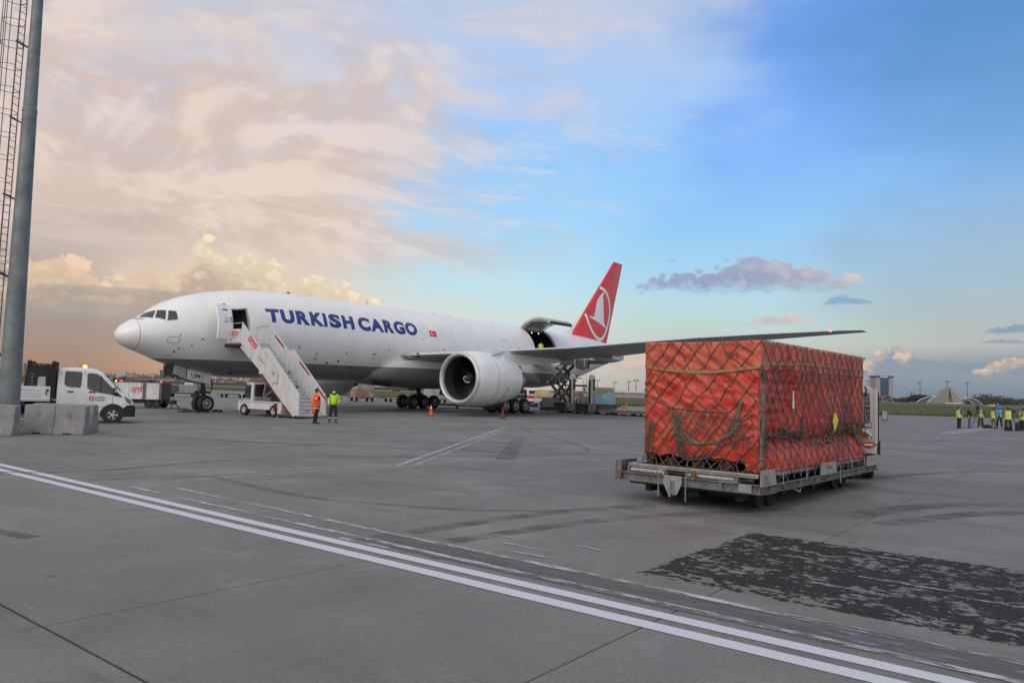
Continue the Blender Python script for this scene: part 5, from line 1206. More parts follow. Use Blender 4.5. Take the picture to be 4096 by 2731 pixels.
q = MB(); q.bx(6.0, 7.3, -.3, .6, 1.15, 1.85); xz(q, [(5.92,1.2),(5.98,1.2),(5.98,1.9),(5.92,1.9)], -.9, -.3); q.build('rear_window_guard', M_dark, T)
for x in (5.05, 8.0):
    for y in (-.92, .92): road_wheel(T, (x, y, .36), .36, .26)
for x in (4.55, 8.35):
    for y in (-.95, .95):
        q = MB(); q.cyl((x, y, .42), (x, y, .05), .04, None, 8); q.cyl((x, y, .05), (x, y, .02), .10, None, 10); q.build('stabiliser_jack', M_steel, T)
q = MB(); q.bx(8.05, 8.35, -1.045, -1.03, .36, .80); q.build('tail_lamp', mat('lamp_dark_red', (.14,.015,.015), .3), T)
for y in (-.6, .6): road_wheel(T, (9.75, y, .19), .17, .14)
q = MB(); q.bx(9.6, 10.1, -.88, .88, .16, .24); q.build('foot_frame', M_gsew, T)
# ================================================================== dolly, netted cargo, tug (foreground right)
from mathutils import noise as mn
DO = Vector((4.14, 12.64, 0)); DRZ = R(49.5)
M_alud = mat('dolly_steel', (0.155, 0.153, 0.15), 0.6, 0.25, var=.25, scale=5, dirt=.55, dirtc=(.06,.052,.045), bmp=.15)
M_alur = mat('pallet_edge_rail', (0.34, 0.34, 0.335), 0.42, 0.5, var=.2, scale=6, dirt=.35)
M_rust = mat('rusty_steel', (0.15, 0.065, 0.02), 0.85, var=.4, scale=12, dirt=.5)
M_plate = mat('dolly_plate_grey', (0.25, 0.255, 0.245), 0.6, var=.15, scale=7, dirt=.45, dirtc=(.12,.11,.10))
M_fred = mat('faded_red_print', (0.30, 0.06, 0.05), 0.6, var=.3, scale=20)
D = thing('cargo_dolly', 'battered grey steel roller dolly under the orange netted cargo', 'dolly', DO, DRZ)
DM = Matrix.Translation(DO) @ Matrix.Rotation(DRZ, 4, 'Z')
YA, YB, XA, XB = -.13, 2.68, -.22, 6.62
def chan(name, p0, p1, h, w, out, m=None):
    """C channel: web set back, two flanges; out = outward direction"""
    p0, p1, out = Vector(p0), Vector(p1), Vector(out); q = MB()
    q.bar(p0 - out*w*.8, p1 - out*w*.8, .012, h, (0, 0, 1))
    for s_ in (-1, 1):
        zz = Vector((0, 0, s_*(h/2-.006))); q.bar(p0 - out*w*.4 + zz, p1 - out*w*.4 + zz, w*.8, .012, (0, 0, 1))
    return q.build(name, m or M_alud, D)
chan('front_beam', (XA, YA+.02, .425), (XA, YB-.02, .425), .155, .09, (-1, 0, 0)); chan('rear_beam', (XB, YA+.02, .42), (XB, YB-.02, .42), .14, .09, (1, 0, 0))
chan('side_beam', (XA+.02, YA, .405), (XB+.25, YA, .405), .13, .09, (0, -1, 0)); chan('side_beam', (XA+.02, YB, .405), (XB, YB, .405), .13, .09, (0, 1, 0))
for x in (.35, .95, 1.7, 2.6, 3.35, 4.25, 5.2, 6.1):
    q = MB(); q.bx(x-.02, x+.02, YA+.005, YA+.08, .345, .465); q.build('beam_rib', M_alud, D)
for y in (.12, .55):
    q = MB(); q.bx(XA+.005, XA+.085, y-.03, y+.03, .355, .495); q.build('beam_rib', M_alud, D)
for x0, x1, m_ in ((.9, 1.35, M_rust), (.05, .55, M_rust), (3.1, 3.35, M_rust)):
    q = MB(); q.bx(x0, x1, YA-.004, YA+.09, .325, .338) if x0 < .8 else q.bx(x0, x1, YA-.003, YA+.02, .35, .40); q.build('rust_patch', m_, D)
q = MB(); q.bx(XA+.1, XB-.1, .1, 2.37, .30, .40); q.build('under_light_block', M_blk, D)  # dark underbody, longerons and cross members added to block light under the dolly
for y0, y1 in ((.30, .42), (1.1, 1.35), (2.05, 2.17)):
    q = MB(); q.bx(.1, 6.3, y0, y1, .16, .30); q.build('longeron', M_blk, D)
for x in (.45, 1.6, 3.2, 4.4, 5.8):
    q = MB(); q.bx(x-.06, x+.06, .15, 2.3, .17, .305); q.build('cross_member', M_blk, D)
q = MB(); q.bx(XA-.012, XA+.0, .0, .22, .36, .49)
for y in (.05, .17):
    for z in (.39, .455): q.cyl((XA-.02, y, z), (XA-.01, y, z), .014, None, 8)
q.build('corner_bolt_plate', M_plate, D, bevel=.004)
q = MB(); q.bx(XA-.014, XA-.002, 2.50, 2.62, .35, .49); q.build('reflector', mat('dull_reflector', (.17,.07,.075), .5, dirt=.3), D)
# corner and side guide plates
for x0, x1, z0, z1, txt, tm in ((-.20, .50, .47, .735, 'RDR', M_fred), (2.73, 3.70, .47, .70, '294AA', mat('faded_black_print', (.10,.10,.10), .6)), (5.80, 6.75, .47, .70, 'M', M_fred)):
    q = MB(); q.hexa([(x0, YA-.012, z0), (x1, YA-.012, z0), (x1, YA, z0), (x0, YA, z0), (x0+.05, YA-.004, z1), (x1-.05, YA-.004, z1), (x1-.05, YA+.008, z1), (x0+.05, YA+.008, z1)]); pp = q.build('guide_plate', M_plate, D, bevel=.003)
    xm = (x0+x1)/2; M = frame((xm-.17, YA-.0135, z0+.10), (1, 0, 0), (0, .03, 1))
    text('stencil', txt, M, .075, tm, pp, width=.13 if txt == 'RDR' else (.05 if txt == 'M' else .38))
    if txt == 'RDR': text('stencil', 'CARGO', frame((xm-.22, YA-.0145, z0+.02), (1, 0, 0), (0, .03, 1)), .06, tm, pp, width=.26)
q = MB(); q.bx(XA-.0, XA+.02, 2.50, 2.62, .49, .70); q.bx(XA, .5, 2.60, 2.62, .47, .70); q.build('guide_plate', M_alud, D)
q = MB(); q.bx(.3, 6.5, YB-.02, YB+.0, .47, .62); q.build('far_guide', M_alud, D)
# rollers visible between deck and front beam
for y0, y1 in ((1.66, 2.36), (.35, 1.20)):
    q = MB(); q.cyl((XA+.14, y0, .535), (XA+.14, y1, .535), .045, None, 14); q.build('roller', M_steel, D)
for k in range(9):
    q = MB(); q.cyl((.15+.74*k, .12, .535), (.15+.74*k, 2.36, .535), .045, None, 10); q.build('roller', M_steel, D)
for y in (.30, 1.22, 1.64, 2.40):
    q = MB(); q.bx(XA+.09, XA+.19, y-.02, y+.02, .46, .60); q.build('roller_bracket', M_alud, D)
q = MB(); q.hexa([(XA+.1, .30, .50), (XA+.35, .30, .50), (XA+.35, .62, .50), (XA+.1, .62, .50), (XA+.18, .34, .57), (XA+.3, .34, .57), (XA+.3, .58, .57), (XA+.18, .58, .57)]); q.build('stop_wedge', M_plate, D)
q = MB(); q.bx(XA+.02, XA+.06, 1.02, 1.10, .46, .62); q.build('rusty_pin', M_rust, D)
# hitch
q = MB(); q.prism([(1.58, .52), (1.24, .52), (1.24, .40), (1.33, .20), (1.37, .185), (1.50, .185), (1.56, .30), (1.62, .40)], 'x', XA-.05, XA-.02); hit = q.build('hitch_plate', M_plate, D, bevel=.006)
q = MB(); q.bx(XA-.09, XA-.05, 1.38, 1.50, .22, .44); q.cyl((XA-.11, 1.44, .16), (XA-.11, 1.44, .46), .022, None, 8); q.build('hitch_pin', M_steel, hit)
q = MB(); q.tube([(XA-.07, 1.66+.07*math.cos(a), .52+.10*math.sin(a)) for a in [PI*k/8 for k in range(9)]], .014, 6); q.build('chain_eye', M_steel, D)
def chain(p, n, step=.034):
    q = MB()
    for k in range(n):
        c_ = Vector(p) - Vector((0, 0, k*step)); ax = Vector((1, 0, 0)) if k % 2 else Vector((0, 1, 0))
        q.tube([c_ + ax*.011*math.cos(a) + Vector((0, 0, .024*math.sin(a))) for a in [2*PI*i/8 for i in range(8)]], .0045, 4, closed=True)
    o = q.build('hanging_chain', M_steel, D); return o
chain((XA-.06, 1.69, .50), 11); chain((XA-.06, 1.16, .50), 12); chain((.74, YA-.03, .64), 6); chain((1.9, YA-.03, .62), 5); chain((3.86, YA-.03, .58), 10); chain((4.60, YA-.03, .68), 5); chain((5.55, YA-.03, .66), 5)
for x in (.75, 1.25, 4.85, 5.4):
    for y in (.30, 1.18, 2.10): road_wheel(D, (x, y, .17), .17, .12, rimm=M_blk)  # rims coloured black for the deep shade under the dolly
for x in (1.0, 5.12):
    q = MB(); q.bar((x, .25, .25), (x, 2.15, .25), .12, .08); q.build('axle', M_dark, D)
q = MB(); q.tube([(1.55, YA+.1, .32), (1.75, YA+.05, .24), (1.95, YA+.1, .32)], .02, 6); q.build('tie_ring', M_steel, D)
# pallet sheet with aluminium edge rail
PAL = thing('air_cargo_pallet', 'thin aluminium air cargo pallet lying on the roller dolly', 'pallet', DO, DRZ)
q = MB(); q.bx(.02, 6.04, .02, 2.42, .60, .640); q.build('pallet_sheet', mat('pallet_sheet', (.20,.14,.14), .5, .3, dirt=.3), PAL)
for (x0, x1, y0, y1) in ((-.03, .03, -.03, 2.47), (6.03, 6.09, -.03, 2.47), (.03, 6.03, -.03, .03), (.03, 6.03, 2.41, 2.47)):
    q = MB(); q.bx(x0, x1, y0, y1, .585, .655); er = q.build('edge_rail', M_alur, PAL, bevel=.006)
    if x1-x0 > 1 and y0 < 0:
        for k in range(28):
            q = MB(); q.cyl((.2+k*.21, y0-.001, .622), (.2+k*.21, y0+.004, .622), .012, None, 6); q.build('rail_hole', M_void, er)
    if x1-x0 < 1 and x0 < 0:
        q = MB(); q.bx(x0-.003, x0, .0, 2.44, .614, .622); q.build('rail_groove', M_void, er)

# ---- netted load
M_tugw = mat('tug_greyed_white', (.40,.405,.405), .4, var=.06, dirt=.2)
CL = thing('netted_cargo', 'tall cargo block wrapped in orange red plastic sheeting under a rope net', 'cargo', DO, DRZ)
def tarp_mat(name, c1, c2, c3, rough):
    m, b = new_mat(name); o = coord('Object'); x, y, z = sep(o)
    n1 = noise(vec(x*1.0, y*1.0, z*0.8), 0.9, 5, 0.62, 0.8); n2_ = noise(o, 3.4, 6, 0.65, 0.5); n3 = noise(o, 14, 5, 0.65); n4 = noise(vec(x+z*.5, y-z*.7, z*.35), 5.0, 6, .6, 1.2)
    st1 = noise(vec((x+y)*4.2 + z*2.6, z*.55 - (x+y)*.45, 1.0), 1.6, 6, .6, .4); st2 = noise(vec((x+y)*3.0 - z*4.0, z*.4 + (x+y)*.5, 4.0), 1.5, 6, .6, .4)
    c = mix(smooth(.40, .60, n1), (*c1, 1), (*c2, 1)); c = mix(smooth(.47, .66, noise(vec(x*.8, y*.8, z*1.0), 1.15, 4, .55, .6))*.85, c, (*c3, 1))
    c = mix(smooth(.52, .72, st1)*.38, c, (.52, .10, .05, 1)); c = mix(smooth(.54, .74, st2)*.45, c, (*c3, 1))
    c = mix(1.0, c, k_rgb(smooth(.25, .75, n3, .90, 1.08)), 'MULTIPLY')
    setin(b, 'Base Color', c); setin(b, 'Roughness', smooth(.3, .7, n2_, rough-.12, rough+.10))
    b.inputs['Specular IOR Level'].default_value = .6
    cr = noise(o, 20, 5, .6, .8)
    setin(b, 'Normal', bump(st1*1.0 + st2*.9 + cr*.12 + n4*.25, .75, .05)); return m
M_tarp = tarp_mat('orange_red_sheeting', (.50,.020,.017), (.54,.060,.022), (.24,.009,.012), .25)
M_band = tarp_mat('paler_orange_sheeting', (.54,.085,.045), (.58,.12,.05), (.42,.035,.028), .34)
M_strap = mat('packing_tape_strap', (.30,.16,.07), .5, var=.2, scale=9)
BX0, BX1, BY0, BY1, BZ0, BZ1 = .13, 5.99, .0, 2.24, .67, 2.90
def fold(p, f, a):
    return a*(1-abs(mn.noise(p*f)))
def crease(p, q, fx, fy, a, seed):
    """long thin folds: sharp along p, drawn out along q, fading in and out"""
    v = mn.noise(Vector((p*fx, q*fy, seed))); k = max(0.0, mn.noise(Vector((p*.9, q*.9, seed+5.5)))*1.6+.55)
    return a*k*(1-min(1.0, abs(v)*2.2))
def dispF(y, z):      # front face, outward
    s_ = .045*mn.noise(Vector((y*.8, z*.8, 7))) - .02
    u1, v1 = y*.62+z*.78, y*.78-z*.62; u2, v2 = y*.45-z*.89, y*.89+z*.45
    s_ += crease(u1, v1, 4.5, .7, .030, 1.3) + crease(u2, v2, 5.0, .8, .026, 8.1) + crease(z, y, 7.0, .8, .016, 3.7) + .006*mn.noise(Vector((y*9, z*9, 2)))
    if z < 1.05: s_ -= (1.05-z)*.13
    return s_
def dispS(x, z):
    s_ = .045*mn.noise(Vector((x*.7, z*.8, 2))) - .025
    u1, v1 = x*.9+z*.42, x*.42-z*.9
    s_ += crease(u1, v1, 4.2, .7, .032, 2.2) + crease(x*.8-z*.6, x*.6+z*.8, 4.6, .7, .024, 6.4) + crease(z, x, 7.5, .55, .022, 9.9) + .006*mn.noise(Vector((x*9, z*9, 4)))
    s_ -= .07*math.exp(-((z-1.16)/.16)**2)*(1 if x > .4 else .4)
    if z < 1.05: s_ += .05*(1.05-z)/.4
    return s_
def topz(x, y): return BZ1 + .012*mn.noise(Vector((x*1.5, y*1.5, 1))) - .020*math.sin(PI*min(1, max(0, (y-BY0)/(BY1-BY0))))*(1 if x < .4 else 0) + .008*math.sin(x*9)
def perim(npx=150, npy=70):
    out = []
    for i in range(npy): out.append(('F', BY1 + (BY0-BY1)*i/npy))
    for i in range(npx): out.append(('S', BX0 + (BX1-BX0)*i/npx))
    for i in range(16): out.append(('B', BY0 + (BY1-BY0)*i/16))
    for i in range(24): out.append(('N', BX1 + (BX0-BX1)*i/24))
    return out
def tarp_pt(k, u_, z):
    ed = lambda a, b, r_: min(1.0, (a)/r_, (b)/r_)
    if k == 'F':
        e = max(0.0, min(1.0, (u_-BY0)/.10, (BY1-u_)/.10)); e = e*(2-e); return Vector((BX0 + .03*(1-e) - dispF(u_, z)*e, u_, z))
    if k == 'S':
        e = max(0.0, min(1.0, (u_-BX0)/.10, (BX1-u_)/.10)); e = e*(2-e); return Vector((u_, BY0 + .03*(1-e) - dispS(u_, z)*e, z))
    if k == 'B': return Vector((BX1 + .02*mn.noise(Vector((u_*2, z*2, 0))), u_, z))
    return Vector((u_, BY1 + .02*mn.noise(Vector((u_*2, z*2, 5))), z))
pr = perim(); rows = [BZ0+.0] + [BZ0 + (2.46-BZ0)*j/62 for j in range(1, 63)]
q = MB(); rings = []
for z in rows:
    ring = []
    for k, u_ in pr:
        zz = z
        if k == 'F': zz = max(z, .845 + .05*mn.noise(Vector((u_*5, 0, 2))) + (.02 if u_ > 1.9 else 0) - (.2 if u_ < .28 else 0))
        ring.append(tarp_pt(k, u_, zz))
    rings.append(ring)
q.loft(rings, cap0=False, cap1=False); q.build('sheeting', M_tarp, CL, angle=180)
q = MB(); rings = []
for j in range(13):
    z0 = 2.43 + j/12*(.47); ring = []
    for k, u_ in pr:
        P = tarp_pt(k, u_, min(z0, 2.895)); cx = max(0.0, min(1.0, .5)); out = {'F': Vector((-1, 0, 0)), 'S': Vector((0, -1, 0)), 'B': Vector((1, 0, 0)), 'N': Vector((0, 1, 0))}[k]
        P = P + out*(.014 + .012*mn.noise(Vector((u_*4, z0*3, 3))))
        if j == 0 and k in 'FS': P.z += .035*mn.noise(Vector((u_*2.2, 0, 9))) - (.04*math.sin(PI*(u_-BY0)/(BY1-BY0)) if k == 'F' else -.04*u_/6)
        if j == 12: P.z = topz(P.x, P.y)
        ring.append(P)
    rings.append(ring)
c_ = Vector(((BX0+BX1)/2, (BY0+BY1)/2, 0))
for f, dzv in ((.97, .012), (.80, .006), (.4, .0)):
    rings.append([Vector((c_.x+(p.x-c_.x)*f, c_.y+(p.y-c_.y)*f, p.z + dzv)) for p in rings[12]])
q.loft(rings, cap0=False, cap1=True); q.build('top_cover', M_band, CL, angle=180)
q = MB(); st_ = []
for k, u_ in pr:
    if k in 'FS':
        z = (2.46 - .10*math.sin(PI*min(1, max(0, (u_-BY0)/(BY1-BY0))))) if k == 'F' else 2.50 + .06*min(1, u_/2) + .012*u_
        st_.append((tarp_pt(k, u_, z), {'F': Vector((-1, 0, 0)), 'S': Vector((0, -1, 0))}[k], z))
for i, (P, n_, z) in enumerate(st_):
    q.v += [tuple(P + n_*.032 + Vector((0, 0, -.028))), tuple(P + n_*.032 + Vector((0, 0, .028)))]
    if i: q.f.append((2*i-2, 2*i, 2*i+1, 2*i-1)); q.m.append(0)
q.build('strap', M_strap, CL, recalc=False, angle=180)
# shipping marks printed near the top right corner of the front
for y, w_ in ((.62, .07), (.50, .02), (.40, .02)):
    M = frame((BX0-.075, y, 2.60), (0, -1, 0), (0, 0, 1)); mk = MB()
    if w_ > .05: mk.add([M @ Vector((.05+.05*math.cos(a), .06+.05*math.sin(a), 0)) for a in [PI*k/10 for k in range(11)]], [tuple(range(11))]); mk.add([M @ Vector(p) for p in ((.046, -.03, 0), (.054, -.03, 0), (.054, .06, 0), (.046, .06, 0))], [(0, 1, 2, 3)])
    else: mk.add([M @ Vector(p) for p in ((0, -.03, 0), (.012, -.03, 0), (.012, .07, 0), (0, .07, 0))], [(0, 1, 2, 3)]); mk.add([M @ Vector(p) for p in ((-.02, .06, 0), (.032, .06, 0), (.006, .11, 0))], [(0, 1, 2)])
    mk.build('shipping_mark', mat('mark_brown', (.16,.04,.02), .6), CL, recalc=False)
# timber bearers at the front foot; dim red behind the sheet put into colour
M_wood = mat('timber_sheet_shade', (.040,.011,.007), .7, var=.35, scale=8)
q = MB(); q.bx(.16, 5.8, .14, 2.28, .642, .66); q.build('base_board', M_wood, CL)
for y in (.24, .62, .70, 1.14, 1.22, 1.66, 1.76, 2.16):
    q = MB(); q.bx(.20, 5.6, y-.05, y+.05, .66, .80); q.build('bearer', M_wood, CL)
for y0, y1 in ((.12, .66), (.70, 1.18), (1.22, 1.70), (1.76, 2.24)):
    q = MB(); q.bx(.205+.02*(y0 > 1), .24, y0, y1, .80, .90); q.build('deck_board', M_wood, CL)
# ---- the net
ROPES = [mat('net_rope_tan', (.115,.098,.066), .85, var=.3, scale=20), mat('net_rope_grey', (.085,.088,.080), .85, var=.3, scale=20), mat('net_rope_violet', (.062,.052,.072), .85, var=.3, scale=20), mat('net_rope_pale', (.155,.148,.118), .85, var=.3, scale=20)]
nr = random.Random(21)
def onF(y, z, o=.018): 
    y = max(BY0+.005, min(BY1-.005, y)); P = tarp_pt('F', y, max(z, .70)); P = Vector((P.x - o - (.016 if z > 2.42 else 0), y, z)); return P
def onS(x, z, o=.018):
    x = max(BX0+.005, min(BX1-.005, x)); P = tarp_pt('S', x, max(z, .67)); return Vector((x, P.y - o - (.016 if z > 2.42 else 0), z))
def rope(pts, r_=.0085, m=0, name='net_rope'):
    q = MB(); q.tube(pts, r_, 5); return q.build(name, ROPES[m], CL, angle=180)
def node_grid(on, u0, u1, z0, z1, pu, pz, jit, seed):
    """lattice points of a diamond net with jitter; rows alternate by half a cell"""
    g = {}; r_ = random.Random(seed); nz = int((z1-z0)/pz)+1; nu = int((u1-u0)/pu)+2
    for j in range(nz+1):
        for i in range(nu+1):
            u_ = u0 + (i + (.5 if j % 2 else 0))*pu; z = z1 - j*pz
            g[(i, j)] = (u_ + r_.uniform(-jit, jit), z + r_.uniform(-jit, jit)*(0 if j == 0 else 1))
    return g, nu, nz
def diamond(on, u0, u1, z0, z1, pu, pz, jit, seed, r_=.0085, ms=(0, 1), skip=None, bulge=None):
    g, nu, nz = node_grid(on, u0, u1, z0, z1, pu, pz, jit, seed)
    if bulge: g = {k: bulge(*v) for k, v in g.items()}
    # follow each rope down: alternate steps
    for fam in (0, 1):
        starts = [(i, 0) for i in range(nu+1)] + ([(0, j) for j in range(1, nz)] if fam == 0 else [(nu, j) for j in range(1, nz)])
        for (i, j) in starts:
            path = []
            while (i, j) in g:
                path.append(g[(i, j)])
                if fam == 0: i, j = (i if j % 2 == 0 else i+1), j+1
                else: i, j = (i-1 if j % 2 == 0 else i), j+1
            path = [(u_, z) for u_, z in path if u0-.02 <= u_ <= u1+.02]
            if len(path) < 2: continue
            pts = []
            for a, b in zip(path[:-1], path[1:]):
                for k in range(4):
                    t_ = k/4; u_ = a[0]+(b[0]-a[0])*t_; z = a[1]+(b[1]-a[1])*t_
                    pts.append(on(u_, z, .016 + .006*math.sin(PI*t_)))
            pts.append(on(path[-1][0], path[-1][1]))
            if any(skip(*p) for p in path) if skip else False: pass
            rope(pts, r_*nr.uniform(.9, 1.12), nr.choice(ms))
    for (i, j), (u_, z) in g.items():
        if u0 <= u_ <= u1 and 0 < j:
            q = MB(); p = on(u_, z, .020); q.sphere(p, .0165, 6, 4, (1, 1, 1.2)); q.build('net_knot', ROPES[nr.choice(ms)], CL, angle=180)
# front: large diamonds down to the hem rope
def sagF(u_, z):
    return (u_ + .10*math.sin((z-.7)*1.4)*(u_-1.1)*.25 + .05*math.sin(z*2.3+u_*1.7), z + .04*math.sin(u_*2.9+z*1.3))
diamond(onF, BY0-.02, BY1+.0, .75, 2.90, .335, .205, .036, 5, .0080, (0, 0, 1), bulge=sagF)
# side: same net, steeper
diamond(onS, BX0, BX1, .70, 2.90, .345, .20, .020, 9, .0072, (0, 1, 1, 2))
# ropes over the top edge
for k in range(9):
    y = BY0+.12+.25*k; rope([onF(y, 2.84), Vector((BX0-.045, y+.04, 2.905)), Vector((BX0+.05, y+.10, 2.925)), Vector((BX0+.4, y+.3, 2.925))], .0088, k % 2)
for k in range(18):
    x = BX0+.1+.34*k; rope([onS(x, 2.84), Vector((x+.04, BY0-.045, 2.905)), Vector((x+.10, BY0+.05, 2.93)), Vector((x+.3, BY0+.4, 2.93))], .0088, k % 2)
def sagline(on, a, b, sag, n=14, o=.022, m=0, r_=.0085, wob=.0, name='net_rope'):
    pts = []
    for k in range(n+1):
        t_ = k/n; u_ = a[0]+(b[0]-a[0])*t_ + wob*math.sin(t_*19+a[0]*7); z = a[1]+(b[1]-a[1])*t_ - sag*4*t_*(1-t_) + wob*math.sin(t_*23+b[1]*5)
        pts.append(on(u_, z, o + wob*.4*(1+math.sin(t_*31))))
    return rope(pts, r_, m, name)
# inner hanging net on the front
sagline(onF, (1.76, 1.72), (.60, 1.66), .015, o=.028, r_=.011)
for k in range(8):
    u_ = 1.66-.14*k
    sagline(onF, (u_, 1.69), (u_-.50, 1.02+.03*k), .03, 10, .030, k % 2, .0075); sagline(onF, (u_-.1, 1.69), (u_+.30, 1.10), .02, 8, .030, (k+1) % 2, .0075)
for k in range(5): sagline(onF, (1.68-.03*k, 1.60-.11*k), (.36+.05*k, 1.50-.06*k), .46-.085*k, 18, .032+.004*k, (3, 0, 3, 1)[k % 4], .0085, .004)
for k in range(6): sagline(onF, (1.62-.02*k, 1.60), (1.50-.03*k, .84+.01*k), .0, 10, .034, (1, 2, 0)[k % 3], .008, .010)
for k in range(4): sagline(onF, (1.48-.05*k, .86), (1.0-.12*k, 1.0+.03*k), .14, 10, .04, (1, 2)[k % 2], .010, .004)
for k in range(10): sagline(onF, (.30+.006*k, 1.90-.01*k), (.44+.04*(k % 5), 1.36-.05*(k % 4)), .0, 8, .035+.005*(k % 3), (3, 0, 3)[k % 3], .0075, .010)
for k in range(6): sagline(onF, (.42-.02*k, 1.50), (.70-.10*k, 1.05), .02, 8, .034, (0, 1)[k % 2], .0075, .006)
sagline(onF, (.36, 1.50), (.10, 1.66), .0, 6, .02, 1); sagline(onF, (.28, 1.46), (.10, 1.40), .0, 6, .02, 1); sagline(onF, (.10, 1.30), (.75, 1.06), .0, 8, .02, 1)
sagline(onF, (2.30, 2.05), (1.80, 1.76), .03, 8, .02, 0); sagline(onF, (2.30, 2.16), (2.05, 2.3), .10, 8, .02, 1)
for k in range(5): sagline(onF, (2.10-.03*k, 1.45), (2.24-.05*k, .72), .0, 8, .03, (0, 1, 2)[k % 3], .0085, .006)
# bundle at the near corner
def corner(z, k, s_): return Vector((BX0-.02+.030*math.cos(k*1.3+z*3)*s_ + .012, BY0-.035+.030*math.sin(k*1.7+z*2.3)*s_, z))
for k in range(11):
    lo, hi = (.68+.03*(k % 3), 2.35-.08*(k % 4)); pts = []
    for j in range(22):
        z = hi+(lo-hi)*j/21; s_ = .6 + .9*math.exp(-((z-1.45)/.28)**2) + .5*math.exp(-((z-1.9)/.12)**2) - .8*math.exp(-((z-1.72)/.05)**2); pts.append(corner(z, k, s_))
    rope(pts, .0095, (3, 1, 3, 3)[k % 4], 'rope_bundle')
for z, s_ in ((2.34, .9), (1.72, .8), (1.30, .9), (.90, .7), (2.08, .7)):
    rope([Vector((BX0-.0+.05*s_*math.cos(a), BY0-.03+.055*s_*math.sin(a), z+.01*math.sin(a*2))) for a in [2*PI*i/10 for i in range(11)]], .012, 3, 'rope_lashing')
for k in range(9):
    a = k*.7; rope([Vector((BX0-.03+.06*math.cos(a+i*.8), BY0-.05+.05*math.sin(a*1.3+i), 2.42-.03*i+.03*math.sin(i*2+k))) for i in range(7)], .010, 2 if k % 2 else 1, 'rope_lashing')
# tangled band along the side
for k in range(95):
    x = .35+nr.random()*5.4; z = 1.20 + .08*math.sin(x*1.7) + nr.gauss(0, .075) + (.10 if abs(x-4.9) < .5 else 0); ln = nr.uniform(.10, .34); an = nr.uniform(-1.1, 1.1); pts = []
    for j in range(7):
        t_ = j/6-.5; pts.append(onS(x+ln*t_*math.cos(an)+.02*math.sin(j*2.1+k), z+ln*t_*math.sin(an)*.8+.03*math.cos(j*1.7+k), .035+.022*math.sin(j*1.3+k*.7)))
    rope(pts, nr.uniform(.006, .010), nr.choice((1, 2, 3, 3)), 'tangled_rope')
for k in range(7): sagline(onS, (.3+.75*k, 1.36+.05*math.sin(k*2)), (1.05+.75*k, 1.30+.06*math.cos(k)), .10, 12, .045, (1, 2)[k % 2], .010, .008)
for x, z0, z1 in ((1.98, 1.62, 1.20), (2.06, 1.62, 1.24), (4.72, 1.86, 1.40), (4.76, 1.86, 1.45), (3.05, 1.5, 1.2), (5.6, 1.5, .95), (5.66, 1.45, .95), (5.72, 1.5, .9)): sagline(onS, (x, z0), (x-.05, z1), .0, 8, .04, 2, .011, .008)
for k in range(14): sagline(onS, (5.25+.035*k, 1.34-.02*(k % 4)), (5.62+.018*k, 1.05-.03*(k % 5)), .03, 8, .05, (3, 1, 3)[k % 3], .009, .010)
for k in range(5): rope([Vector((BX1-.02+.02*k, BY0-.05-.01*k, 1.75-.05*k)), Vector((BX1+.07, BY0-.03, 1.40)), Vector((BX1+.02+.01*k, BY0-.04, 1.12))], .009, 1)
rope([Vector((BX1-.02, BY0-.04, 2.24)), Vector((BX1+.03, BY0-.07, 2.20)), Vector((BX1+.06, BY0-.05, 2.10)), Vector((BX1+.16, BY0-.02, 2.06))], .022, 2, 'rope_lashing')
# hooks tying the net to the pallet rail
for k in range(8):
    y = .12+.31*k; rope([onF(y, .78, .03), Vector((.0, y-.10, .665)), Vector((.0, y-.16, .66)), onF(y-.28, .80, .03)], .009, k % 2)
for k in range(17):
    x = .2+.345*k; rope([onS(x, .76, .02), Vector((x+.06, .0, .66)), Vector((x+.10, .0, .66)), onS(x+.2, .78, .02)], .009, k % 2)
tg = MB(); tg.hexa([(0,0,0)]*0 or [(-.13,-.012,0), (.0,-.012,-.19), (.0,0,-.19), (-.13,0,0), (-.02,-.02,.20), (.15,-.03,.06), (.15,-.02,.06), (-.02,-.008,.20)])
to = tg.build('yellow_tag', mat('tag_yellow', (.62,.55,.07), .45, var=.08)); to.matrix_world = DM @ Matrix.Translation(onS(3.80, 1.47, .06)); tag(to, 'yellow plastic document pouch hanging in the net on the cargo side', 'tag')
wt = MB(); wt.hexa([(-.035,-.006,-.15), (.045,-.008,-.15), (.045,0,-.15), (-.035,0,-.15), (-.025,-.006,.15), (.012,-.006,.17), (.012,0,.17), (-.025,0,.15)])
wo = wt.build('white_tag', mat('tag_white', (.66,.66,.68), .5)); wo.matrix_world = DM @ Matrix.Translation(onS(1.50, 1.91, .05)); tag(wo, 'narrow white paper label hanging on the pink side of the cargo', 'tag')

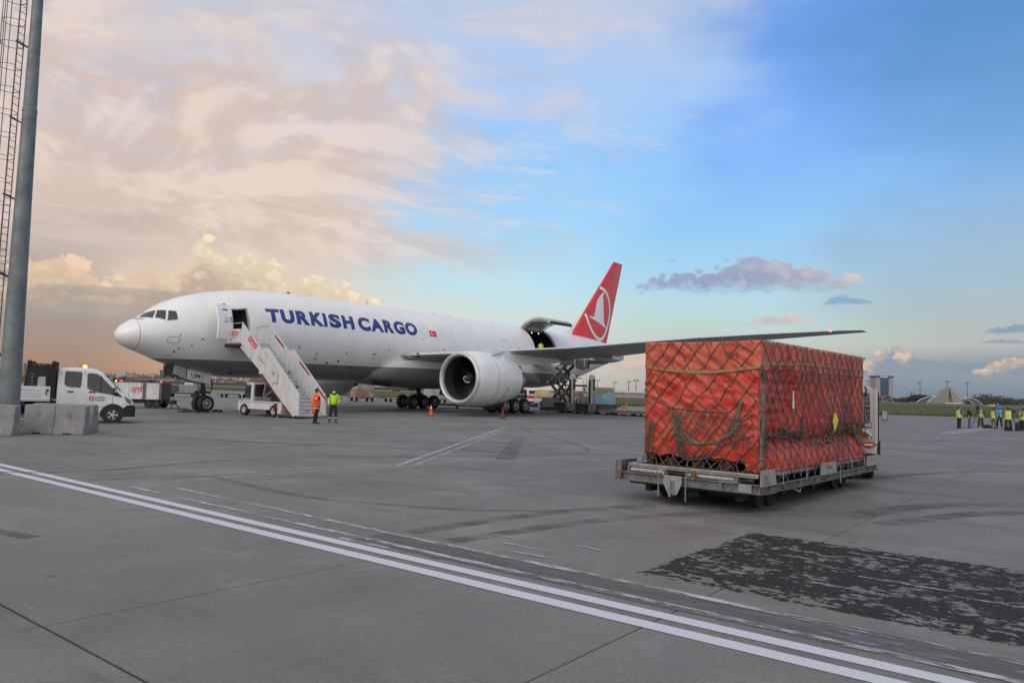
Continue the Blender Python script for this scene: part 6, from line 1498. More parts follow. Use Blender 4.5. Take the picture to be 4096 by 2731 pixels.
# ---- tug pulling the dolly
TG = thing('cargo_tug', 'white tow tug with caged rear window and lit tail lamp, ahead of the netted cargo', 'tow tractor', DM @ Vector((7.6, .1, 0)) - Matrix.Rotation(R(65), 3, 'Z') @ Vector((7.6, .1, 0)), R(65))
q = MB(); q.loft([[(x, y, z) for y, z in ((.12, .62), (.10, 1.40), (.16, 2.20), (.24, 2.27), (2.10, 2.27), (2.18, 2.20), (2.24, 1.40), (2.22, .62))] for x in (7.60, 9.3)] + [[(x, y, z) for y, z in ((.12, .62), (.10, 1.3), (.2, 1.5), (.24, 1.52), (2.1, 1.52), (2.18, 1.5), (2.24, 1.3), (2.22, .62))] for x in (9.9, 10.4)]); tb_ = q.build('cab', M_tugw, TG, bevel=.02)
q = MB(); q.hexa([(7.585, .26, 1.42), (7.60, .26, 1.42), (7.60, 2.08, 1.42), (7.585, 2.08, 1.42), (7.585, .28, 2.13), (7.60, .28, 2.13), (7.60, 2.06, 2.13), (7.585, 2.06, 2.13)]); rw = q.build('rear_window', M_win, tb_)
for k in range(12):
    q = MB(); q.bx(7.565, 7.575, .26+.16*k, .268+.16*k, 1.42, 2.0); q.build('guard_bar', M_alu, rw)
for k in range(5):
    q = MB(); q.bx(7.567, 7.577, .24, 2.1, 1.45+.12*k, 1.458+.12*k); q.build('guard_bar', M_alu, rw)
q = MB(); q.bx(7.56, 7.60, .10, .17, .9, 2.24); q.build('corner_pillar', M_tugw, tb_)
q = MB(); q.hexa([(7.85, .085, 1.30), (8.9, .085, 1.30), (8.9, .10, 1.30), (7.85, .10, 1.30), (7.85, .14, 2.12), (8.8, .14, 2.12), (8.8, .155, 2.12), (7.85, .155, 2.12)]); q.build('side_window', M_win, tb_)
q = MB(); q.bx(7.70, 7.74, .07, .12, .7, 2.15); q.build('door_seal', M_blk, tb_)
q = MB(); q.bx(7.582, 7.60, .235, .72, 1.28, 1.40); pb = q.build('name_plate', mat('plate_blue', (.02,.05,.22), .4), tb_)
text('plate_letters', 'AG', frame((7.579, .40, 1.305), (0, -1, 0), (0, 0, 1)), .075, M_wht, pb, width=.15, off=.02)
for y in (.30, 2.0):
    q = MB(); q.sphere((7.59, y, .86), .12, 14, 8, (.25, 1.2, .62)); tl = q.build('tail_lamp', M_blk, tb_)
    for k in range(6):
        q = MB(); q.sphere((7.555, y-.075+.03*k, .865), .014, 6, 4); q.build('lamp_led', M_redlamp, tl)
    for k in range(6):
        q = MB(); q.tube([(7.53, y-.10+.04*k, .78), (7.52, y-.10+.04*k, .86), (7.53, y-.10+.04*k, .95)], .005, 4); q.build('lamp_guard', M_alu, tl)
q = MB(); q.tube([(7.60, .75, 1.24), (7.45, .72, 1.24), (7.44, .40, 1.22), (7.44, .24, 1.10), (7.50, .22, .98)], .018, 6); q.build('grab_rail', M_alu, tb_)
q = MB(); q.bx(7.45, 7.6, .30, 2.1, 1.06, 1.16); q.build('rear_shelf', M_gframe, tb_)
q = MB(); q.bx(7.5, 10.3, .16, 2.18, .30, .62); q.build('chassis', M_blk, TG)
q = MB(); q.bx(7.42, 7.55, .15, .5, .56, .66); q.build('rear_marker', M_blk, TG); q = MB(); q.sphere((7.41, .42, .61), .03, 8, 5); q.build('marker_lamp', M_redlamp, TG)
q = MB(); q.tube([(7.9, .14, 1.60), (7.9, .0, 1.60)], .022, 5); q.bx(7.87, 7.97, -.13, .01, 1.46, 1.72); mi_ = q.build('side_mirror', M_blk, tb_, bevel=.02)
q = MB(); q.bx(7.862, 7.87, -.118, -.002, 1.48, 1.70); q.build('mirror_glass', mat('mirror', (.5,.52,.5), .05, 1.0), mi_)
q = MB(); q.bx(7.8, 7.95, .06, .1, .95, 1.3); q.build('side_reflector', M_alu, tb_); q = MB(); q.bx(7.75, 8.1, .04, .11, .62, .95); q.build('side_step', M_blk, tb_)
for x in (8.3, 9.8):
    for y in (.32, 2.0): road_wheel(TG, (x, y, .36), .36, .26)
q = MB(); q.bar((6.5, 1.2, .38), (7.6, 1.2, .42), .08, .08); q.build('tow_bar', M_dark, D)
# ================================================================== main deck cargo loader under the wing
LD = thing('cargo_loader', 'dark scissor lift cargo loader raised to the aft cargo door', 'cargo loader', ACW(41.2, 0), AC_RZ+PI/2)
M_ldk = mat('loader_dark', (.050,.050,.052), .6, .2, var=.3, dirt=.3, dirtc=(.10,.09,.08))
M_ldg = mat('loader_grey', (.19,.195,.19), .55, .1, var=.15, dirt=.35)
M_ldw = mat('loader_pale', (.45,.45,.45), .45, .2, var=.1, dirt=.25)
def lp(name, m, f, bevel=0.0, parent=None):
    q = MB(); f(q); return q.build(name, m, parent or LD, bevel=bevel)
lp('chassis', M_ldk, lambda q: q.bx(3.9, 10.2, -1.75, 1.9, .30, .95))
pk = lp('power_pack', M_ldg, lambda q: q.bx(4.0, 5.30, -2.0, -.9, .45, 1.40), .02)
lp('pack_door', M_ldg, lambda q: q.bx(4.10, 4.62, -2.02, -2.0, .55, 1.30), .006, pk); lp('pack_door', M_ldg, lambda q: q.bx(4.68, 5.20, -2.02, -2.0, .55, 1.30), .006, pk)
lp('front_skirt', M_ldg, lambda q: q.bx(3.72, 3.98, -1.95, 1.9, .22, 1.05)); lp('lower_skirt', M_ldk, lambda q: q.bx(3.8, 10.3, -1.98, -1.8, .16, .40))
for x in (4.6, 10.0): lp('outrigger', M_ldk, lambda q: (q.cyl((x, -1.85, .4), (x, -1.85, .06), .05, None, 8), q.cyl((x, -1.85, .06), (x, -1.85, .02), .12, None, 10)))
for x in (6.0, 6.9, 9.9):
    for y in (-1.5, 1.5): road_wheel(LD, (x, y, .42), .42, .3, rimm=M_dark)
lp('deck', M_ldg, lambda q: q.bx(5.35, 7.55, -1.9, 1.9, .96, 1.06))
lp('winch_housing', M_ldg, lambda q: q.bx(6.75, 7.7, -2.0, -1.5, .42, 1.02), .03); lp('pump', M_ldw, lambda q: q.cyl((7.12, -2.02, .62), (7.12, -2.02, .92), .08, None, 8))
for x in (7.42, 9.58):
    for y in (-1.9,):
        mp = lp('mast', M_ldw, lambda q: q.cyl((x, y, .5), (x, y, 3.35), .13, None, 14))
        lp('mast_pulley', M_ldw, lambda q: q.lathe([(.01, y-.12), (.27, y-.12), (.32, y-.06), (.32, y+.06), (.27, y+.12), (.01, y+.12)], (x, 0, 3.42), 'y', 20), 0, mp)
        lp('mast_rail', M_ldk, lambda q: q.bx(x-.33, x-.20, y-.08, y+.08, .4, 3.25), 0, mp); lp('mast_rail', M_ldk, lambda q: q.bx(x+.20, x+.30, y-.08, y+.08, 2.2, 3.25), 0, mp)
        lp('mast_chain', M_ldk, lambda q: q.tube([(x+.18, y, .5), (x+.18, y, 3.3)], .02, 4), 0, mp); lp('mast_chain', M_ldk, lambda q: q.tube([(x+.27, y, .5), (x+.27, y, 3.2)], .02, 4), 0, mp)
        lp('mast_foot', M_ldg, lambda q: q.bx(x-.28, x+.42, y-.18, y+.18, .25, .98), .02, mp)
lp('crossbeam', M_ldk, lambda q: q.bx(7.5, 9.0, -1.98, -1.85, 2.55, 2.72)); lp('crossbeam', M_ldk, lambda q: q.bx(6.3, 7.4, -1.7, -1.6, 2.58, 2.72))
for y in (-1.55, -.15):
    for p0, p1, m_ in (((6.68,y,4.80),(4.46,y,2.95),M_ldk), ((4.46,y,2.95),(6.62,y,1.02),M_ldk), ((5.25,y-.08,4.45),(6.58,y-.08,3.15),M_ldk), ((6.58,y-.08,3.15),(4.85,y-.08,1.10),M_ldk)):
        lp('scissor_arm', m_, lambda q: q.bar(p0, p1, .14, .24, (0, 0, 1)))
    for c_ in ((4.46, 2.95), (6.58, 3.15), (5.6, 2.0), (5.65, 3.98)):
        lp('pivot', M_ldw, lambda q: q.cyl((c_[0], y-.22, c_[1]), (c_[0], y+.32, c_[1]), .09, None, 8))
    lp('yellow_edge', mat('worn_ochre', (.30,.19,.06), .6, dirt=.6), lambda q: q.bar((6.55, y-.085, 4.70), (4.75, y-.085, 3.18), .012, .06))
for z in (2.95, 3.4, 2.0): lp('scissor_tie', M_ldk, lambda q: q.cyl((4.6 if z < 3 else 6.3, -1.5, z), (4.6 if z < 3 else 6.3, 1.5, z), .06, None, 6))
lp('support_post', M_ldg, lambda q: q.cyl((5.5, -1.2, 1.0), (5.5, -1.2, 3.6), .05, None, 6)); lp('support_post', M_ldg, lambda q: q.cyl((6.2, -1.2, 1.0), (6.2, -1.2, 3.2), .05, None, 6))
pf = lp('platform', M_ldk, lambda q: q.bx(3.35, 9.1, -1.9, 1.9, 4.86, 5.10)); lp('platform_fascia', M_ldk, lambda q: q.bx(5.3, 7.75, -1.98, -1.9, 4.55, 5.0), 0, pf)
lp('bridge_gear', M_ldk, lambda q: (q.bx(7.8, 8.9, -1.95, -1.3, 4.25, 4.95)), 0, pf); lp('hydraulic_motor', M_ldk, lambda q: q.cyl((8.2, -2.0, 4.35), (8.2, -1.5, 4.35), .2, None, 10), 0, pf); lp('red_motor', mat('motor_red', (.25,.03,.03), .5), lambda q: q.cyl((8.45, -2.02, 4.22), (8.45, -1.6, 4.22), .11, None, 10), 0, pf)
lp('platform_post', M_ldw, lambda q: q.bx(7.66, 7.74, -2.0, -1.9, 4.5, 5.2), 0, pf); lp('platform_post', M_ldw, lambda q: q.bx(8.74, 8.80, -2.0, -1.9, 4.4, 5.2), 0, pf); lp('control_stand', mat('worn_ochre'), lambda q: q.bx(8.25, 8.75, -1.9, -1.6, 5.1, 5.22), 0, pf) if False else None
for x in (8.55, 9.05):
    lp('guard_post', M_ldg, lambda q: q.cyl((x, -1.9, 5.1), (x, -1.9, 6.1), .025, None, 6), 0, pf)
for z in (5.4, 5.75, 6.08): lp('guard_rail', M_ldg, lambda q: q.cyl((8.0, -1.9, z), (9.1, -1.9, z), .022, None, 6), 0, pf)
for (z0, z1, xo) in ((1.05, 3.35, .0), (3.55, 5.45, -.05)):
    la = thing('access_ladder', None, None); la.parent = LD
    for x in (8.66+xo, 9.08+xo): lp('ladder_rail', M_ldg, lambda q: q.cyl((x, -2.0, z0), (x, -2.0, z1), .022, None, 5), 0, la)
    n = int((z1-z0)/.28)
    for k in range(n+1): lp('rung', M_ldg, lambda q: q.cyl((8.66+xo, -2.0, z0+.02+k*.28), (9.08+xo, -2.0, z0+.02+k*.28), .016, None, 5), 0, la)
for x in (7.95, 8.3, 8.95): lp('barrier_post', M_ldk, lambda q: q.bx(x-.05, x+.05, -1.95, -1.85, .4, 1.35))
# low roller transporter feeding the loader
RT = thing('roller_conveyor', 'long low roller transporter with faded yellow edge, behind the netted cargo', 'conveyor', ACW(41.2, 0), AC_RZ+PI/2)
lp('frame', M_ldg, lambda q: q.bx(10.35, 19.0, -1.9, 1.6, .22, .40), 0, RT); lp('yellow_edge', mat('worn_ochre', (.30,.19,.06), .6, dirt=.6), lambda q: q.bx(10.35, 19.0, -1.93, -1.88, .40, .52), 0, RT)
for k in range(28): lp('roller', M_ldw, lambda q: q.cyl((10.6+.3*k, -1.8, .44), (10.6+.3*k, 1.5, .44), .05, None, 8), 0, RT)
for x in (11.2, 12.1, 14.0, 14.6, 17.0, 17.6):
    road_wheel(RT, (x, -1.7, .14), .14, .12, rimm=M_dark); road_wheel(RT, (x, 1.4, .14), .14, .12, rimm=M_dark)
lp('drive_unit', mat('worn_ochre', (.30,.19,.06)), lambda q: q.bx(12.6, 13.2, -1.96, -1.7, .15, .42), .02, RT)
# second one, far side beyond the engine
RT2 = thing('roller_conveyor', 'low roller transporter seen under the engine between the main wheels', 'conveyor', ACW(38.0, -9.0), AC_RZ+PI/2)
lp('frame', M_ldg, lambda q: q.bx(0, 9.0, -1.2, 1.2, .2, .42), 0, RT2); lp('yellow_edge', mat('worn_ochre'), lambda q: q.bx(0, 9.0, -1.24, -1.19, .42, .52), 0, RT2)
for k in range(24): lp('roller', M_ldw, lambda q: q.cyl((.3+.36*k, -1.1, .44), (.3+.36*k, 1.1, .44), .05, None, 6), 0, RT2)
for x in (1, 4, 7.6): road_wheel(RT2, (x, -1.0, .14), .14, .12, rimm=M_dark)

# ================================================================== dollies and wrapped pallets
def small_dolly(loc, rz, label, ln=3.4, wd=2.5, cat='dolly', group='dollies standing beyond the aircraft'):
    t_ = thing('pallet_dolly', label, cat, loc, rz, group)
    lp('frame', M_ldk, lambda q: q.bx(-ln/2, ln/2, -wd/2, wd/2, .40, .52), 0, t_)
    lp('red_reflector', mat('reflector_red', (.35,.03,.03), .4), lambda q: q.bx(-ln/2-.02, -ln/2+.5, -wd/2-.015, -wd/2, .41, .51), 0, t_); lp('reflector_white', M_wht, lambda q: q.bx(ln/2-.4, ln/2-.1, -wd/2-.015, -wd/2, .42, .50), 0, t_)
    for k in range(7): lp('roller', M_ldw, lambda q: q.cyl((-ln/2+.3+k*(ln-.6)/6, -wd/2+.1, .54), (-ln/2+.3+k*(ln-.6)/6, wd/2-.1, .54), .045, None, 6), 0, t_)
    for x in (-ln/2+.6, ln/2-.6):
        for y in (-wd/2+.3, wd/2-.3): road_wheel(t_, (x, y, .2), .2, .16, rimm=M_dark)
    lp('drawbar', M_ldk, lambda q: q.bar((ln/2, 0, .40), (ln/2+1.0, 0, .30), .08, .08), 0, t_)
    return t_
def wrap_mat(name, cols, painted_shine):
    m, b = new_mat(name); o = coord('Object'); x, y, z = sep(o)
    v = S.nt.nodes.new('ShaderNodeTexVoronoi'); v.inputs['Scale'].default_value = 2.2; v.distance = 'CHEBYCHEV'; S.nt.links.new(o.k, v.inputs['Vector'])
    sx_, sy_, sz_ = sep(S(v.outputs['Color'])); c = ramp(sx_, [(i/len(cols), (*q_, 1)) for i, q_ in enumerate(cols)], 'CONSTANT')
    n2_ = noise(o, 9, 6, .7); n3 = noise(vec(x, y, z*.6), 16, 6, .7, 1.0)
    c = mix(smooth(.50, .70, n2_)*.55*painted_shine, c, (.55, .56, .58, 1)); c = mix(smooth(.60, .70, n3)*.7*painted_shine, c, (.75, .76, .78, 1))  # pale glints of the film mixed into the carton colour
    setin(b, 'Base Color', c); b.inputs['Roughness'].default_value = .25; setin(b, 'Normal', bump(n2_ + n3*.6, .9, .06)); return m
WRAPS = [wrap_mat('wrapped_cartons_pink', [(.30,.17,.10), (.36,.20,.17), (.25,.16,.13), (.38,.26,.20), (.30,.13,.13)], .55), wrap_mat('wrapped_cartons_silver', [(.36,.36,.36), (.28,.28,.27), (.40,.38,.36), (.25,.26,.27)], .8),
    wrap_mat('wrapped_blue', [(.16,.33,.44), (.22,.38,.46), (.32,.42,.46), (.18,.34,.44)], .8), wrap_mat('wrapped_yellow', [(.40,.33,.12), (.36,.28,.10), (.42,.36,.22), (.30,.26,.12)], .5)]
def wrapped(loc, rz, label, wds, dome=.0, seed=1, parent_h=.55, group='wrapped pallets beyond the aircraft'):
    """stack of carton tiers under clear film; each tier its own part"""
    t_ = thing('wrapped_cargo', label, 'cargo', loc, rz, group); r_ = random.Random(seed)
    lp('pallet_sheet', M_alur, lambda q: q.bx(-1.45, 1.45, -1.15, 1.15, parent_h, parent_h+.05), 0, t_)
    z = parent_h+.05
    for (sx_, sy_, h, mi, oy) in wds:
        q = MB(); rings = []; nz = 6
        for j in range(nz+1):
            zz = z+h*j/nz; ring = []; n = 40
            for k in range(n):
                a = 2*PI*k/n; ca, sa = math.cos(a), math.sin(a); m_ = max(abs(ca), abs(sa)); e = .90
                x, y = ca/m_**e*sx_, sa/m_**e*sy_ + oy
                d_ = 1 + .035*mn.noise(Vector((x*2, y*2, zz*3+seed))) - (dome*(j/nz)**3)
                ring.append((x*d_, oy+(y-oy)*d_, zz + (.02*mn.noise(Vector((x*3, y*3, seed))) if j == nz else 0)))
            rings.append(ring)
        q.loft(rings); q.build('carton_tier', WRAPS[mi], t_, angle=50); z += h
    return t_
w1 = (-20.1, 102.3); small_dolly((*w1, 0), R(32), 'dolly carrying the tall pink carton pallet under the belly'); wrapped((*w1, 0), R(32), 'tall film wrapped carton pallet in pinkish brown and silver, beneath the fuselage', [(1.35,1.12,1.05,0,0), (1.35,1.12,.75,1,0), (1.25,1.05,.42,0,0)], .03, 3)
small_dolly((-24.6, 99.6, 0), R(32), 'empty dolly at the left end of the row under the belly'); small_dolly((-15.9, 104.9, 0), R(30), 'empty dolly just right of the pink carton pallet')
w2 = (-10.6, 106.2); small_dolly((*w2, 0), R(28), 'dolly carrying the silver wrapped pallet left of the near engine'); wrapped((*w2, 0), R(28), 'silver film wrapped pallet with a brown carton tier, left of the near engine', [(1.38,1.14,.95,1,0), (1.38,1.14,.35,1,0), (1.2,1.0,.62,0,.05)], .02, 5)
for (x, y, lab, lab2, tiers, dm, sd) in [(4.6, 95.5, 'dolly under the yellow wrapped heap', 'slumped yellow wrapped heap left of the loader scissors', [(1.4,1.15,.7,1,0), (1.35,1.1,.9,3,0)], .22, 7),
        (7.6, 94.2, 'dolly under the pink pallet behind the loader masts', 'pink and brown wrapped pallet between the two loader masts', [(1.4,1.15,1.0,0,0), (1.35,1.1,.6,0,0)], .05, 9), (11.55, 92.6, 'dolly under the blue wrapped pallet', 'blue film wrapped pallet with pale domed top, right of the loader', [(1.15,1.15,1.55,2,0), (1.05,1.05,.55,3,0)], .10, 11)]:
    small_dolly((x, y, 0), R(-22), lab); wrapped((x, y, 0), R(-22), lab2, tiers, dm, sd)
small_dolly((-38.0, 103.5, 0), R(3), 'flat empty dolly between the nose wheel and the stairs', 3.6); small_dolly((-34.2, 103.7, 0), R(3), 'flat empty dolly half hidden by the stairs cab', 3.6)
# dark baggage tug and trailer beyond the power unit
BT = thing('baggage_trailer', 'dark flatbed baggage trailer beyond the power unit', 'trailer', (-41.4, 95.5, 0), R(4))
lp('bed', M_ldk, lambda q: q.bx(-2.3, 2.2, -1.0, 1.0, .45, .75), 0, BT); lp('load', M_ldk, lambda q: q.bx(-2.2, -.3, -.9, .9, .75, 1.45), .03, BT); lp('load', M_ldg, lambda q: q.bx(-.25, 2.0, -.9, .9, .75, 1.55), .03, BT); lp('pale_crate', M_ldw, lambda q: q.bx(.3, 1.4, -.6, .6, 1.55, 1.85), .02, BT); lp('trim', M_ldw, lambda q: q.bx(-.3, 2.2, -1.02, -1.0, .66, .72), 0, BT)
for x in (-1.6, 1.5):
    for y in (-.85, .85): road_wheel(BT, (x, y, .26), .26, .2, rimm=M_dark)
# service truck behind the left main wheels
ST_ = thing('service_truck', 'white service truck with a red stripe behind the near main wheels', 'truck', (2.3, 98.0, 0), R(-12))
lp('box_body', M_blk, lambda q: q.bx(-3.4, -.2, -1.15, 1.15, 1.1, 2.2), .04, ST_); lp('box_rail', M_ldw, lambda q: q.bx(-3.4, -.2, -1.18, -1.15, 1.55, 1.62), 0, ST_); lp('roof_dome', mat('pale_blue_cover', (.22,.36,.45), .5), lambda q: q.sphere((-1.8, 0, 2.3), 1.0, 12, 6, (1.3, 1, .45)), 0, ST_)
cb_ = lp('cab', M_paintw, lambda q: q.bx(0, 1.6, -1.1, 1.1, .7, 2.3), .08, ST_); lp('red_stripe', M_red2, lambda q: q.bx(.02, 1.58, -1.106, -1.1, 1.05, 1.5), 0, cb_); lp('window', M_win, lambda q: q.bx(.3, 1.3, -1.106, -1.1, 1.65, 2.1), 0, cb_); lp('front_stripe', M_red2, lambda q: q.bx(1.6, 1.606, -1.0, 1.0, 1.05, 1.5), 0, cb_)
lp('chassis', M_ldg, lambda q: q.bx(-3.4, 1.65, -1.0, 1.0, .45, .95), 0, ST_); lp('bumper', M_ldw, lambda q: q.bx(1.0, 1.75, -1.1, 1.1, .45, .7), 0, ST_)
for x in (-2.5, .8):
    for y in (-.95, .95): road_wheel(ST_, (x, y, .42), .42, .28, rimm=M_dark)
# ---- traffic cones
def cone(loc, label, body_m, bands=True, h=.82):
    t_ = thing('traffic_cone', label, 'traffic cone', loc, 0, 'traffic cones round the aircraft')
    lp('base', M_blk, lambda q: q.bx(-.22, .22, -.22, .22, 0, .045), .012, t_)
    R_ = lambda z: .165-.145*z/h
    lp('body', body_m, lambda q: q.lathe([(R_(.04)+.01, .04), (R_(h), h), (.012, h+.005)], n=18), 0, t_)
    if bands:
        for z0, z1 in ((.30, .42), (.55, .66)): lp('white_band', M_wht, lambda q: q.lathe([(R_(z0)+.004, z0), (R_(z1)+.004, z1)], n=18), 0, t_)
    return t_
M_or = mat('cone_orange', (.62,.10,.015), .5, dirt=.3, dirtc=(.2,.06,.03)); M_mar = mat('cone_faded_red', (.13,.018,.022), .6)
cone((-5.62, 53.8, 0), 'orange cone with two white bands ahead of the far main wheels', M_or); cone((-.50, 52.9, 0), 'dull red cone without bands in front of the engine', M_mar, False)
cone((-12.3, 88.0, 0), 'red orange cone seen over the wheels of the far main gear', M_or, False, 1.0); cone((12.9, 84.0, 0), 'red and white cone on the yellow edged conveyor line right of the loader', M_or, True, 1.2)
# ================================================================== people
RK = 1.16
def skin_mesh(name, nodes, edges, m, parent, sub=1, root=0):
    """nodes: (x, y, z, r) or (x, y, z, rx, ry); grows one continuous surface over the skeleton"""
    me = bpy.data.meshes.new(name); me.from_pydata([n[:3] for n in nodes], edges, [])
    o = bpy.data.objects.new(name, me); COL.objects.link(o)
    o.modifiers.new('skin', 'SKIN'); md = o.modifiers.new('sub', 'SUBSURF'); md.levels = sub; md.render_levels = sub
    if not me.skin_vertices: me.skin_vertices.new() if hasattr(me.skin_vertices, 'new') else None
    sv = me.skin_vertices[0].data
    for i, n in enumerate(nodes): sv[i].radius = (n[3]*RK, (n[4] if len(n) > 4 else n[3])*RK); sv[i].use_root = (i == root)
    dg_ = bpy.context.evaluated_depsgraph_get(); ev = o.evaluated_get(dg_); nm = bpy.data.meshes.new_from_object(ev)
    bpy.data.objects.remove(o); bpy.data.meshes.remove(me)
    nm.name = name; nm.materials.clear(); nm.materials.append(m); nm.polygons.foreach_set('use_smooth', [True]*len(nm.polygons))
    ob = bpy.data.objects.new(name, nm); COL.objects.link(ob); ob.parent = parent; return ob
SKINS = [mat('skin_light', (.40,.25,.18), .55, var=.08, scale=20), mat('skin_tan', (.32,.19,.13), .55, var=.08, scale=20)]
M_hair = mat('dark_hair', (.015,.013,.012), .7)
def cloth(c, nm): return mat(nm, c, .85, var=.16, scale=9, bmp=.25, bscale=25)
M_refl = mat('reflective_tape', (.50,.52,.50), .4, .2); M_mask = mat('face_mask_white', (.62,.64,.68), .8)
def person(loc, rz, label, h=1.76, jacket=None, trousers=None, vest=None, vest_back=False, hair=True, cap=None, hood=None, mask=False, coat=False, arms='down', legs=(.10, .10), stride=0.0, tape=(), skin=0, cuffs=False, lean=0.0, group=None, shoes=None, head_yaw=0.0, sit=False, bare_low=False):
    """faces +x in its own frame; y is its left"""
    t_ = thing('person', label, 'person', loc, rz, group); k = h/1.76
    A = lambda x, y, z: (x*k + lean*max(0, z-.95), y*k, z*k)
    J = {}
    J['pel'] = A(0, 0, .96); J['spi'] = A(.005, 0, 1.16); J['che'] = A(.005, 0, 1.34); J['nek'] = A(.0, 0, 1.47); J['hd0'] = A(.015, 0, 1.55); J['hd1'] = A(.02, 0, 1.64); J['hd2'] = A(.01, 0, 1.705)
    for s_, nm in ((1, 'l'), (-1, 'r')):
        J['sh'+nm] = A(0, .175*s_, 1.42)
        if arms == 'down': e, w_ = A(-.03, .235*s_, 1.15), A(.05, .235*s_, .92)
        elif arms == 'pocket': e, w_ = A(-.10, .27*s_, 1.14), A(.06, .20*s_, .98)
        elif arms == 'phone': e, w_ = A(.02, .23*s_, 1.14), A(.26, .07*s_, 1.22)
        elif arms == 'clasp': e, w_ = A(.00, .24*s_, 1.14), A(.20, .04*s_, .98)
        elif arms == 'camera': e, w_ = A(.14, .27*s_, 1.22), A(.36, .10*s_, 1.42)
        elif arms == 'fold': e, w_ = A(.06, .25*s_, 1.16), A(.22, -.06*s_, 1.20)
        elif arms == 'wheel': e, w_ = A(.10, .22*s_, 1.18), A(.34, .14*s_, 1.14)
        if arms == 'mixed': e, w_ = (A(-.03, .24*s_, 1.14), A(.06, .24*s_, .92)) if s_ < 0 else (A(-.08, .28*s_, 1.14), A(.08, .20*s_, 1.0))
        J['el'+nm], J['wr'+nm] = e, w_
        st = stride*s_
        if sit: J['hp'+nm], J['kn'+nm], J['an'+nm], J['to'+nm] = A(0, .095*s_, .92), A(.42, .12*s_, .94), A(.42, .12*s_, .50), A(.56, .13*s_, .46)
        else: J['hp'+nm], J['kn'+nm], J['an'+nm], J['to'+nm] = A(0, .095*s_, .90), A(.02+st*.5, (.095+legs[0 if s_ > 0 else 1]*.4)*s_, .50), A(st-.02, (.07+legs[0 if s_ > 0 else 1])*s_, .09), A(st+.15, (.085+legs[0 if s_ > 0 else 1]*1.15)*s_, .035)
    # body: one continuous skin from head to feet with hands of five fingers
    names = ['pel', 'spi', 'che', 'nek', 'hd0', 'hd1', 'hd2']; rad = [(.115,.155), (.105,.135), (.115,.16), (.055,.055), (.075,.068), (.092,.078), (.06,.055)]
    nodes = [(*J[n], rad[i][1]*k*.9, rad[i][0]*k*.9) for i, n in enumerate(names)]; edges = [(i, i+1) for i in range(6)]
    def chain_(st, pts, rs):
        p = st
        for q_, r_ in zip(pts, rs): nodes.append((*q_, r_*k, r_*k)); edges.append((p, len(nodes)-1)); p = len(nodes)-1
        return p
    for s_, nm in ((1, 'l'), (-1, 'r')):
        wi = chain_(2, [J['sh'+nm], J['el'+nm], J['wr'+nm]], [.058, .042, .029])
        d_ = (Vector(J['wr'+nm]) - Vector(J['el'+nm])).normalized(); W_ = Vector(J['wr'+nm]); sd_ = Vector((1, 0, 0)) if abs(d_.x) < .7 else Vector((0, 0, 1)); sd_ = (sd_ - d_*sd_.dot(d_)).normalized(); nn = d_.cross(sd_)
        pi_ = chain_(wi, [W_ + d_*.05*k], [.036])
        for f, ln in enumerate((.070, .080, .074, .058)):
            off = sd_*(.030-.020*f)*k; b0 = W_ + d_*.085*k + off; chain_(pi_, [b0, b0 + (d_*.6+nn*.25*-s_)*ln*.55*k, b0 + (d_*.75+nn*.6*-s_)*ln*k], [.0105, .009, .008])
        chain_(pi_, [W_ + (d_*.045 + sd_*.042)*k, W_ + (d_*.085 + sd_*.055)*k], [.012, .010])
        chain_(0, [J['hp'+nm], J['kn'+nm], J['an'+nm], J['to'+nm]], [.082, .055, .042, .036])
    skin_mesh('body', nodes, edges, SKINS[skin], t_, 1)
    # face
    hc = Vector(J['hd1']); f_ = Matrix.Rotation(head_yaw, 3, 'Z')
    q = MB(); q.sphere(hc + f_ @ Vector((.092*k, 0, -.025*k)), .016*k, 6, 4, (1, .8, 1.4)); q.build('nose', SKINS[skin], t_)
    for s_ in (1, -1):
        q = MB(); q.sphere(hc + f_ @ Vector((.082*k, .031*k*s_, .005*k)), .011*k, 6, 4, (.6, 1.2, .7)); q.build('eye', M_hair, t_)
        q = MB(); q.sphere(hc + f_ @ Vector((-.005*k, .083*k*s_, -.015*k)), .022*k, 6, 4, (.8, .4, 1.3)); q.build('ear', SKINS[skin], t_)
    q = MB(); q.sphere(hc + f_ @ Vector((.083*k, 0, -.062*k)), .02*k, 6, 4, (.4, 1.2, .4)); q.build('mouth', mat('lip', (.25,.10,.09), .5), t_)
    if mask:
        q = MB(); rings = []
        for z, r_ in ((-.095, .075), (-.07, .095), (-.035, .104), (-.010, .098)): rings.append([hc + f_ @ Vector((r_*math.cos(a)*k, r_*.86*math.sin(a)*k, z*k)) for a in [R(-75+150*i/10) for i in range(11)]])
        q.loft(rings, closed=False, cap0=False, cap1=False); q.build('face_mask', M_mask, t_)
    if hair or cap:
        q = MB(); rings = []; n = 14
        for z, r_ in ((-.045, .088), (.0, .099), (.05, .097), (.085, .074), (.105, .03)):
            rings.append([hc + f_ @ Vector((math.cos(a)*r_*k*(1.04) - .010*k, math.sin(a)*r_*.88*k, ((max(z, .048+.1*(z+.045)) if math.cos(a) > .30 else z) - (.035 if math.cos(a) < -.3 and z < 0 else 0))*k)) for a in [2*PI*i/n for i in range(n)]])
        q.loft(rings, cap0=False); q.build('cap' if cap else 'hair', cap or M_hair, t_)
    def cl(name, pts, eds, m, sub=1): return skin_mesh(name, pts, eds, m, t_, sub)
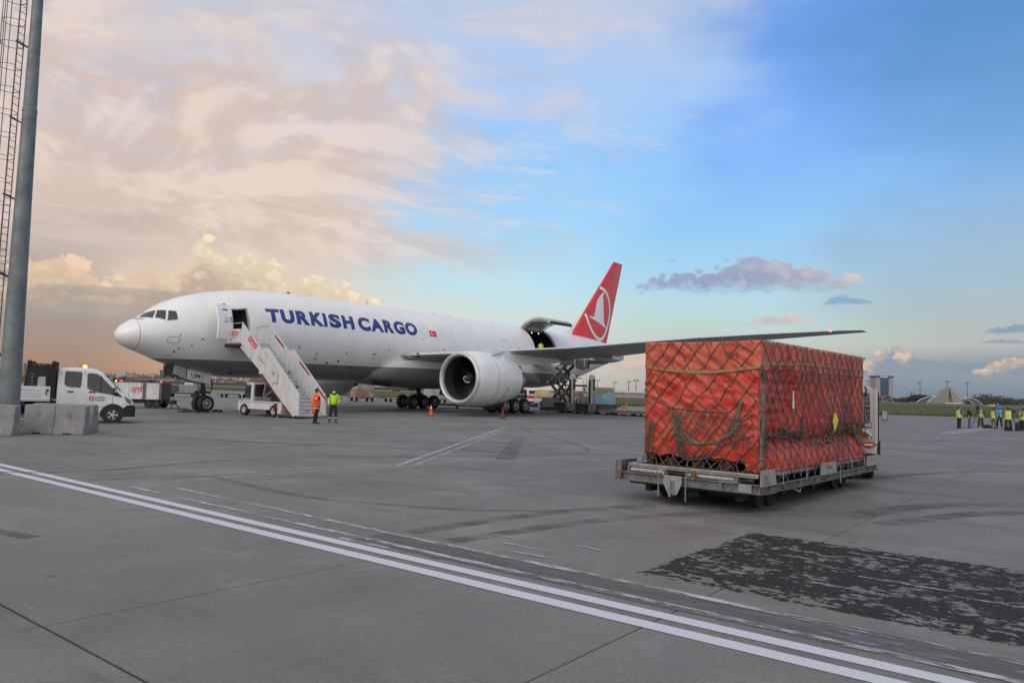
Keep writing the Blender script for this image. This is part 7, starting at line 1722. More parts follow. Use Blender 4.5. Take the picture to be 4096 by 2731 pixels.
    if trousers:
        n_ = [(*A(0, 0, .99), .155*k, .125*k), (*A(0, 0, .90), .150*k, .125*k)]; e_ = [(0, 1)]
        for s_, nm in ((1, 'l'), (-1, 'r')):
            p = 1
            for q_, r_ in ((J['hp'+nm], .098), (J['kn'+nm], .074), (tuple(Vector(J['an'+nm]) + Vector((0, 0, .02))), .066), (tuple(Vector(J['an'+nm]) + Vector((0, 0, -.03))), .068)): n_.append((*q_, r_*k, r_*k)); e_.append((p, len(n_)-1)); p = len(n_)-1
        cl('trousers', n_, e_, trousers)
    for s_, nm in ((1, 'l'), (-1, 'r')):
        an, to = Vector(J['an'+nm]), Vector(J['to'+nm]); q = MB(); dv = (to-an); dv.z = 0; dv.normalize(); pv = Vector((-dv.y, dv.x, 0)); b_ = an - dv*.09*k; zf = an.z - .088*k
        ring = lambda z, w_, l0, l1: [b_ + dv*l0*k*1.0 - pv*w_ + Vector((0, 0, z*k+zf-b_.z)), b_ + dv*l1*k - pv*w_*.8 + Vector((0, 0, z*k*.8+zf-b_.z)), b_ + dv*l1*k + pv*w_*.8 + Vector((0, 0, z*k*.8+zf-b_.z)), b_ + dv*l0*k + pv*w_ + Vector((0, 0, z*k+zf-b_.z))]
        q.loft([ring(.0, .048, .0, .30), ring(.035, .050, .0, .31), ring(.075, .045, .01, .25), ring(.13, .040, .03, .15)]); q.build('shoe', shoes or M_blk, t_, bevel=.012)
        if cuffs:
            m_ = Vector(J['kn'+nm]).lerp(an, .62); q = MB(); q.tube([m_ + Vector((0, 0, .035)), m_ - Vector((0, 0, .035))], .082*k, 10); q.build('ankle_tape', M_refl, t_)
    if jacket:
        low = .46 if coat else .90
        n_ = [(*A(0, 0, low), (.190 if coat else .172)*k, (.150 if coat else .140)*k), (*A(0, 0, 1.0), (.205 if coat else .178)*k, (.155 if coat else .145)*k), (*A(.005, 0, 1.18), (.205 if coat else .172)*k, (.155 if coat else .14)*k), (*A(.005, 0, 1.35), (.205 if coat else .186)*k, .150*k), (*A(0, 0, 1.46), .09*k, .085*k), (*A(0, 0, 1.50), .078*k, .078*k)]; e_ = [(i, i+1) for i in range(5)]
        for s_, nm in ((1, 'l'), (-1, 'r')):
            p = 3
            wr_ = tuple(Vector(J['wr'+nm]).lerp(Vector(J['el'+nm]), .10))
            for q_, r_ in ((J['sh'+nm], .084), (J['el'+nm], .066), (wr_, .052)): n_.append((*q_, r_*k, r_*k)); e_.append((p, len(n_)-1)); p = len(n_)-1
        cl('jacket', n_, e_, jacket)
        for z in tape:
            q = MB(); rr_ = .176 if z > 1.0 else (.218 if coat else .17); q.tube([A(.0, 0, z-.022), A(.0, 0, z+.022)], [1, 1], 16); q.v = [(A(.0, 0, z)[0] + (.182 if coat else .158)*k*math.cos(2*PI*(i % 16)/16), rr_*1.06*k*math.sin(2*PI*(i % 16)/16), (z-.022 if i < 16 else z+.022)*k) for i in range(32)]; q.build('waist_tape', M_refl, t_)
            for nm in 'lr':
                if z < 1.2: continue
        if tape:
            for nm in 'lr':
                a_, b_ = Vector(J['el'+nm]), Vector(J['wr'+nm]); 
                for f in (-.30, .62):
                    m_ = a_.lerp(b_, f) if f > 0 else a_.lerp(Vector(J['sh'+nm]), -f); d_ = (b_-a_).normalized() if f > 0 else (a_-Vector(J['sh'+nm])).normalized(); q = MB(); q.tube([m_-d_*.022, m_+d_*.022], (.066 if f > 0 else .080)*k, 10); q.build('sleeve_tape', M_refl, t_)
    if hood:
        q = MB(); q.sphere(hc + Vector((-.03*k, 0, .0)), .135*k, 12, 8, (1, .95, 1.1)); o = q.build('hood', hood, t_)
        for s_ in (0,): pass
    if vest:
        q = MB(); rings = []
        for z, rx, ry in ((.84, .188, .216), (1.0, .186, .214), (1.18, .180, .208), (1.36, .178, .214), (1.46, .135, .172)):
            rings.append([A(rx*math.cos(a), ry*math.sin(a), z + (.0 if abs(math.sin(a)) < .8 or z < 1.3 else .02)) for a in [2*PI*i/20 for i in range(20)]])
        q.loft(rings, cap0=False, cap1=False); v_ = q.build('vest', vest, t_)
        for z, rx, ry in ((.98, .190, .218), (1.10, .186, .214)):
            q = MB(); q.loft([[A(rx*math.cos(a), ry*math.sin(a), zz) for a in [2*PI*i/20 for i in range(20)]] for zz in (z-.022, z+.022)], cap0=False, cap1=False); q.build('vest_tape', M_refl, v_)
        for s_ in (1, -1):
            for sx_ in (1, -1):
                q = MB(); q.hexa([A(sx_*.180, s_*.075, 1.12), A(sx_*.172, s_*.115, 1.12), A(sx_*.180, s_*.115, 1.12), A(sx_*.188, s_*.075, 1.12), A(sx_*.160, s_*.075, 1.42), A(sx_*.150, s_*.115, 1.42), A(sx_*.160, s_*.115, 1.42), A(sx_*.168, s_*.075, 1.42)]); q.build('vest_tape', M_refl, v_)
    return t_
C_org = cloth((.85,.085,.008), 'hi_vis_orange'); C_lim = cloth((.42,.72,.02), 'hi_vis_yellow'); C_blk = cloth((.012,.012,.014), 'black_cloth'); C_nav = cloth((.018,.02,.03), 'dark_navy_cloth'); C_gry = cloth((.075,.075,.08), 'grey_cloth'); C_red = cloth((.42,.02,.02), 'red_cloth'); C_blu = cloth((.02,.20,.42), 'bright_blue_cloth'); C_grn = cloth((.12,.13,.11), 'grey_green_cloth'); C_grn2 = cloth((.20,.48,.06), 'hi_vis_lime'); C_lim2 = cloth((.30,.50,.03), 'hi_vis_worn_lime')
def facing(p, q_): return math.atan2(q_[1]-p[1], q_[0]-p[0])
person((-9.95, 38.75, 0), R(28), 'person in a long orange reflective coat and dark cap at the stairs foot', 1.80, C_org, C_blk, coat=True, arms='pocket', tape=(.76,), cap=C_blk, legs=(.05, .05), head_yaw=R(10))
yp = person((-9.36, 40.05, 0), R(-72), 'person in a yellow jacket and white face mask beside the orange coat', 1.78, C_lim, C_nav, arms='mixed', mask=True, tape=(1.16, .98), cuffs=True, legs=(.09, .11), stride=.05, head_yaw=R(-6), hair=True)
q = MB(); q.bx(0, 0, 0, 0, 0, 0) if False else q.loft([[(.150*math.cos(a)*1.0, .172*math.sin(a), z) for a in [2*PI*i/18 for i in range(18)]] for z in (.83, .99)], cap0=False, cap1=False); q.build('jacket_hem', C_nav, yp)
q = MB(); q.tube([(.02+.085*math.cos(a), .095*math.sin(a), 1.475+.012*math.cos(a)) for a in [2*PI*i/12 for i in range(12)]], .035, 6, closed=True); q.build('collar', C_nav, yp)
pw = ACW(40.0, 3.15, 5.22); person(pw, AC_RZ+R(200), 'person in a yellow high visibility jacket working inside the aft cargo door', 1.75, C_lim, C_nav, arms='phone', tape=(1.1,), hair=True)
pd_ = TM @ Vector((5.42, -.42, .10)); person(pd_, AC_RZ+PI/2+PI, 'person in an orange vest sitting in the stairs truck cab', 1.72, C_blk, C_blk, vest=C_org, arms='wheel', sit=True)
pr_ = 'press people on the right'
person((35.85, 60.3, 0), R(5), 'person in a lime vest looking at a phone, leftmost of the press group', 1.74, C_gry, C_blk, vest=C_lim2, arms='phone', mask=True, group=pr_, legs=(.03, .03))
person((37.95, 62.4, 0), R(-40), 'person in a black jacket and grey trousers without a vest in the press group', 1.72, C_blk, C_gry, arms='clasp', group=pr_, legs=(.03, .04), skin=1)
person((40.0, 64.2, 0), R(250), 'person in a lime vest hidden behind the first television camera', 1.74, C_blk, C_blk, vest=C_lim2, arms='camera', group=pr_)
person((39.95, 62.4, 0), R(15), 'person in a lime vest with grey green sleeves bending right of the first camera', 1.70, C_grn, C_grn, vest=C_lim2, arms='down', lean=.08, group=pr_)
person((41.4, 63.9, 0), R(230), 'person in a hooded bright blue jacket under a lime vest', 1.84, C_blu, C_blk, vest=None, arms='pocket', hood=C_blu, mask=False, group=pr_, legs=(.10, .10), skin=1)
person((37.6, 57.0, 0), R(58), 'person in a red jacket and yellow vest seen from behind', 1.82, C_red, C_blk, vest=cloth((.45,.55,.04), 'yellow_vest'), arms='camera', group=pr_, legs=(.13, .13), coat=False)
person((39.55, 58.3, 0), R(165), 'person in a lime vest cut off by the right edge of the photo', 1.74, C_grn, C_blk, vest=C_grn2, arms='fold', group=pr_, lean=.10)
person((40.9, 60.3, 0), R(215), 'person in a yellow vest almost hidden behind the second camera', 1.70, C_blk, C_blk, vest=C_lim2, arms='camera', group=pr_)
# blue jacket's open vest: two lime fronts
bj = [o for o in bpy.data.objects if o.get('label', '').startswith('person in a hooded bright blue')][0]
for s_ in (1, -1):
    q = MB(); q.hexa([(.135, s_*.06, .92), (.10, s_*.17, .92), (.115, s_*.175, .92), (.15, s_*.06, .92), (.12, s_*.05, 1.50), (.05, s_*.15, 1.50), (.065, s_*.155, 1.50), (.135, s_*.05, 1.50)]); vv = q.build('vest', C_lim2, bj)
    for z in (1.02, 1.14): q = MB(); q.hexa([(.152, s_*.055, z), (.118, s_*.178, z), (.122, s_*.18, z), (.156, s_*.055, z), (.150, s_*.055, z+.04), (.115, s_*.176, z+.04), (.119, s_*.178, z+.04), (.154, s_*.055, z+.04)]); q.build('vest_tape', M_refl, vv)
def tripod(loc, rz, label, h=1.45):
    t_ = thing('camera_tripod', label, 'tripod', loc, rz, 'television cameras on tripods')
    for k in range(3):
        a = R(30+120*k); q = MB(); q.tube([(0, 0, h), (.22*math.cos(a), .22*math.sin(a), .72), (.46*math.cos(a), .46*math.sin(a), .02)], [.035, .028, .022], 6); q.build('leg', M_dark, t_)
        q = MB(); q.tube([(0, 0, .55), (.30*math.cos(a), .30*math.sin(a), .50)], .014, 5); q.build('spreader', M_dark, t_)
    q = MB(); q.lathe([(.10, h-.02), (.10, h+.06), (.06, h+.10)], n=10); q.build('head', M_dark, t_); q = MB(); q.tube([(-.06, 0, h+.04), (-.5, .1, h-.18)], .015, 5); q.build('pan_handle', M_dark, t_)
    c_ = thing('video_camera', 'black shoulder ' + ('video camera on the ' + label), 'camera', (loc[0], loc[1], h+.1), rz, 'television cameras on tripods heads')
    q = MB(); q.bx(-.22, .20, -.07, .07, 0, .20); q.build('camera_body', M_blk, c_, bevel=.015); q = MB(); q.cyl((.20, 0, .10), (.42, 0, .10), .055, .065, 12); q.cyl((.42, 0, .10), (.50, 0, .10), .08, .085, 12); q.build('lens', M_blk, c_)
    q = MB(); q.tube([(-.15, 0, .20), (-.12, 0, .28), (.12, 0, .28), (.15, 0, .20)], .018, 6); q.build('top_handle', M_blk, c_); q = MB(); q.bx(-.36, -.22, -.06, .06, .0, .18); q.build('battery', M_dark, c_); q = MB(); q.cyl((.0, .09, .16), (.24, .09, .18), .025, .025, 8); q.build('microphone', M_blk, c_); q = MB(); q.bx(.02, .16, .07, .15, .08, .17); q.build('viewfinder', M_blk, c_)
tripod((39.15, 63.2, 0), R(230), 'black tripod left of the bending person', 1.50); tripod((40.35, 59.0, 0), R(200), 'black tripod beside the right edge of the photo', 1.46); tripod((39.1, 58.9, 0), R(190), 'low black tripod behind the red jacket', 1.25)
def bag(loc, rz, label, s=(1, 1, 1)):
    q = MB(); q.loft([[(x*s[0], y*s[1], z*s[2]) for x, y in ((-.26,-.15),(.26,-.15),(.26,.15),(-.26,.15))] for z in (0, .22)] + [[(-.2*s[0],-.08*s[1],.33*s[2]), (.2*s[0],-.08*s[1],.33*s[2]), (.2*s[0],.08*s[1],.33*s[2]), (-.2*s[0],.08*s[1],.33*s[2])]]); o = q.build('equipment_bag', C_blk, bevel=.04); o.location = loc; o.rotation_euler = (0, 0, rz); tag(o, label, 'bag', 'equipment bags by the press group'); q = MB(); q.tube([(-.12, 0, .32*s[2]), (0, 0, .42*s[2]), (.12, 0, .32*s[2])], .015, 5); q.build('handle', M_blk, o)
bag((38.2, 57.9, 0), R(20), 'black equipment bag lying behind the red jacket'); bag((39.0, 58.0, 0), R(60), 'taller black case standing right of the red jacket', (1.1, 1.2, 2.0)); bag((39.3, 62.2, 0), R(10), 'black bag at the foot of the first tripod', (1, 1, .9))
# ================================================================== far background
BGM = {}
def bmat(nm, c, r_=.8): return mat(nm, c, r_, var=.08, scale=.05)
F_pale = bmat('block_pale', (.40,.36,.33)); F_grey = bmat('block_grey', (.27,.26,.26)); F_pink = bmat('block_pink', (.40,.28,.23)); F_white = bmat('block_white', (.55,.54,.52)); F_blue = bmat('block_blue', (.14,.20,.30)); F_teal = bmat('block_teal', (.035,.075,.10), .3); F_win = bmat('far_windows', (.10,.10,.11), .4); F_roof = bmat('roof_red', (.17,.07,.055)); F_dark = bmat('far_dark', (.06,.055,.055))
def block(x0, x1, y, z, m, label, group=None, style='grid', name='apartment_block', depth=18, z0=-1.0, cat='building'):
    t_ = thing(name, label, cat, ((x0+x1)/2, y, 0), 0, group); w_ = (x1-x0)/2
    lp('wall', m, lambda q: q.bx(-w_, w_, 0, depth, z0, z), 0, t_)
    lp('roof', F_dark if style != 'glass' else m, lambda q: (q.bx(-w_*.96, w_*.96, .4, depth-.4, z, z+.5)), 0, t_)
    if style == 'grid': lp('stair_head', m, lambda q: q.bx(-w_*.3, w_*.3, depth*.3, depth*.6, z+.5, z+2.4), 0, t_)
    q = MB(); fl = max(3, int(z/3.0)); n = max(2, int(2*w_/3.2))
    for f in range(fl):
        zz = z - 1.0 - f*3.0
        if zz < 1: break
        if style == 'bands': q.bx(-w_*.94, w_*.94, -.12, .0, zz-1.5, zz)
        elif style == 'grid':
            for k in range(n):
                xm = -w_ + (k+.5)*2*w_/n; q.bx(xm-.28*2*w_/n, xm+.28*2*w_/n, -.12, .0, zz-1.5, zz)
    if q.v:
        o = q.build('window_rows', F_win, t_); o['kind'] = 'stuff'
    if style in ('grid', 'bands') and w_ > 4:
        q = MB()
        for f in range(fl):
            zz = z - 2.6 - f*3.0
            if zz < 1: break
            q.bx(-w_*.5, w_*.1, -1.0, -.1, zz-.25, zz+.6)
        o = q.build('balconies', F_white, t_); o['kind'] = 'stuff'
    if style == 'glass':
        for k in range(int(2*w_/2.6)): lp('glass_strip', F_blue, lambda q: q.bx(-w_+.8+2.6*k, -w_+2.4+2.6*k, -.15, 0, 1, z-1), 0, t_)
    return t_
CITY = [(-1235.5,-1228.6,1900,36.0),(-1363.7,-1348.4,2100,22.4),(-1090.2,-1082.4,1700,16.5),(-1463.9,-1455.6,2300,26.5),(-1244.9,-1233.5,2300,14.5),(-1017.9,-1009.7,1900,15.7),(-902.2,-893.8,1700,12.9),(-889.0,-880.5,1700,17.8),(-879.5,-870.5,1700,19.7),(-1175.2,-1165.3,2300,21.8),(-1062.6,-1052.2,2100,21.8),(-850.4,-842.5,1700,14.3),(-940.3,-930.9,1900,14.8),(-891.1,-884.8,1900,13.6),(-675.6,-665.5,1700,25.0),(-805.0,-793.1,2100,24.3),(-716.3,-704.9,1900,21.3),(-703.0,-690.4,1900,19.8),(-761.7,-747.8,2100,23.5),(-739.6,-723.6,2100,26.3),(-715.8,-699.1,2100,25.6),(-564.7,-553.5,1700,19.2),(-682.4,-669.8,2100,25.0)]
rb = random.Random(8)
ORD = 'first second third fourth fifth sixth seventh eighth ninth tenth eleventh twelfth thirteenth fourteenth fifteenth sixteenth seventeenth eighteenth nineteenth twentieth twenty-first twenty-second twenty-third twenty-fourth twenty-fifth twenty-sixth twenty-seventh twenty-eighth'.split()
CITY.sort(key=lambda b: b[0]/b[2])
for i, (x0, x1, y, z) in enumerate(CITY):
    cn, m_ = [('cream', F_pale), ('pinkish', F_pink), ('grey', F_grey), ('white', F_white)][rb.randrange(4)]; st_ = rb.choice(['grid', 'grid', 'bands'])
    where = 'beside the mast' if i < 4 else ('between truck and nose wheel' if i < 14 else 'between nose wheel and stairs')
    block(x0, x1, y, z, m_, f'{cn} apartment block {where}, {ORD[i]} from the left on the skyline', 'apartment blocks on the far left skyline', st_)
block(-1021.6, -996.5, 2100, 22.7, F_white, 'white banded block with a blue left end on the far left skyline', None, 'bands'); block(-1027.0, -1021.7, 2099, 20.5, F_blue, 'narrow blue end block left of the white banded block', None, 'glass')
block(-995.6, -985.8, 2100, 18.8, F_grey, 'small grey block just right of the white banded block on the skyline')
block(-791.9, -784.0, 1700, 26.7, F_teal, 'dark teal slab tower left of the pale striped tower by the nose gear', None, 'plain'); block(-967.9, -956.0, 2100, 33.6, F_pale, 'pale tower right beside the dark teal tower on the skyline', None, 'glass'); block(-864.3, -847.3, 1900, 29.8, F_white, 'pale tower with blue glass strips next to the nose gear door', None, 'glass')
block(-820.7, -806.0, 2100, 30.9, F_blue, 'blue and white balconied block between nose gear and stairs', None, 'bands')
# low red roofed houses in front of the blocks
def house(x, y, w_, h, m, lab, grp):
    t_ = thing('house', lab, 'house', (x, y, 0), 0, grp); lp('wall', m, lambda q: q.bx(-w_/2, w_/2, 0, 9, -.5, h), 0, t_); lp('roof', F_roof, lambda q: q.prism([(-w_/2-.4, h), (w_/2+.4, h), (0, h+w_*.20)], 'y', -.4, 9.4), 0, t_)
    o = lp('window_rows', F_win, lambda q: [q.bx(-w_/2+.8+k*2.2, -w_/2+2.0+k*2.2, -.08, 0, h-1.8, h-.6) for k in range(int((w_-1)/2.2))], 0, t_); o['kind'] = 'stuff'; return t_
for i in range(26):
    u_ = .66 - .36*i/25 + rb.uniform(-.004, .004); y = rb.uniform(950, 1250)
    cn, m_ = [('cream', F_pale), ('grey', F_grey), ('pinkish', F_pink)][rb.randrange(3)]
    house(-u_*y, y, rb.uniform(11, 22), rb.uniform(3.0, 6.5), m_, f'low {cn} red roofed house, {ORD[i]} from the left in the row below the skyline', 'red roofed houses beyond the grass on the left')
# boundary wall with posts, left and centre
wl = thing('boundary_wall', 'long low dark boundary wall beyond the grass on the left', 'wall', (0, 0, 0))
wp = [(-1000, 860), (-700, 760), (-420, 640), (-150, 560), (60, 560)]
for a, b in zip(wp[:-1], wp[1:]): lp('wall_run', F_dark, lambda q: q.bar((*a, 1.0), (*b, 1.0), .4, 3.0), 0, wl)
# buildings seen under the belly and at mid distance
block(-108, -96.1, 600, 4.5, F_white, 'low pale building seen under the belly left of the red hut', None, 'plain', 'low_building', 10)
hut = thing('red_hut', 'dark red gabled hut seen under the belly beside the far main gear', 'hut', (-64.8, 420, 0)); lp('wall', bmat('hut_red', (.12,.03,.035)), lambda q: q.bx(-2.2, 2.2, 0, 6, -.3, 1.4), 0, hut); lp('roof', bmat('hut_roof', (.10,.035,.04)), lambda q: q.prism([(-2.7, 1.3), (2.7, 1.3), (0, 2.9)], 'y', -.3, 6.3), 0, hut); lp('blue_door', bmat('hut_door', (.08,.28,.42)), lambda q: q.bx(-2.6, -1.6, -.1, 0, -.3, 1.0), 0, hut)
wh = thing('warehouse', 'long low warehouse with a pale roof left of the netted cargo', 'warehouse', (72, 440, 0)); lp('wall', F_grey, lambda q: q.bx(-13, 13, 0, 14, -.2, 3.1), 0, wh); lp('roof', F_white, lambda q: q.prism([(-13.4, 3.1), (13.4, 3.1), (13.0, 4.2), (-12.0, 4.2)], 'y', -.4, 14.4), 0, wh)
for k in range(10): lp('window', F_win, lambda q: q.bx(-12+2.4*k, -11.3+2.4*k, -.1, 0, 1.9, 2.5), 0, wh)
for k in range(5): lp('wall_seam', F_dark, lambda q: q.bx(-11+4.8*k, -10.9+4.8*k, -.06, 0, 0, 3.0), 0, wh)
block(38, 52, 470, 2.4, F_grey, 'flat grey shed between the loader and the warehouse', None, 'plain', 'shed', 10)
# embankment that carries the far right ground
emb = MB(); emb.loft([[(x, y, -.2), (x, y+14, zt), (x, y+500, zt+1.5), (x, y+500, -.2)] for x, y, zt in ((130, 545, .4), (250, 560, 1.9), (700, 560, 2.2), (1000, 520, 2.2))]); tag(emb.build('embankment', mat('plain_soil')), kind='structure')
tw = thing('glass_tower', 'twin cored concrete office tower with a blue glass centre on the right', 'building', (694.5, 1400, 0))
lp('left_core', F_grey, lambda q: q.bx(-16.5, -8, 0, 22, -1, 49), 0, tw); lp('right_core', F_grey, lambda q: q.bx(8, 16.5, 0, 22, -1, 49), 0, tw); lp('core_cap', F_dark, lambda q: q.bx(-17.3, -7.6, -.6, 22.6, 47.5, 50.2), 0, tw); lp('core_cap', F_dark, lambda q: q.bx(7.6, 17.3, -.6, 22.6, 47.5, 50.2), 0, tw); lp('roof_link', F_white, lambda q: q.bx(-7.6, 7.6, 2, 18, 47.2, 49.0), 0, tw)
for i in range(4):
    for j in range(12): lp('glass_panel', mat('tower_glass', (.035,.085,.14), .25), lambda q: q.bx(-8+4*i+.06, -4+4*i-.06, .5, 20, 10+3.1*j+.06, 13.1+3.1*j-.06), 0, tw)
lp('podium', F_dark, lambda q: q.bx(-9, 9, -2, 22, -1, 10), 0, tw); lp('roof_mast', F_dark, lambda q: q.cyl((-8.5, 5, 50), (-8.5, 5, 56), .15, None, 5), 0, tw)
# concrete prism monument with two arched shells
py_ = thing('prism_monument', 'tall split concrete prism building with a dark central slit between two arched shells', 'building', (349.5, 600, 2.0)); F_con = bmat('monument_concrete', (.19,.185,.18)); F_con2 = bmat('monument_concrete_sun_tint', (.26,.21,.165))  # sunlight on the right wing put into a warmer, paler concrete colour
lp('left_wing', F_con, lambda q: q.add([(-13, 0, 0), (-.6, 0, 0), (1.0, 2, 13.4), (-.9, 2, 8.0), (-13, 14, 0), (-.6, 14, 0), (1.2, 8, 13.2), (-.9, 8, 8)], [(0,1,2), (0,2,6,4), (1,5,6,2), (4,6,5), (0,4,5,1)]), 0, py_)
lp('right_wing', F_con2, lambda q: q.add([(2.6, 0, 0), (12.5, 0, 0), (1.2, 2, 13.4), (2.6, 14, 0), (12.5, 14, 0), (1.3, 8, 13.2)], [(0,1,2), (1,4,5,2), (0,2,5,3), (3,5,4), (0,3,4,1)]), 0, py_)
lp('dark_hall', F_dark, lambda q: q.bx(-2.4, 2.6, 4, 12, 0, 4.4), 0, py_); lp('white_spike', F_white, lambda q: q.prism([(.9, 0), (1.5, 0), (1.2, 5.2)], 'y', 1.0, 1.3), 0, py_); lp('terrace', F_white, lambda q: q.bx(-4, 9, -1.5, 0, -.4, .7), 0, py_)
def arch(name, label, o, outer, inner):
    t_ = thing('arched_shell', label, 'building', (o, 600, 2.0)); 
    lp('arch_rib', F_white, lambda q: q.tube([(x, 0, z) for x, z in outer], .30, 6), 0, t_); lp('arch_rib', F_white, lambda q: q.tube([(x, 0, z) for x, z in inner], .28, 6), 0, t_)
    n = 8
    def at_(p, t): 
        k = t*(len(p)-1); i = min(int(k), len(p)-2); f = k-i; return (p[i][0]+(p[i+1][0]-p[i][0])*f, p[i][1]+(p[i+1][1]-p[i][1])*f)
    def shell(q):
        for k in range(n+1):
            a, b = at_(outer, k/n), at_(inner, k/n); q.v += [(a[0], .3, a[1]), (b[0], .3, b[1]), (a[0], 1.2, a[1]+.1), (b[0], 1.2, b[1]+.1)]
        for k in range(n): i = 4*k; q.f += [(i, i+1, i+5, i+4), (i+2, i+6, i+7, i+3), (i, i+4, i+6, i+2), (i+1, i+3, i+7, i+5)]; q.m += [0]*4
    lp('shell_roof', bmat('shell_grey', (.10,.10,.105)), shell, 0, t_); return t_
arch('a', 'white edged arched shell left of the concrete prism', 322.8, [(0, 0), (4.2, 3.2), (9.4, 5.0), (13, 5.5), (16, 5.7)], [(8.6, 0), (10.2, 2.2), (12.4, 4.0), (14.2, 5.0), (16, 5.7)]); arch('b', 'white edged arched shell right of the concrete prism', 375.6, [(0, 0), (-4.2, 3.2), (-8.4, 4.8), (-12, 5.3), (-15.3, 5.5)], [(-7.6, 0), (-9.2, 2.2), (-11.4, 3.9), (-13.2, 4.8), (-15.3, 5.5)])
# floodlight masts
def flood(x, y, h, label, group, ring=True):
    t_ = thing('floodlight_mast', label, 'light mast', (x, y, 0), 0, group); lp('pole', F_dark, lambda q: q.tube([(0, 0, 0), (0, 0, h)], [.38, .20], 8), 0, t_)
    lp('head_ring', F_dark, lambda q: q.lathe([(1.5, h-.15), (1.6, h), (1.5, h+.12)], n=12), 0, t_)
    for k in range(8 if ring else 3):
        a = 2*PI*k/8; lp('floodlight', F_grey, lambda q: q.bx(1.9*math.cos(a)-.45, 1.9*math.cos(a)+.45, 1.9*math.sin(a)-.3, 1.9*math.sin(a)+.3, h-.5+.9*(k % 2), h+.3+.9*(k % 2)), 0, t_)
    return t_
flood(434.6, 800, 23.0, 'floodlight mast left of the concrete prism, tallest on that side', None); flood(463.6, 800, 25.2, 'floodlight mast standing in front of the concrete prism', None); flood(484.8, 800, 24.4, 'floodlight mast right of the concrete prism', None); flood(379.6, 800, 23.5, 'floodlight mast rising behind the tug cab roof', None); flood(432.0, 812, 12.6, 'small distant floodlight mast beside the tall left one', None)
flood(82.3, 600, 11.4, 'leftmost floodlight mast above the pale roofed warehouse', None, False); flood(93.8, 600, 12.2, 'middle floodlight mast above the pale roofed warehouse', None, False); flood(99.8, 600, 13.2, 'tallest floodlight mast at the warehouse, nearest the cargo', None); flood(68.9, 600, 12.4, 'floodlight mast close beside the loader mast', None, False)
# trees: dark belt as one mass, some single ones
def leaf_mat(nm, c): 
    m, b = new_mat(nm); o = position(); n1 = noise(o, .5, 4, .7); setin(b, 'Base Color', mix(1.0, (*c, 1), k_rgb(smooth(.3, .7, n1, .6, 1.5)), 'MULTIPLY')); b.inputs['Roughness'].default_value = .9; return m
L_dk = leaf_mat('foliage_dark', (.030,.034,.024)); L_br = leaf_mat('foliage_brown', (.060,.048,.038)); L_ol = leaf_mat('foliage_olive', (.055,.060,.030))
rt = random.Random(31)
def leaves(q, c_, rx, rz, n, s_):
    for _ in range(n):
        v = Vector((rt.gauss(0, 1), rt.gauss(0, 1), rt.gauss(0, 1))).normalized()*rt.random()**.35; p = Vector((c_[0]+v.x*rx, c_[1]+v.y*rx, c_[2]+v.z*rz)); a = Vector((rt.uniform(-1, 1), rt.uniform(-1, 1), rt.uniform(-1, 1))).normalized()*s_*rt.uniform(.5, 1.2); b = a.orthogonal().normalized()*s_*rt.uniform(.4, 1)
        q.add([p-a, p+b, p+a, p-b], [(0, 1, 2, 3)])
def tree(x, y, h, rx, m, label, group, name='tree', bare=False, z0=1.8):
    t_ = thing(name, label, 'tree', (x, y, z0), 0, group)
    lp('trunk', F_dark, lambda q: [q.tube([(0, 0, 0), (.1*h*.1, 0, h*.5), (0, 0, h*.8)], [h*.03, h*.02, h*.008], 6)] + [q.tube([(0, 0, h*(.3+.08*k)), (math.cos(k*2.1)*rx*.7, math.sin(k*2.1)*rx*.7, h*(.55+.07*k))], [h*.012, h*.004], 5) for k in range(6)], 0, t_)
    q = MB()
    if bare:
        for _ in range(90):
            a = rt.uniform(0, 6.28); e = rt.uniform(.2, 1.4); l_ = rt.uniform(.4, 1)*rx; p0 = Vector((0, 0, h*rt.uniform(.35, .75))); p1 = p0 + Vector((math.cos(a)*math.cos(e)*l_, math.sin(a)*math.cos(e)*l_, math.sin(e)*h*.45)); q.tube([p0, p0.lerp(p1, .5)+Vector((rt.uniform(-.2, .2), 0, .1)), p1], [.05, .03, .012], 3)
        q.build('crown', L_br, t_, recalc=False)
    else:
        for k in range(7):
            a = k*.9; leaves(q, (math.cos(a)*rx*.5*(k > 0), math.sin(a)*rx*.5*(k > 0), h*(.62+.06*math.sin(k*2.3))), rx*.62, h*.26, 70, rx*.13)
        q.build('crown', m, t_, recalc=False)
    return t_
for k in range(7):
    y = 640+12*k; tree(y*(.545+.012*rt.uniform(-1, 1)+.004*k), y, rt.uniform(5.5, 8.5), rt.uniform(4, 6), L_dk, f'dark evergreen, {ORD[k]} from the left between the glass tower and the arched shell', 'evergreens between the tower and the arched shell')
for x, y, h, wd_ in ((54, 520, 8.5, 'tallest'), (58, 530, 7.5, 'rightmost'), (50, 510, 6.5, 'third from the left'), (36, 560, 6.0, 'lone leftmost')): tree(x, y, h, 3.6, L_br, f'{wd_} leafless tree left of the pale roofed warehouse', 'bare trees left of the warehouse', 'bare_tree', True, 0)
for x, y, h, wd_ in ((2, 520, 5.5, 'right'), (-8, 530, 5.0, 'left')): tree(x, y, h, 3.4, L_br, f'small bare tree, {wd_} one of the two glimpsed behind the near main wheels', 'bare trees behind the main wheels', 'bare_tree', True, 0)
q = MB()
for i in range(420):
    y = rt.uniform(640, 860); u_ = rt.uniform(.485, .72); h = 4.5 + 4.0*mn.noise(Vector((u_*26, 0, 3))) + (3.4 if u_ > .62 else 0) - (2.2 if .57 < u_ < .615 else 0); h = max(2.5, h)*(.7+.5*rt.random()); leaves(q, (y*u_, y, 1.8+h*.5), h*.9, h*.55, 26, 1.0)
tag(q.build('tree_belt', L_dk, recalc=False), kind='stuff')
q = MB()
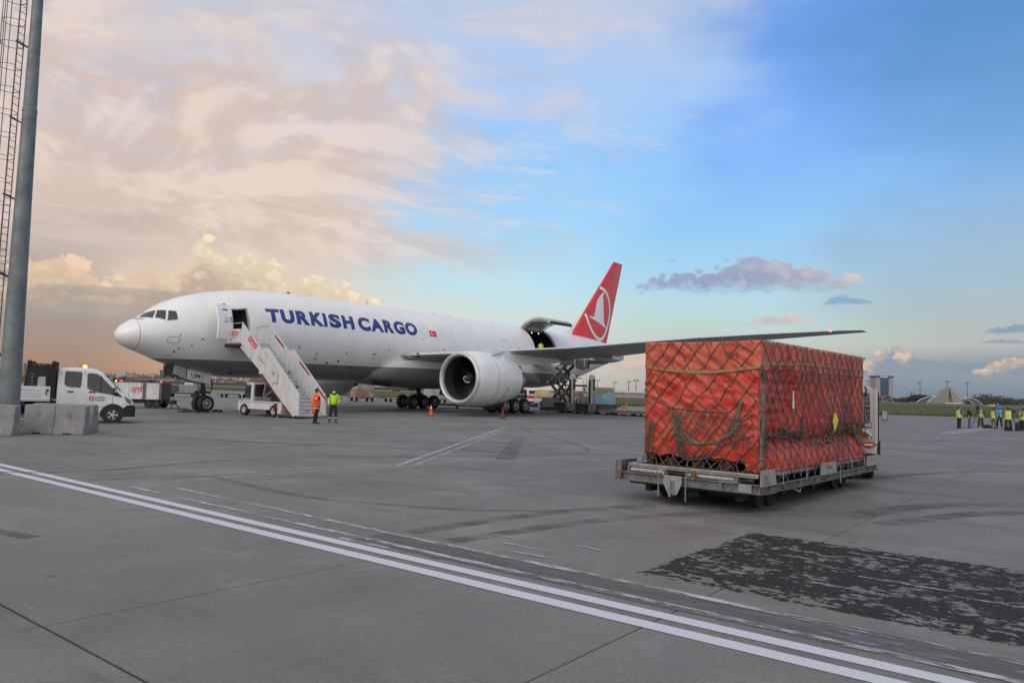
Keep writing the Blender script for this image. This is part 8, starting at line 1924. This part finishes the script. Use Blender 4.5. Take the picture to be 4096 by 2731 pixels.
for i in range(260):
    y = rt.uniform(1150, 1350); u_ = rt.uniform(-.70, .02); h = rt.uniform(2.0, 5.5); leaves(q, (y*u_, y, h*.5), h*1.3, h*.6, 14, 1.3)
tag(q.build('scrub_belt', L_ol, recalc=False), kind='stuff')
for i in range(12):
    y = rb.uniform(700, 880); u_ = [.50, .51, .525, .54, .555, .635, .645, .655, .665, .675, .69, .70][i]; cn, m_ = [('white', F_white), ('cream', F_pale), ('pinkish', F_pink)][rb.randrange(3)]; house(y*u_, y, rb.uniform(8, 14), rb.uniform(5.0, 8.0) if i > 4 else rb.uniform(4, 6), m_, f'{cn} red roofed house in the right-hand trees, {ORD[i]} from the left there', 'red roofed houses among the trees on the right')
# distant hill behind the trees on the right
hl = MB(); rings = []
for i in range(41):
    x = 1300+i*60; h = 26*math.exp(-((x-2350)/620)**2)+5+4*mn.noise(Vector((i*.3, 0, 0))); rings.append([(x, 3000, -5), (x, 3100, h), (x, 3600, h*.7), (x, 3800, -5)])
hl.loft(rings); tag(hl.build('hill', mat('hill_scrub', (.055,.055,.045), .95, scale=.02)), kind='structure')
# airfield signs and small things at the far edge of the grass
def sign(x, y, label, w_=4.2, h=1.0, z=.4):
    t_ = thing('taxiway_sign', label, 'sign', (x, y, 0), 0, None); lp('panel', mat('sign_yellow', (.55,.46,.06), .5), lambda q: q.bx(-w_/2, w_/2, -.1, .1, z, z+h), 0, t_); lp('panel_border', M_wht, lambda q: q.bx(w_/2-.5, w_/2-.1, -.13, -.1, z+.1, z+h-.1), 0, t_)
    for x_ in (-w_/3, w_/3): lp('post', F_dark, lambda q: q.bx(x_-.06, x_+.06, -.06, .06, 0, z), 0, t_)
sign(319, 500, 'long yellow taxiway sign at the far edge of the grass on the right', 4.2, .9, 1.3); sign(-141, 330, 'yellow taxiway sign beyond the apron left of the nose wheel', 1.8, .8, .1); sign(-49.5, 250, 'small yellow sign beyond the grass seen right of the nose wheel', .9, .7, .2)
kb = thing('equipment_cabin', 'small pale equipment cabin at the foot of the left floodlight mast', 'cabin', (350, 655, 2.0)); lp('wall', F_white, lambda q: q.bx(-1.6, 1.6, 0, 3, 0, 2.0), 0, kb); lp('roof', F_grey, lambda q: q.bx(-1.8, 1.8, -.2, 3.2, 2.0, 2.2), 0, kb)
# perimeter fence posts in front of the right-hand trees
fn = thing('perimeter_fence', 'pale post and rail perimeter fence under the trees at far right', 'fence', (0, 0, 0))
for k in range(44):
    p = Vector((395, 585)).lerp(Vector((480, 600)), k/43); lp('fence_post', F_grey, lambda q: q.bx(p.x-.08, p.x+.08, p.y-.08, p.y+.08, 1.9, 4.4), 0, fn)
for z in (2.6, 4.2): lp('fence_rail', F_grey, lambda q: q.bar((395, 585, z), (480, 600, z), .06, .06), 0, fn)
